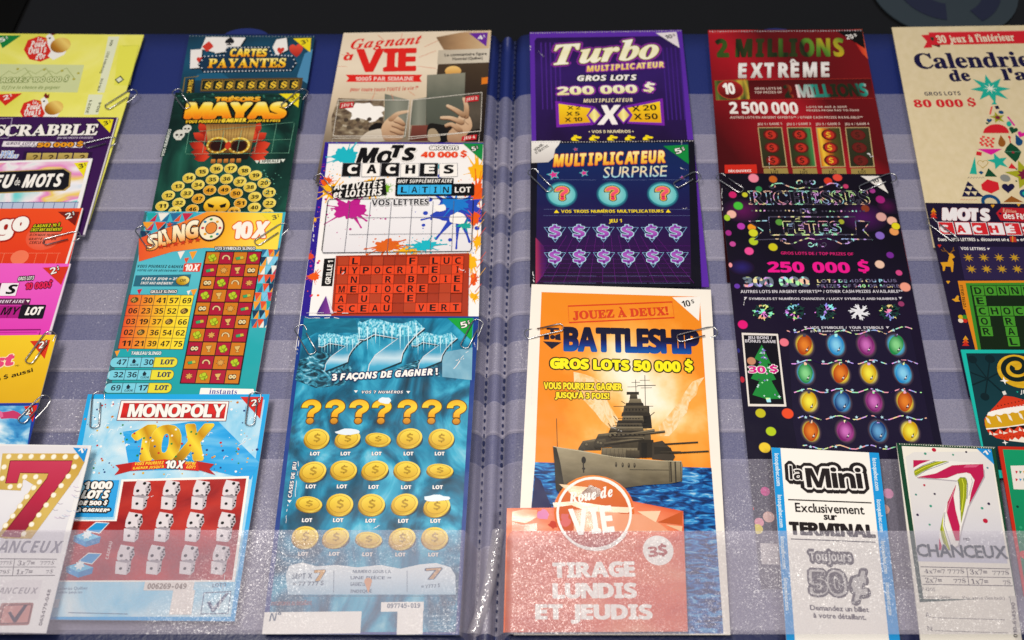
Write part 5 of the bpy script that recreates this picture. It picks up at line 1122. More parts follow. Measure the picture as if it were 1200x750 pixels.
T.part('sea_picture').poly([(88, 690), (762, 712), (808, 1345), (35, 1345)], cloud(('#031a44', '#083c7c', '#1268b4', '#3a9cd8', '#c4e2ee'), 13, 1, 3.4, 9, .9, (.3, .44, .53, .62, .74), seed=2))
T.part('dark_wave').poly([(88, 745), (110, 760), (150, 860), (172, 900), (70, 900)], ink('#141a50'))  # dark navy wave shape at the left rim of the sea
p = T.part('slogan_stamp'); re = ink('#d8401c')
p.ln([(214, 94), (612, 78), (620, 138), (218, 157)], 6, re, True); p.t('JOUEZ À DEUX!', 234, 144, 598, 127, 38, re, 'se', bold=1.4, gap=.05)
T.part('title').t('BATTLESHIP', 200, 262, 716, 274, 86, grad(('#0a5ab0', '#102878', '#141238', '#0c0c28'), 'v', (0, .3, .5, 1)), 'sb', st=[(3, ink('#ffb040'))], bold=5, gap=.03)
p = T.part('ship_emblem'); bl = ink('#1a1830')
p.poly([(118, 228), (190, 232), (152, 258)], bl); p.poly([(122, 205), (134, 195), (142, 208), (142, 222), (122, 222)], bl); p.el(155, 212, 10, bl); p.poly([(165, 222), (165, 205), (184, 198), (186, 225)], bl); p.box(132, 176, 180, 177, 8, bl); p.box(146, 182, 160, 182, 14, bl)
p = T.part('prize_text'); p.t('GROS LOTS 50 000 $', 148, 330, 690, 345, 46, ink('#fff01a'), 'sb', st=[(8, BK)], bold=3, sp=.3)
p = T.part('slogan'); p.t('VOUS POURRIEZ GAGNER', 122, 410, 420, 415, 25, ink('#ffe62a'), 'sb', st=[(4, ink('#3a2408'))], bold=1); p.t('JUSQU\'À 3 FOIS!', 165, 444, 372, 449, 27, ink('#ffe62a'), 'sb', st=[(4, ink('#3a2408'))], bold=1)
# the ship, its grey hull and towers
T.view(620, 430, 4.165)
p = T.part('warship_picture')
g1, g2, g3, g4, g5 = ink('#40382e'), grad(('#2c271f', '#5a503f'), 'v', noise=.6, scale=8), grad(('#4a4132', '#847860'), 'v', noise=.6, scale=8), ink('#2e2820'), ink('#211d18')
def hb(x0, x1, y0, y1, m, t=0): p.poly([(x0+t, y0), (x1-t, y0), (x1, y1), (x0, y1)], m)
p.ln([(565, 40), (568, 200)], 3, g4); p.ln([(528, 92), (618, 90)], 4, g4); p.ln([(540, 66), (590, 65)], 2.5, g4); p.ln([(545, 103), (600, 102)], 2.5, g4); p.ln([(520, 62), (522, 130)], 3, g4); p.ln([(500, 76), (542, 75)], 2.5, g4); p.ln([(480, 98), (530, 97)], 2.5, g4); p.ln([(412, 193), (606, 192)], 3, g4)
hb(545, 590, 190, 300, g4, 4); hb(556, 600, 240, 300, g5, 6); hb(476, 536, 122, 136, g4); hb(490, 530, 134, 158, g2, 4); hb(480, 556, 156, 190, g3, 12); hb(470, 560, 176, 190, g4, 4)
hb(456, 585, 190, 238, g2, 8); hb(450, 592, 226, 242, g4, 3); hb(452, 560, 240, 268, g3, 5); hb(428, 560, 262, 278, g4, 6); hb(424, 555, 276, 300, g2, 6); hb(392, 560, 294, 316, g3, 6); hb(388, 610, 312, 324, g4, 3)
for x in range(470, 560, 16): p.box(x, 206, x+8, 206, 8, g5)
for x in range(462, 540, 14): p.box(x, 250, x+6, 250, 6, g5)
for x in range(436, 540, 15): p.box(x, 284, x+8, 284, 6, g5)
hb(400, 600, 322, 440, g2, 8); hb(530, 610, 358, 445, g4, 4); hb(548, 575, 372, 446, g5)
p.poly([(600, 372), (650, 362), (690, 400), (712, 440), (700, 462), (600, 452)], g1); p.poly([(610, 392), (690, 396), (700, 420), (610, 430)], g4)
for a, b, w in (((660, 380), (824, 370), 9), ((680, 424), (876, 414), 9), ((640, 420), (740, 420), 12)): p.ln([a, b], w, g4); p.ln([(a[0], a[1]-2), (b[0], b[1]-2)], w*.35, g2)
p.poly([(240, 398), (262, 362), (330, 350), (352, 382), (352, 408), (240, 410)], g2); p.poly([(262, 362), (330, 350), (338, 360), (258, 374)], g3)
p.poly([(316, 374), (338, 330), (425, 320), (446, 346), (440, 392), (322, 398)], g1); p.poly([(338, 330), (425, 320), (432, 332), (332, 344)], g3); p.poly([(318, 396), (330, 358), (372, 352), (380, 392)], g2)
for a, b, w in (((425, 342), (612, 314), 19), ((500, 336), (662, 318), 12), ((365, 380), (560, 354), 20), ((400, 352), (556, 350), 9)):
    p.ln([a, b], w, g4); p.ln([(a[0], a[1]-w*.2), (b[0], b[1]-w*.2)], w*.45, g3)
for x, y in ((280, 380), (336, 372), (350, 376), (396, 338), (420, 336)): p.el(x, y, 7, g3, st=[(2, g5)])
hb(352, 530, 398, 448, g3, 2); hb(470, 540, 410, 448, g2, 2)
for y in (204, 224, 252, 272, 288, 306): p.ln([(470-(y-200)*.7, y), (575, y-1)], 2, g5)
for x in range(400, 560, 22): p.box(x, 330, x+9, 330, 8, g5)
for a, b in (((430, 262), (412, 240)), ((400, 296), (386, 276)), ((590, 240), (612, 222)), ((470, 180), (450, 168))): p.ln([a, b], 3, g4)
for x in range(356, 530, 20): p.ln([(x, 402), (x, 440)], 1.5, g1)
HULL = grad(('#2e281e', '#645a46', '#90846a', '#a6997d'), 'v', (0, .4, .78, 1), .45, 7)
p.poly([(118, 392), (240, 408), (420, 444), (520, 452), (640, 462), (742, 464), (748, 482), (746, 560), (690, 572), (560, 580), (420, 600), (240, 640), (170, 660), (132, 520)], HULL)
p.poly([(116, 390), (134, 398), (152, 470), (172, 590), (168, 640), (130, 600), (124, 480)], ink('#2a241c')); p.poly([(240, 640), (420, 596), (480, 590), (420, 640), (240, 690)], ink('#3a3228'))
for x in (682, 690, 712, 738): p.ln([(x, 466), (x+4, 566)], 7 if x in (690, 712) else 3, ink('#3a342a'))
p.ln([(490, 505), (682, 507)], 3, g4); p.ln([(134, 252), (138, 390)], 3, g4); p.ln([(118, 392), (420, 444), (640, 462), (742, 464)], 3, ink('#ccc0a0'))
for x, y in ((424, 480), (456, 482), (486, 484), (514, 484)): p.el(x, y, 5, g5, 12); p.el(x-1, y-2, 2.5, g3, 7)
p.el(266, 458, 11, g5, 17); p.ln([(264, 470), (266, 520)], 6, g4); p.el(266, 500, 8, g4, 6)
for x in range(390, 470, 10): p.ln([(x, 444+(x-390)*.05), (x, 428)], 1.2, g4)
# lower part of the ticket, inside the pocket
T.view(600, 330, 3.26)
scuff(T, (75, 400, 73, 470, 2), (380, 560, 420, 575, 1.5))
T.done()
# the red draw card with its die-cut round top
T = Ticket([(594, 595.5), (800.6, 599), (806, 740), (590, 741)], 'red orange foil card with a round badge on top, standing before the warship ticket', Z(3)+.02, '#e86a4a',
    cloud(('#d8582e', '#e87048', '#f08a62', '#f6ae88'), 3, .8, 1.4, 6, .6, (.3, .45, .6, .75), rough=.2), cat='draw card', name='draw_card',
    outline=[(594, 595.5)]+[(696+48*math.cos(R(a)), 601-44*math.sin(R(a))) for a in range(172, 7, -11)]+[(800.6, 599), (806, 740), (590, 741)])
T.view(580, 540, 3.571)
p = T.part('badge').el(415, 215, 168, grad(('#c84a18', '#e06a1c', '#ee8a2a'), 'v', noise=.3, scale=3), 155).el(415, 220, 158, WH, 152).el(415, 220, 148, grad(('#b84428', '#d05a20', '#dc7426'), 'v', noise=.2), 142)
T.view(600, 560, 5.454)
p = T.part('painted_reflection')  # reflections of the crinkled foil, painted on as pale and dark patches
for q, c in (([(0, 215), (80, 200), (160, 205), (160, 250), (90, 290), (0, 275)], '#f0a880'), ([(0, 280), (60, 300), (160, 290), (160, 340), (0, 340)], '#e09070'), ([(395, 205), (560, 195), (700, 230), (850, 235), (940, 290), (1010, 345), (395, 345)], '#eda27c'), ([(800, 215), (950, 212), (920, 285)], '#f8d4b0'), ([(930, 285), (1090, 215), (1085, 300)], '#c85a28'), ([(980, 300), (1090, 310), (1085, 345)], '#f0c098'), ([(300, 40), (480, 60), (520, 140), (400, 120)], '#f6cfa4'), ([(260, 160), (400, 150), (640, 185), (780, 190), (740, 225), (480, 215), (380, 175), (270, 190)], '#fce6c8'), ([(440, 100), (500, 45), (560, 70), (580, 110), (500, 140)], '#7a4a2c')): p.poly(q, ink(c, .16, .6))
T.part('pink_flourish').wob(205, 235, 38, ink('#e08ab8'), 14, .3, 4).wob(340, 270, 34, ink('#d86a68'), 12, .4, 5).wob(262, 300, 26, ink('#c83a20'), 12, .3, 8)
T.view(580, 540, 3.571)
T.part('badge_ring').ln([(415+153*math.cos(6.283*i/48), 220+148*math.sin(6.283*i/48)) for i in range(48)], 10, WH, True)
p = T.part('badge_lettering'); p.t('Roue de', 312, 178, 498, 148, 44, WH, 'sei', sh=.1, bold=1.5); p.t('VIE', 322, 312, 500, 296, 108, WH, 'sb', bold=2)
T.part('price_badge').el(683, 375, 64, WH, 62).t('3$', 645, 402, 722, 398, 52, ink('#b84a34'), 'sb', bold=2)
p = T.part('lettering')
p.t('TIRAGE', 245, 488, 585, 482, 60, WH, 'sb', bold=3); p.t('LUNDIS', 245, 574, 592, 572, 60, WH, 'sb', bold=3); p.t('ET JEUDIS', 172, 662, 658, 662, 60, WH, 'sb', bold=3)
T.done()
# ================================================================== fifth column
T = Ticket([(829.8, 35.4), (1010.3, 34.4), (1068, 330), (852, 330)], 'deep red ticket with rainbow foil numbers and four columns of round symbols', .038, '#6a1418', grad(('#24040a', '#4c060a', '#8c0e18', '#b01422', '#5c0a0e', '#7a0c12'), 'd', (0, .3, .46, .54, .68, 1), .2, 2), tilt=(0, .016))
T.view(815, 25, 4.056)
T.parts and None
holo = cloud(('#12180c', '#2e3a18', '#1a2412', '#5a8a2a', '#d8b020', '#c8341a', '#1e2a12', '#20301a'), 1, 1.6, .15, 2, .6, (.2, .36, .44, .5, .56, .6, .66, .8), rough=.25, rot=20)
holo2 = cloud(('#20280f', '#46521e', '#b8a020', '#e8d840', '#7a1a14', '#1a2010'), 1.4, 1.5, .2, 2, .5, (.25, .4, .5, .55, .62, .75), rough=.25, rot=15, seed=3)
holo3 = cloud(('#1a2010', '#222a16', '#2a9a8a', '#f4d8d8', '#e04a2a', '#222a16', '#1a2010'), 1, 1.9, .1, 2, .4, (.2, .4, .47, .52, .57, .63, .8), rough=.25, seed=2)
p = T.part('light_streak'); p.poly([(720, 40), (792, 38), (830, 190), (790, 150)], grad(('#5a0a0c', '#c82a20', '#e86030'), 'h')); p.poly([(60, 60), (120, 60), (400, 30), (60, 42)], ink('#b8242a'))
drk = ink('#3a0808')
T.part('title').t('2 MILLIONS', 106, 168, 716, 164, 82, holo, 'sbi', st=[(5, drk)], bold=4)
T.part('subtitle').t('EXTRÊME', 205, 268, 648, 262, 84, grad(('#c8beb8', '#f4f0ec', '#e0d8d4')), 'sbi', st=[(4, drk)], bold=3, gap=.12)
p = T.part('prize_band'); p.poly([(90, 282), (832, 272), (846, 362), (98, 376)], grad(('#6a0c10', '#4a0a0a'))); p.poly([(90, 282), (248, 276), (258, 370), (98, 376)], cloud(('#2c3a1c', '#5a6a2a', '#c8a83a', '#3a4a20'), 1, 2, .3, 3, .5, (.3, .45, .56, .7), rough=.25)); p.ln([(90, 282), (832, 272)], 2, ink('#c03a2c')); p.ln([(98, 376), (846, 366)], 2, ink('#c03a2c'))
p.el(165, 325, 58, grad(('#5a0c0c', '#a82020'), 'v'), 42, st=[(4, ink('#b84830'))]); p.t('10', 136, 346, 190, 344, 50, WH, 'sbi', bold=2)
lt = ink('#d8c0b4')
p.t('GROS LOTS DE', 282, 326, 410, 324, 11, lt, 'sb', gap=.12); p.t('TOP PRIZES OF', 282, 344, 412, 342, 11, lt, 'sb', gap=.12)
p.t('2 MILLIONS', 428, 362, 822, 354, 58, holo3, 'sb', bold=3, st=[(3, drk)])
p = T.part('prize_text'); p.t('2 500 000', 165, 438, 490, 440, 54, grad(('#e8dcd4', '#fdf8f4')), 'sb', bold=1.5, sp=.2)
for y, a in ((412, 'LOTS DE 40$ À 500$'), (428, 'PRIZES FROM $40 TO $500')): p.t(a, 528, y, 720 if y == 412 else 778, y-1, 11, lt, 'sb', gap=.12)
T.part('caption').t('AUTRES LOTS EN ARGENT OFFERTS** / OTHER CASH PRIZES AVAILABLE**', 165, 462, 796, 462, 11, lt, 'sb', gap=.12)
for i in range(4):
    x = 295+i*138.5; p = T.part('symbol_column')
    p.t(f'JEU {i+1} / GAME {i+1}', x, 494, x+116, 492, 11, lt, 'sb', gap=.12)
    gl = (grad(('#2a2a16', '#3a3a1e')), grad(('#2e301a', '#3a4a22', '#3e8a4a', '#3a3a1e'), 'h', (0, .7, .92, 1)), grad(('#c85a1a', '#f4c83a', '#c86a1a', '#5a4a1a', '#34401c'), 'h', (0, .18, .4, .6, 1)), grad(('#2a2a18', '#36361e')))[i]
    dx = 11+i*.7
    p.poly([(x, 504), (x+116, 503), (x+142, 692), (x+24, 695)], ink('#b8a070')); p.poly([(x+5, 508), (x+112, 507), (x+136, 688), (x+28, 690)], gl)
    for j in range(3):
        cx, cy_ = x+62+j*6.5, 540+j*61; p.el(cx, cy_, 34, ink('#6a1a14'), 24, st=[(2, ink('#38100c'))]); p.el(cx, cy_, 25, ink('#c03020') if i != 3 else ink('#6a2018'), 20)
        p.t('$', cx-11, cy_+15, cx+11, cy_+15, 30, ink('#f0c030') if i == 2 else ink('#4a1a10'), 'sb')
    p.poly([(x+28, 700), (x+142, 697), (x+150, 740), (x+32, 742)], ink('#a08a4a')); p.tri(x+82, 705, 6, BK); p.t('LOT', x+64, 724, x+102, 723, 14, BK, 'se')
p = T.part('discover_tag'); p.poly([(138, 682), (290, 680), (296, 742), (140, 742)], ink('#d02818')); p.t('DÉCOUVREZ', 158, 718, 266, 716, 14, WH, 'sb', gap=.12)
corner(T, [(672, 48), (792, 40), (806, 130)], ink('#0e0806'), '20$', 720, 86, 768, 80, 21, WH, 'sb')
perf(T, 62, 46, 790, 42, 58)
scuff(T, (820, 630, 842, 645, 6), (350, 640, 352, 700, 2))
T.done()

T = Ticket([(843, 203), (1043.6, 204), (1136, 690), (892, 690)], 'black ticket with glittering lettering, blurred coloured lights and rows of light bulbs', .036, '#1a1222', grad(('#140c22', '#161028', '#1a0e2a', '#0e0818', '#100818'), 'v', (0, .35, .6, .8, 1), .3, 3), tilt=(0, .022))
T.view(830, 195, 3.848)
rn = random.Random(11)
for x, y, r, c in ((150, 200, 90, '#5a1050'), (700, 230, 110, '#4a1058'), (150, 455, 60, '#2a1f6a'), (820, 180, 60, '#4a0a40'), (480, 330, 120, '#2c0c38')): T.part('purple_glow').el(x, y, r, grad((c, '#1c0c26'), 'r', (.1, .95)), r*.6)
bok = ((204, 53, 25, '#f08aa0'), (292, 58, 20, '#c8641c'), (540, 66, 20, '#d83a20'), (582, 48, 23, '#e84a38'), (135, 178, 23, '#48c03a'), (110, 128, 19, '#d0206a'), (105, 216, 23, '#f4b8a8'), (82, 232, 18, '#a8d02a'), (148, 270, 19, '#b83ab0'), (196, 275, 20, '#f09a20'), (203, 300, 22, '#d8d82a'), (204, 338, 22, '#b8d028'), (184, 382, 22, '#f0509a'), (292, 364, 22, '#d0c81c'), (776, 150, 22, '#a8207a'), (780, 228, 25, '#e0a8a0'), (828, 246, 24, '#f0b8a0'), (838, 294, 22, '#f0a05a'), (845, 270, 20, '#e8d820'), (774, 312, 22, '#8a6ac8'), (773, 442, 23, '#f0c8b0'), (888, 544, 26, '#f4a08a'), (156, 714, 24, '#e02078'), (95, 445, 14, '#f09aa0'), (320, 252, 18, '#5a9a3a'), (600, 250, 14, '#a8b030'), (708, 190, 20, '#8a3a20'), (228, 102, 16, '#2a8a4a'), (165, 128, 14, '#c8c82a'), (90, 300, 16, '#a82a8a'), (820, 400, 18, '#7a2a9a'), (110, 350, 15, '#c84a9a'), (860, 480, 16, '#d84a8a'), (130, 540, 14, '#6a3ab0'), (620, 90, 13, '#c83a6a'), (740, 110, 14, '#a83a90'), (870, 620, 15, '#9a3a6a'))
for x, y, r, c in bok: T.part('light_spot').el(x, y, r, grad((c, c, '#2a1030'), 'r', (0, .82, 1.05)), r*.84)
G1, G2_ = foil('glitter foil', 40, .5, '#4a4658', .8), ink('#100c18')
T.part('title').t('RICHESSES', 186, 170, 730, 170, 58, G2_, 'se', st=[(3.4, G1)], gap=.08); T.parts[-1].t('DES', 415, 212, 492, 212, 22, G1, 'sb', gap=.1)
p = T.part('glitter_dots')
for i in range(12): p.el(198+i*18.5, 200, 4.5, G1, n=8); p.el(515+i*17, 202, 4.5, G1, n=8)
p = T.part('ribbon'); bk2 = ink('#120a1c')
p.poly([(180, 252), (275, 250), (278, 330), (205, 332), (248, 292)], bk2); p.poly([(662, 250), (732, 252), (700, 290), (742, 330), (668, 326)], bk2)
p.ln([(275, 245), (183, 248), (246, 290), (208, 332), (330, 328)], 6, G1); p.ln([(662, 245), (728, 250), (698, 288), (740, 330), (600, 328)], 6, G1); p.ln([(272, 228), (662, 228), (668, 308), (280, 310)], 6, G1, True)
p.t('FÊTES', 345, 300, 598, 300, 62, G2_, 'sb', bold=1, st=[(4.5, G1)], gap=.13)
p = T.part('scrollwork')
def scroll(pts, w=5): p.ln(pts, w, G1)
def curl(x, y, r, a0, a1, n=14, k=.6): return [(x+r*(1-k*i/n)*math.cos(R(a0+(a1-a0)*i/n)), y+.8*r*(1-k*i/n)*math.sin(R(a0+(a1-a0)*i/n))) for i in range(n+1)]
for cx, cy_, q in ((440, 80, 1), (490, 346, -1)):
    for sgn in (-1, 1):
        scroll([(cx+sgn*x, cy_+q*y) for x, y in ((0, 14), (40, 22), (80, 10), (110, -4), (140, -2), (158, 10))]); scroll([(cx+sgn*158+sgn*a, cy_+q*(b)) for a, b in curl(-8, 8, 16, 0, 300)]); scroll([(cx+sgn*a, cy_+q*b) for a, b in curl(30, -6, 16, 180, 520)])
    p.star(cx, cy_-q*8, 12, G1, 6, .4)
mg = ink('#f01890')
p = T.part('prize_text'); p.t('GROS LOTS DE / TOP PRIZES OF', 328, 397, 655, 402, 13, ink('#d02070'), 'sb'); p.t('250 000 $', 272, 476, 728, 480, 58, mg, 'sb', bold=2, sp=.35)
p = T.part('prize_count'); p.t('300 000', 162, 542, 458, 540, 42, foil('glitter bright', 40, .6, '#6a7886', .8), 'sb', bold=2.5, sp=.3); p = T.part('prize_caption'); p.t('LOTS DE 40$ OU PLUS', 492, 524, 850, 522, 18, foil('glitter small', 40, .5, '#6a6484'), 'sb', gap=.12); p.t('PRIZES OF $40 OR MORE', 492, 546, 862, 546, 18, foil('glitter small', 40, .5, '#6a6484'), 'sb', gap=.12)
wh2 = ink('#d8d4dc')
p = T.part('caption'); p.t('AUTRES LOTS EN ARGENT OFFERTS** / OTHER CASH PRIZES AVAILABLE**', 146, 571, 878, 570, 13, wh2, 'sb'); p = T.part('caption'); p.t('SYMBOLES ET NUMÉROS CHANCEUX / LUCKY SYMBOLS AND NUMBERS', 184, 602, 852, 602, 13, wh2, 'sb'); p.tri(168, 594, 8, wh2); p.tri(866, 594, 8, wh2)
for x, k in ((248, 10), (388, 9), (528, 11), (680, 6), (816, 10)):
    p = T.part('snowflake'); m = foil('glitter green', 40, .55, '#1c4038', 1.0) if k != 6 else ink('#e8e8f0'); y = 658
    for i in range(k):
        a = 6.283*i/k+.2; p.ln([(x+8*math.cos(a), y+7*math.sin(a)), (x+50*math.cos(a), y+38*math.sin(a))], 5, m); p.el(x+38*math.cos(a), y+29*math.sin(a), 6, m, n=8)
        for s_ in (-.3, .3): p.ln([(x+26*math.cos(a), y+20*math.sin(a)), (x+42*math.cos(a+s_), y+32*math.sin(a+s_))], 4, m)
    if k == 6: p.star(x, y, 44, ink('#f0f0f6'), 6, .35)
    p.el(x, y, 12, m, n=10)
corner(T, [(686, 44), (770, 44), (812, 122)], ink('#ece6e0'), '10$', 742, 78, 786, 66, 20, DK, 'sb')
T.view(850, 370, 4.412)
p = T.part('caption'); p.t('VOS SYMBOLES / YOUR SYMBOLS', 440, 68, 818, 68, 13, wh2, 'sb', sp=.4); p.t('ET NUMÉROS', 442, 87, 582, 87, 13, wh2, 'sb'); p.t('AND NUMBERS', 648, 87, 812, 87, 13, wh2, 'sb'); p.tri(415, 61, 9, wh2); p.tri(838, 61, 9, wh2)
p = T.part('number_panel'); p.poly([(325, 90), (955, 70), (1075, 640), (1110, 800), (395, 800), (350, 560)], ink('#1c1430'))
BUL = {'o': ('#e8842c', '#b04410', '#e8c838'), 'c': ('#8ad4f4', '#1e88cc', '#4ab8e8'), 'm': ('#d070c0', '#7a1a6a', '#a83a90'), 'g': ('#8ad890', '#1f8a48', '#4ab0d8'), 'y': ('#f8ec4a', '#d0a008', '#e8d860'), 'b': ('#68a8d8', '#123a78', '#3a98d0')}
for j, (y, row, xs) in enumerate(((152, 'ocmg', (408, 572, 728, 882)), (298, 'goyc', (414, 595, 742, 918)), (445, 'ybmo', (432, 602, 768, 928)), (598, 'ombY', (442, 620, 790, 954)))):
    for k, (c, x) in enumerate(zip(row.lower(), xs)):
        a, b, g = BUL[c]; rot = ((12, 0, -6, 14), (-6, 16, -6, 10), (12, 14, -6, 0), (-6, 16, 0, 18))[j][k]
        p = T.part('light_bulb'); p.el(x, y, 56, grad((g, g, '#4a3a48', '#1c1430'), 'r', (0, .62, .84, 1)), 68, rot)
        P = []
        for i in range(24):
            t = 6.283*i/24; rx = 38*(1-.22*max(0, math.sin(t))*0-(.18 if math.sin(t) < 0 else -.02)*abs(math.sin(t))); u, v = rx*math.cos(t), -51*math.sin(t); ca, sa = math.cos(R(-rot)), math.sin(R(-rot)); P.append((x+u*ca+v*sa, y-u*sa+v*ca))
        p.poly(P, grad((a, a, b, b), 'r', (0, .25, .95, 1))); T.part('bulb_cap', p).poly([(x-8, y-58), (x+8, y-58), (x+7, y-42), (x-7, y-42)], G1)
        p.poly([(x+4, y+34), (x+22, y+6), (x+18, y+32)], ink('#1a1a3a')); p.star(x+14, y+24, 7, WH, 4, .4)
for j, (y, x0, x1) in enumerate(((78, 318, 965), (240, 335, 995), (388, 355, 1015), (528, 375, 1040), (680, 400, 1060))):
    p = T.part('light_string'); p.ln([(x0+(x1-x0)*i/24, y+11*math.sin(i*1.05+j)-(10 if j == 0 else 0)*i/24+ (14 if j == 0 and 5 < i < 20 else 0)) for i in range(25)], 6, foil('glitter violet', 55, .3, '#201040'))
    for i in range(5): p.star(x0+40+i*(x1-x0-60)/4.6, y-2, 10, ink('#bfe8f4'), 5, .45)
p = T.part('bonus_panel'); p.poly([(84, 88), (272, 94), (316, 470), (118, 468)], ink('#ece4dc')); p.poly([(94, 100), (264, 104), (304, 458), (126, 456)], ink('#0e0a16'))
p.t('JEU BONI /', 116, 120, 242, 122, 15, wh2, 'sb'); p.t('BONUS GAME', 102, 138, 262, 142, 15, wh2, 'sb')
gn = ink('#1f8a3a')
for k, (a, b, c) in enumerate((((188, 150), (150, 222), (236, 250)), ((196, 210), (132, 325), (262, 330)), ((206, 280), (140, 410), (290, 430)))): p.poly([a, b, ((b[0]+c[0])/2, b[1]+22), c], gn)
p.poly([(208, 425), (232, 425), (236, 448), (214, 448)], G1)
for i in range(26):
    y = 170+rn.random()*250; w = (y-150)*.24; x = 190+(y-150)*.09+(rn.random()*2-1)*w; p.star(x, y, 6+rn.random()*5, (ink('#d8f4f4'), G1, ink('#8a6ad0'))[i % 3], 4, .4)
p.t('30 $', 122, 296, 270, 298, 42, ink('#d8208a'), 'sb', st=[(5, WH)], bold=1.5)
for x, y, r, c in ((90, 46, 27, '#e8187a'), (304, 138, 25, '#f0788a'), (134, 236, 24, '#c88a6a'), (182, 504, 28, '#c8c020'), (322, 506, 32, '#f0502a'), (236, 598, 28, '#b8d020'), (204, 682, 32, '#f4d038'), (80, 330, 20, '#c0283a'), (60, 180, 16, '#2a2a7a')): T.part('light_spot').el(x, y, r, grad((c, c, '#2a1030'), 'r', (0, .85, 1.05)), r*.88)
T.view(840, 520, 3.26)
for x, y, r, c in ((185, 182, 18, '#e02a90'), (162, 300, 18, '#f4a0b0'), (198, 280, 22, '#f0c0b0'), (156, 326, 20, '#f4e04a'), (134, 248, 8, '#f05040'), (640, 250, 20, '#e8a080'), (655, 190, 20, '#e080b0')): T.part('light_spot').el(x, y, r, ink(c), r*.95)
p = T.part('code_label'); p.box(165, 380, 232, 382, 80, ink('#e8e0da'))
T.view(830, 195, 3.848)
scuff(T, (170, 590, 162, 625, 4), (60, 100, 64, 200, 2))
T.done()

T = Ticket([(904, 524.4), (1029.8, 530.8), (1056, 762), (922, 756)], 'small white slip with two bright blue side strips and fat black rounded lettering', Z(3), '#fbf6ee', ink('#fbf6ee'), cat='ticket slip', name='ticket_slip')
T.view(880, 510, 3.125)
b_ = ink('#1c9ae0')
for q, a in (([(75, 45), (108, 47), (164, 790), (128, 790)], (92, 100)), ([(432, 62), (468, 65), (552, 790), (510, 790)], (452, 466))):
    p = T.part('side_strip'); p.poly(q, b_)
    for k in range(4):
        f0, f1 = (k*152+22)/745, (k*152+140)/745; xa = lambda f: q[0][0]+(q[3][0]-q[0][0])*f+10
        p.t('lotoquebec.com', xa(f0), q[0][1]+f0*745, xa(f1), q[0][1]+f1*745, 15, ink('#d8ecf8'), 'n', bold=.6)
tx = ink('#231c1c')
p = T.part('title'); ol_ = [(17, tx), (11, WH), (5, tx)]
p.t('la', 142, 162, 190, 165, 52, tx, 'sb', bold=1, st=[(17, tx)]); p.t('Mini', 205, 192, 412, 196, 76, tx, 'sb', bold=3, st=[(22, tx)], gap=.06)
p.t('la', 142, 162, 190, 165, 52, WH, 'sb', bold=3.5); p.t('Mini', 205, 192, 412, 196, 76, WH, 'sb', bold=8, gap=.06); p.t('la', 143, 162, 189, 165, 50, tx, 'sb', bold=.3); p.t('Mini', 207, 191, 410, 195, 73, tx, 'sb', bold=1.5, gap=.06)
p = T.part('rule'); p.ln([(136, 236), (442, 248)], 5, tx); p = T.part('rule'); p.ln([(146, 380), (456, 392)], 4, tx)
p = T.part('lettering'); p.t('Exclusivement', 164, 280, 416, 290, 32, tx, 'n', bold=1, gap=.07); p.t('sur', 268, 309, 316, 311, 17, tx, 'n', bold=1.2, gap=.06); p.t('TERMINAL', 145, 362, 455, 374, 43, tx, 'sb', bold=3)
g_ = ink('#4a4448')
p = T.part('price_lettering'); p.t('Toujours', 216, 460, 370, 464, 36, g_, 'sb', bold=3, st=[(10, g_)]); p.t('Toujours', 216, 460, 370, 464, 36, ink('#d8d4d0'), 'sb'); p.t('50', 222, 580, 350, 584, 84, g_, 'sb', bold=2, st=[(13, g_)]); p.t('50', 222, 580, 350, 584, 84, ink('#c8c4c0'), 'sb', bold=5); p.t('50', 228, 578, 346, 581, 78, g_, 'sb', bold=1); p.t('¢', 372, 584, 428, 586, 88, g_, 'sb', st=[(10, g_)], bold=2); p.t('¢', 376, 578, 424, 580, 78, ink('#c8c4c0'), 'sb', bold=2)
p = T.part('small_print'); p.t('Demandez un billet', 218, 640, 432, 648, 18, g_, 'n', bold=1); p.t('à votre détaillant.', 230, 668, 422, 676, 18, g_, 'n', bold=1)
T.done()
# ================================================================== sixth column, cut off by the right edge of the photo
T = Ticket([(1045, 32), (1240, 29), (1330, 290), (1094, 290)], 'cream calendar ticket with a fir tree made of small coloured shapes under a turquoise star', Z(0), '#e4d4ac', cloud(('#e2d0a6', '#e6d4ac', '#ead8b2'), 30, 1, 1, 4, 0, (.3, .5, .7)))
T.view(1030, 20, 3.41)
nv, rd, tq, gn = ink('#1a1440'), ink('#d8202c'), ink('#1fb09a'), ink('#0e4a2c')
p = T.part('ribbon'); p.poly([(168, 72), (210, 70), (212, 122), (178, 124), (192, 98)], rd); p.poly([(198, 62), (655, 54), (655, 104), (205, 112)], rd); p.poly([(212, 112), (245, 111), (243, 122)], ink('#5a1018')); p.t('♥', 208, 94, 222, 94, 14, ink('#2a3a2a'), 'n'); p.t('30 jeux à l\'intérieur', 236, 104, 544, 94, 30, ink('#f4e8cc'), 'se', bold=.6, sp=.3); p.ln([(198, 62), (655, 54)], 3, ink('#f08a8a'))
p = T.part('title'); p.t('Calendrier', 152, 206, 660, 196, 60, nv, 'se', bold=2, gap=.045); p.t('de', 288, 256, 368, 254, 44, nv, 'se', bold=2); p.t('l\'avent', 500, 252, 800, 248, 46, nv, 'se', bold=2)
p = T.part('prize_text'); p.t('GROS LOTS', 184, 314, 328, 312, 15, nv, 'sb', gap=.14); p.t('80 000 $', 144, 360, 390, 358, 36, rd, 'se', bold=1.5, gap=.1)
p = T.part('tree_star'); p.star(445, 288, 80, tq, 8, .45, 0); p.star(445, 286, 30, ink('#f0f0dc'), 8, .25)
T.view(1120, 110, 5.55)
def sh(pts, m): T.part('tree_ornament').poly(pts, m)
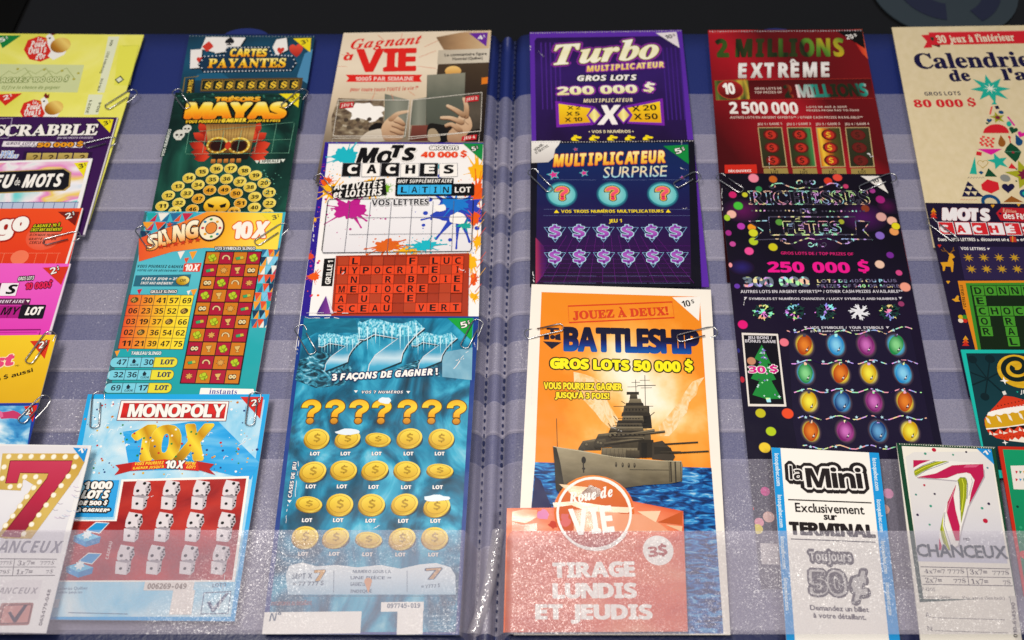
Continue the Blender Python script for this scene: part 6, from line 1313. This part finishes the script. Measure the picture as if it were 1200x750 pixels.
def heart(x, y, r, m, line=False, rot=0):
    P = []
    for i in range(30):
        t = 6.283*i/30; u, v = 16*math.sin(t)**3/16, -(13*math.cos(t)-5*math.cos(2*t)-2*math.cos(3*t)-math.cos(4*t))/16
        ca, sa = math.cos(rot), math.sin(rot); P.append((x+r*(u*ca-v*sa), y+r*.85*(u*sa+v*ca)))
    q = T.part('tree_ornament')
    if line: q.ln(P, 4, m, True)
    else: q.poly(P, m)
ol, bn, bl, mg = ink('#a8a81e'), ink('#9a5a1e'), ink('#124a7a'), ink('#e01a9a')
sh([(232, 70), (250, 46), (270, 70)], tq); sh([(218, 132), (228, 84), (242, 80), (228, 136)], ink('#e85a50')); sh([(252, 80), (276, 76), (286, 98), (262, 100)], nv); T.part('tree_ornament').el(295, 120, 17, bl, 12, 10)
def mstar(x, y, r): q = T.part('tree_ornament'); q.star(x, y, r, ol, 5, .42, 5); q.star(x, y, r*.42, ink('#7a1a3a'), 8, .6); [q.el(x+r*.55*math.cos(a), y+r*.5*math.sin(a), r*.05, gn, n=6) for a in (0, 1.2, 2.5, 3.8, 5)]
mstar(272, 155, 52); heart(218, 174, 18, bl); heart(205, 192, 10, gn); sh([(332, 150), (344, 148), (388, 205), (378, 210)], mg); T.part('tree_ornament').el(346, 196, 16, tq, 18, -20); heart(374, 236, 30, gn, rot=.3); heart(425, 264, 26, mg, rot=.4)
q = T.part('tree_ornament'); q.poly([(178, 256)]+[(262-84*math.cos(R(a)), 256-58*math.sin(R(a))) for a in range(0, 181, 15)]+[(346, 256)], rd)
q = T.part('tree_ornament')
for j in range(5):
    for i in range(3): q.poly([(x+a, y+b) for a, b in ((0, 0), (18, 4), (16, 16), (-2, 12)) for x, y in (((160 if j % 2 else 172)+i*30-j*2+i*2, 272+j*13+i*6),)], ink('#e83838'))
def drop(x, y, r, m, rot=0):
    P = [(x+r*math.cos(R(a))*.9, y+r*1.0*math.sin(R(a))) for a in range(-20, 201, 20)]+[(x-rot*8, y-r*1.9)]; sh(P, m)
drop(300, 318, 27, bn, 1); drop(412, 312, 26, bl, 3)
sh([(140, 358), (302, 358), (230, 398)], mg); sh([(136, 374), (170, 380), (166, 404), (132, 398)], rd); sh([(124, 408), (138, 524), (90, 520)], tq); heart(176, 455, 34, ink('#b89a3a'), True)
q = T.part('tree_ornament'); q.star(276, 440, 72, tq, 5, .42, 8)
q = T.part('tree_ornament'); q.poly([(356, 318), (400, 350), (426, 378), (410, 420), (388, 446), (350, 412), (316, 378), (330, 348)], gn); q.el(349, 282, 9, rd, 9); q.ln([(350, 290), (355, 320)], 6, rd); q.ln([(320, 376), (424, 378)], 3, ink('#6aa88a')); q.star(372, 382, 14, ink('#a8203a'), 6, .4)
sh([(362, 450), (398, 490), (342, 484)], rd); sh([(148, 510), (164, 500), (182, 512), (166, 526)], bl); sh([(212, 484), (270, 540), (188, 538)], gn)
T.part('tree_ornament').el(322, 548, 33, ink('#8e8e88'), 24); mstar(450, 530, 128)
T.part('tree_ornament').ln([(78+i*9, 550-(i % 2)*10) for i in range(13)], 3, nv)
T.part('tree_ornament').poly([(165, 590), (205, 556), (276, 576), (284, 622), (232, 648), (172, 624)], rd); heart(340, 612, 42, nv)
q = T.part('tree_ornament')
for a in ((78, 568), (66, 602), (108, 602), (54, 636), (96, 636), (140, 636)): q.poly([(a[0], a[1]), (a[0]+42, a[1]+34), (a[0]-14, a[1]+32)], nv)
T.part('tree_ornament').ln([(30+i*9, 692-(i % 2)*8) for i in range(13)], 3, ink('#c8504a'))
q = T.part('tree_ornament'); q.el(228, 705, 62, bl, 50); q.el(228, 708, 40, ink('#dccba2'), 30); q = T.part('tree_ornament'); q.el(455, 650, 40, bl, 30); q.el(455, 650, 22, tq, 16)
sh([(362, 664), (440, 705), (310, 705)], bn)
T.done()

T = Ticket([(1084.7, 237.6), (1305, 240), (1400, 465), (1135.4, 465)], 'dark purple festive ticket with a golden reindeer and a green crossword grid', Z(1), '#241a34', ink('#1c1230'))
T.view(1070, 230, 3.946)
gd, gr2 = ink('#e0a020'), ink('#3a8a28')
p = T.part('title'); p.t('MOTS', 138, 108, 362, 112, 52, ink('#f4eef0'), 'sbi', bold=5, st=[(6, ink('#b8202c'))], gap=.03)
p = T.part('letter_tiles')
for i, c in enumerate('CACHÉS'):
    x = 116+i*76.5; a = ink('#d8242c'); w_ = ink('#f4eef0'); d = i in (0, 2, 4); p.box(x, 120+i, x+66, 121+i, 54, a if d else w_, st=[(3, w_ if d else a)]); p.t(c, x+15, 166+i, x+51, 166+i, 38 if c == 'É' else 32, w_ if d else a, 'sb', bold=2)
p = T.part('gift_tag'); p.poly([(384, 78), (408, 52), (600, 58), (600, 122), (404, 112)], ink('#c01c28'), ); p.el(402, 80, 7, ink('#1c1230'), n=12); p.t('Édition', 415, 74, 478, 78, 20, ink('#f0c0a0'), 'sei'); p.t('des Fêtes', 420, 104, 560, 108, 28, WH, 'sb')
T.part('caption').t('Dans « VOS LETTRES », découvrez un', 118, 207, 430, 207, 15, WH, 'sb', sp=.35); p = T.part('caption'); p.t('«', 436, 207, 444, 207, 9, WH, 'n', bold=1); p.t('» et', 480, 207, 520, 207, 12, WH, 'sb'); p.box(446, 186, 474, 188, 24, ink('#c83a28')); p.ln([(460, 184), (460, 212)], 4, gd)
p = T.part('number_panel'); p.poly([(208, 232), (600, 236), (600, 388), (238, 386)], ink('#2c2048')); p.t('VOS LETTRES', 222, 248, 336, 250, 13, WH, 'sb', sp=.3); p.tri(348, 244, 7, WH)
for j in range(2):
    for i in range(5): T.part('gold_star').star(256+i*71+j*13, 284+j*53, 26, ink('#c89a20'), 8, .36)
for k, y in enumerate((84, 674)):
    p = T.part('small_tree'); x = 94+k*148
    for j, m in enumerate((gd, ink('#d85a1a'), ink('#c8281c'))): p.poly([(x-12-j*2, y-10+j*14), (x, y-30+j*13), (x+14+j*2, y-10+j*14)], m)
p = T.part('reindeer'); p.poly([(126, 306), (160, 304), (168, 272), (160, 262), (182, 266), (194, 282), (180, 290), (188, 306), (184, 350), (178, 350), (174, 326), (150, 324), (146, 344), (138, 346), (136, 324)], gd)
for q in ([(166, 264), (148, 250), (140, 238)], [(152, 254), (136, 254), (130, 246)], [(172, 264), (186, 248), (186, 236)], [(182, 254), (192, 250)]): p.ln(q, 4, ink('#8a5a1a'))
for x, y, m in ((162, 398, gd), (368, 46, gd), (488, 40, gd), (122, 230, ink('#c8281c'))): T.part('tiny_heart').poly([(x-9, y-4), (x-4, y-8), (x, y-5), (x+4, y-8), (x+9, y-4), (x, y+8)], m)
p = T.part('printed_dove'); p.poly([(178, 476), (192, 474), (204, 458), (212, 462), (210, 478), (218, 486), (196, 488)], gd)
p = T.part('clover')
for i, c in enumerate(('#c8281c', '#e8d8c0', '#d8b020', '#3a8a28')): a = R(45+i*90); p.el(230+14*math.cos(a), 567+12*math.sin(a), 12, ink(c), 10, n=12)
p = T.part('crossword_grid'); p.poly([(206, 392), (600, 390), (600, 720), (290, 720)], ink('#e08a1a')); p.poly([(242, 402), (600, 400), (600, 720), (300, 720)], gr2); p.poly([(262, 414), (600, 412), (600, 720), (316, 720)], ink('#12240e'))
tx, g3 = ink('#12240e'), ink('#46962a')
for j, r in enumerate(('DONNER', 'E....', 'CHOCO', 'O.R..', 'R.A..', '..L..')):
    for i, c in enumerate(r):
        if c == '.' : continue
        x, y = 270+i*57+j*10, 416+j*47; p.poly([(x, y), (x+54, y), (x+60, y+44), (x+7, y+44)], g3); iw = 17; p.t(c, x+32-iw+2, y+38, x+32+iw, y+38, 32, tx, 'sb')
p = T.part('grid_tag'); p.poly([(206, 394), (240, 394), (258, 524), (232, 524)], ink('#e08a1a'))
p.t('VOTRE GRILLE', 246, 516, 228, 412, 13, tx, 'sb')
T.done()

T = Ticket([(1126, 409.7), (1330, 410.5), (1400, 560), (1158, 560)], 'turquoise edged ticket with a gold swirl and a red and gold patterned bauble', Z(2), '#1ac8b8', ink('#18bcae'))
T.view(1100, 400, 5.36)
T.part('panel').poly([(172, 75), (1100, 75), (1300, 900), (306, 800)], grad(('#0c2a30', '#123c44', '#0e3038'), 'v'))
p = T.part('starburst'); d = ink('#0a2228')
for x, y in ((212, 114), (322, 110), (290, 348), (200, 195), (420, 175), (210, 275), (400, 320)): p.ln([(306, 236), (x, y)], 8, d)
for x, y, r in ((212, 114, 28), (322, 110, 30), (290, 348, 27)): p.el(x, y, r, d)
p = T.part('gold_swirl'); p.el(500, 190, 132, cloud(('#b8860a', '#e0b020', '#f0cc38'), 3, 1, 3, 4, 1), 104); sp = []
for i in range(60):
    t = i/59; a = R(20-560*t+180); r = 20+88*t; sp.append((485+r*math.cos(a), 165+r*.82*math.sin(a)))
p.ln(sp, 32, ink('#10201e'))
T.part('caption').t('JEU 1', 512, 328, 600, 328, 22, WH, 'sbi'); T.parts[-1].star(494, 318, 8, tq, 4, .5)
p = T.part('twinkle'); p.star(411, 250, 28, WH, 4, .3); p = T.part('twinkle'); p.star(417, 636, 20, WH, 4, .3)
p = T.part('bauble'); rd2 = ink('#d83a1a')
p.poly([(396, 318), (416, 312), (426, 334), (406, 340)], ink('#e8e4dc')); B = [(410, 342), (360, 400), (312, 450), (286, 490), (290, 530), (310, 572), (360, 608), (440, 626), (560, 640), (700, 600), (760, 500), (700, 420), (560, 376), (470, 350)]
p.poly(B, rd2); p.poly([(330, 440), (420, 420), (560, 402), (700, 420), (720, 440), (560, 430), (440, 455), (310, 472), (302, 462)], WH); p.poly([(304, 468), (440, 452), (560, 428), (730, 446), (752, 510), (560, 520), (420, 540), (296, 548), (288, 500)], ink('#d8a418')); p.poly([(296, 548), (420, 538), (560, 516), (750, 508), (748, 516), (560, 524), (420, 546), (298, 556)], WH)
for i in range(4): p.el(330+i*50, 458-i*7, 24, WH, 14)
for i in range(6): x, y = 310+i*68, 502-i*10; p.poly([(x-18, y-26), (x+4, y-12), (x+18, y+22), (x-4, y+8)], ink('#f4ecdc'))
for i in range(7):
    x, y = 345+i*62, 580-i*8; p.poly([(x-30, y-24), (x+28, y-30), (x+2, y-4)], ink('#2a1010')); p.poly([(x-4, y-4), (x+30, y+4), (x-2, y+14)], ink('#f0e0d0')); p.poly([(x-26, y-14), (x-8, y+10), (x-30, y+8)], ink('#f0e0d0'))
for i in range(12): p.el(370+i*22, 408-i*5, 4, ink('#3a1010'), n=8); p.el(350+i*20, 436-i*4, 3, WH, n=6); p.el(390+i*20, 606-i*2, 3, ink('#3a1010'), n=6)
p.poly([(445, 612), (460, 622), (478, 604), (500, 620), (520, 600), (560, 618), (560, 640), (440, 626)], ink('#f4ecdc'))
T.done()

def seven_strip(T, pts, w):
    pass
T = Ticket([(1050.6, 519), (1166, 524), (1200, 768), (1080, 762)], 'white slip in a dark green frame with a candy striped seven and confetti dots', Z(4), '#f4eee2', ink('#ece6da'), cat='ticket slip', name='ticket_slip')
T.view(880, 510, 3.125)
gn2 = ink('#14452c')
p = T.part('green_frame'); p.poly([(533, 28), (895, 45), (980, 616), (950, 616), (948, 594), (618, 612)], gn2); p.poly([(552, 40), (880, 52), (968, 590), (944, 592), (940, 600), (632, 600)], ink('#f2ecdf'))
p = T.part('picture_panel'); p.poly([(596, 62), (850, 60), (885, 110), (940, 470), (612, 462), (566, 80)], grad(('#c8c8d8', '#e0dcdc', '#e6e2de'), 'v'))
p = T.part('striped_seven'); rd3, wh3 = ink('#c01a50'), ink('#f0ece6')
T.view(1050, 520, 5.357)
S7 = [(108, 104), (140, 101), (330, 108), (520, 122), (548, 160), (550, 205), (500, 300), (450, 395), (412, 520), (388, 640), (330, 668), (268, 668), (272, 560), (300, 430), (335, 330), (376, 258), (384, 232), (250, 220), (130, 212), (112, 190)]
p.poly([(a+8, b+8) for a, b in S7], ink('#b4aeb4')); p.poly(S7, wh3); st7 = ink('#96a018'); nv7 = ink('#3a4470'); lg7 = ink('#c4c0c4')
p.poly([(108, 104), (215, 104), (150, 128), (108, 152)], rd3); p.poly([(112, 172), (170, 140), (250, 112), (330, 110), (240, 140), (160, 180), (122, 204), (114, 192)], st7); p.ln([(116, 182), (185, 146), (290, 112)], 4, ink('#e8e040')); p.ln([(114, 168), (172, 136), (245, 110)], 2.5, nv7); p.ln([(124, 207), (190, 168), (330, 116)], 2.5, nv7)
p.poly([(130, 212), (250, 188), (350, 138), (440, 132), (545, 130), (550, 205), (500, 305), (458, 380), (470, 310), (492, 230), (466, 190), (440, 182), (384, 190), (320, 216), (250, 220)], rd3); p.poly([(440, 134), (520, 136), (500, 150), (420, 152)], ink('#d85a80'))
p.poly([(384, 232), (400, 214), (432, 212), (444, 240), (440, 340), (420, 440), (408, 500), (402, 400), (400, 300)], st7); p.ln([(412, 222), (424, 260), (422, 330), (410, 430)], 5, ink('#dce040')); p.ln([(402, 212), (440, 222), (448, 260), (444, 350)], 2.5, nv7); p.ln([(390, 240), (398, 300), (402, 420)], 2.5, nv7); p.ln([(470, 215), (478, 240), (456, 330)], 3, lg7)
p.poly([(376, 258), (358, 330), (372, 420), (398, 520), (396, 610), (372, 610), (330, 480), (316, 430), (322, 370)], rd3); p.ln([(362, 300), (330, 380), (318, 430)], 4, ink('#e890a8'))
p.poly([(300, 430), (292, 510), (318, 600), (340, 668), (312, 668), (286, 590), (276, 540)], st7); p.ln([(294, 470), (290, 530), (326, 660)], 4, ink('#dce040')); p.ln([(306, 430), (302, 510), (350, 660)], 2.5, nv7); p.poly([(270, 590), (286, 640), (292, 668), (268, 668)], rd3)
T.view(880, 510, 3.125)
for x, y, r, c in ((670, 54, 8, '#c01a3a'), (638, 68, 5, '#4a9a80'), (740, 72, 4, '#4a9a80'), (788, 62, 4, '#302040'), (866, 120, 4, '#5a8a9a'), (634, 184, 4, '#c01a3a'), (604, 218, 4, '#4a8a80'), (672, 216, 4, '#302040'), (658, 260, 5, '#3a9a80'), (610, 292, 5, '#302048'), (654, 328, 4, '#4a9a80'), (870, 252, 5, '#302048'), (846, 268, 5, '#3a9a80'), (858, 314, 9, '#c01a3a')): T.part('confetti_dot').el(x, y, r, ink(c), n=14)
T.part('title').t('CHANCEUX', 610, 444, 940, 452, 44, ink('#3a4a52'), 'n', bold=2, st=[(3.5, ink('#d8d4d8'))], gap=.07); T.parts[-1].t('MD', 778, 386, 800, 387, 9, BK, 'n')
p = T.part('prize_table'); t_ = ink('#2a2426')
p.ln([(620, 482), (948, 490)], 3, t_); p.ln([(624, 516), (954, 522)], 2.5, t_); p.ln([(628, 546), (960, 552)], 3, t_); p.ln([(790, 486), (798, 550)], 2.5, t_)
for s_, a in (('4x7=7 777$', (636, 506, 782, 508, 19)), ('3x7=', (804, 510, 866, 511, 19)), ('777$', (886, 512, 946, 513, 19)), ('2x7=', (640, 540, 700, 541, 19)), ('77$', (744, 542, 788, 543, 19)), ('1x7=', (808, 545, 870, 546, 19)), ('7$', (926, 548, 952, 548, 19))): p.t(s_, *a, t_, 'se')
p = T.part('small_print'); p.t('7-1205', 626, 570, 676, 571, 12, t_, 'n'); p.t('instantané Québec', 628, 596, 736, 598, 10, t_, 'n'); p.t('Voir verso (See back)', 774, 600, 930, 602, 11, t_, 'n'); p.ln([(664, 668), (930, 676)], 2, t_); p.t('A:', 640, 666, 660, 667, 18, t_, 'n'); p.ln([(672, 716), (940, 724)], 2, t_); p.t('N:', 648, 716, 668, 717, 18, t_, 'n'); p.poly([(948, 588), (976, 590), (1000, 780), (972, 780)], ink('#d8d2c8'))
p.t('010-614590', 976, 742, 966, 614, 14, t_, 'sb')
corner(T, [(825, 48), (880, 52), (890, 108)], ink('#1c90d8'), '1$', 856, 76, 878, 68, 17, WH, 'sb')
perf(T, 540, 30, 892, 46, 40, ink('#e8e0d4'))
T.done()

T = Ticket([(1169.6, 523), (1290, 526), (1330, 705), (1200, 699)], 'red framed emerald green slip cut off at the right edge of the picture', Z(3), '#c8321c', ink('#c82a16'), cat='ticket slip', name='ticket_slip')
T.view(880, 510, 3.125)
T.part('green_panel').poly([(922, 52), (1260, 60), (1320, 640), (1010, 590)], grad(('#0a6a4a', '#0e8a5c', '#109a68'), 'v'))
T.part('bunting_panel').poly([(950, 112), (1040, 110), (1040, 200), (962, 198)], ink('#ece4dc'))
p = T.parts[-1]
for i, c in enumerate(('#c82a3a', '#2a8a6a', '#e8b020', '#c82a3a', '#4a9ad0', '#2a8a6a')): x, y = 968+(i % 3)*14, 130+(i//3)*28; p.poly([(x, y), (x+10, y+3), (x+3, y+12)], ink(c))
for x, y, r, c in ((976, 262, 5, '#0a3a2c'), (988, 338, 6, '#2aa070'), (1000, 438, 16, '#d8402a')): T.part('confetti_dot').el(x, y, r, ink(c), n=14)
T.done()
# ================================================================== paper clips holding the tickets to the pockets
steel = sheet_mat('clip steel', (.5, .5, .51), .28); steel.node_tree.nodes['Principled BSDF'].inputs['Metallic'].default_value = 1
def arc_pts(cx, cy, r, a0, a1, n=8): return [(cx+r*math.cos(R(a0+(a1-a0)*i/n)), cy+r*math.sin(R(a0+(a1-a0)*i/n))) for i in range(n+1)]
def clip_mesh(L=.30, w=.036, r=.0038):
    """bent wire: the upper tongue lies on the ticket (x from .05 to L), the outer bend passes the edge and the lower tongue goes under it"""
    P = []
    def add(pts, z): P.extend([(x, y, z(x) if callable(z) else z) for x, y in pts])
    up = lambda x: .008 if x > .03 else .008-.02*max(0, .03-x)/.03
    add([(.07, w*.62)], .008); add([(L*.78, w*.62)], .008); add(arc_pts(L*.8, 0, w*.62, 90, -90)[1:], .008); add([(.03, -w*.62)], .006)
    add(arc_pts(.0, 0+w*.19, w*.81, -90, -270)[0:], -.001)
    add([(.05, w)], -.012); add([(L*.9, w)], -.016); add(arc_pts(L*.92, -.0, w, 90, -90)[1:], -.016); add([(.12, -w)], -.016)
    vs, fs = [], []; n = 8
    for i, p in enumerate(P):
        p = Vector(p); a = Vector(P[max(i-1, 0)]); b = Vector(P[min(i+1, len(P)-1)]); t = (b-a).normalized(); s = t.cross(Vector((0, 0, 1))).normalized(); u = s.cross(t)
        for k in range(n): q = 2*math.pi*k/n; vs.append(tuple(p+s*r*math.cos(q)+u*r*math.sin(q)))
    for i in range(len(P)-1):
        for k in range(n): fs.append((i*n+k, i*n+(k+1) % n, (i+1)*n+(k+1) % n, (i+1)*n+k))
    fs.append(tuple(range(n))); fs.append(tuple(reversed(range((len(P)-1)*n, len(P)*n))))
    return vs, fs
CV, CF = clip_mesh()
clip0 = None
def clip(x0, y0, x1, y1, z, label, flip=1):
    """x0,y0 the bend outside the ticket, x1,y1 the end of the tongue on it"""
    global clip0
    p0, n = Vector((0, 0, z)), Vector((0, 0, 1)); A, B = hit(x0, y0, p0, n), hit(x1, y1, p0, n); d = (B-A); l = d.length
    if clip0 is None:
        o = clip0 = mesh_obj('paper_clip', CV, CF, [steel], None, None, None, True)
    else:
        o = clip0.copy(); COL.objects.link(o)
    s = l/(.30*.8+.036*.62+.03); s = min(max(s, .7), 1.5)
    o.location = A+d/l*.02*s; o.location.z = z+.006; o.rotation_euler = (0, 0, math.atan2(d.y, d.x)); o.scale = (l/.29, flip*1.0, 1)
    setp(o, label, 'paper clip', 'paper clips on the tickets')
for a in ((158, 107, 124, 129, Z(1), 'steel paper clip on the right edge of the lower yellow ticket'),
          (136, 164, 100, 173, Z(2), 'steel paper clip on the right edge of the purple ticket with serif capitals'),
          (93, 275, 51, 286, Z(4), 'steel paper clip on the right edge of the red orange ticket'),
          (60, 390, 33, 428, Z(6), 'steel paper clip across the price corner of the golden yellow ticket'),
          (55, 465, 24, 497, Z(7), 'steel paper clip on the frosty blue ticket above the seven slip'),
          (205, 107, 221, 129, Z(1), 'steel paper clip at the upper left of the green jungle ticket'),
          (357, 106, 331, 128, Z(1), 'steel paper clip at the upper right of the green jungle ticket'),
          (162, 268, 179, 292, Z(2), 'steel paper clip on the left edge of the orange banner ticket'),
          (335, 264, 299, 288, Z(2), 'steel paper clip on the right edge of the orange banner ticket'),
          (114.5, 461, 111.5, 504, Z(3), 'steel paper clip at the upper left of the bright blue dice ticket'),
          (298, 461, 293, 501, Z(3), 'steel paper clip at the upper right of the bright blue dice ticket'),
          (370, 207, 389, 227, Z(1), 'steel paper clip on the left edge of the paint splashed ticket'),
          (349, 384, 368, 417, Z(2), 'steel paper clip at the upper left of the icy sevens ticket'),
          (560, 376, 543, 410, Z(2), 'steel paper clip at the upper right of the icy sevens ticket'),
          (621, 201, 646, 226, Z(1), 'steel paper clip on the left edge of the question mark ticket'),
          (818, 204, 790, 220, Z(1), 'steel paper clip on the right edge of the question mark ticket'),
          (617, 394, 661, 384, Z(2), 'steel paper clip on the left edge of the warship ticket'),
          (838, 387, 792, 399, Z(2), 'steel paper clip on the right edge of the warship ticket'),
          (841, 207, 870, 226, .064, 'steel paper clip at the upper left of the glittering black ticket'),
          (1047, 206, 1006, 224, .064, 'steel paper clip at the upper right of the glittering black ticket'),
          (1087, 259, 1120, 284, Z(1), 'steel paper clip on the left edge of the reindeer ticket')): clip(*a)
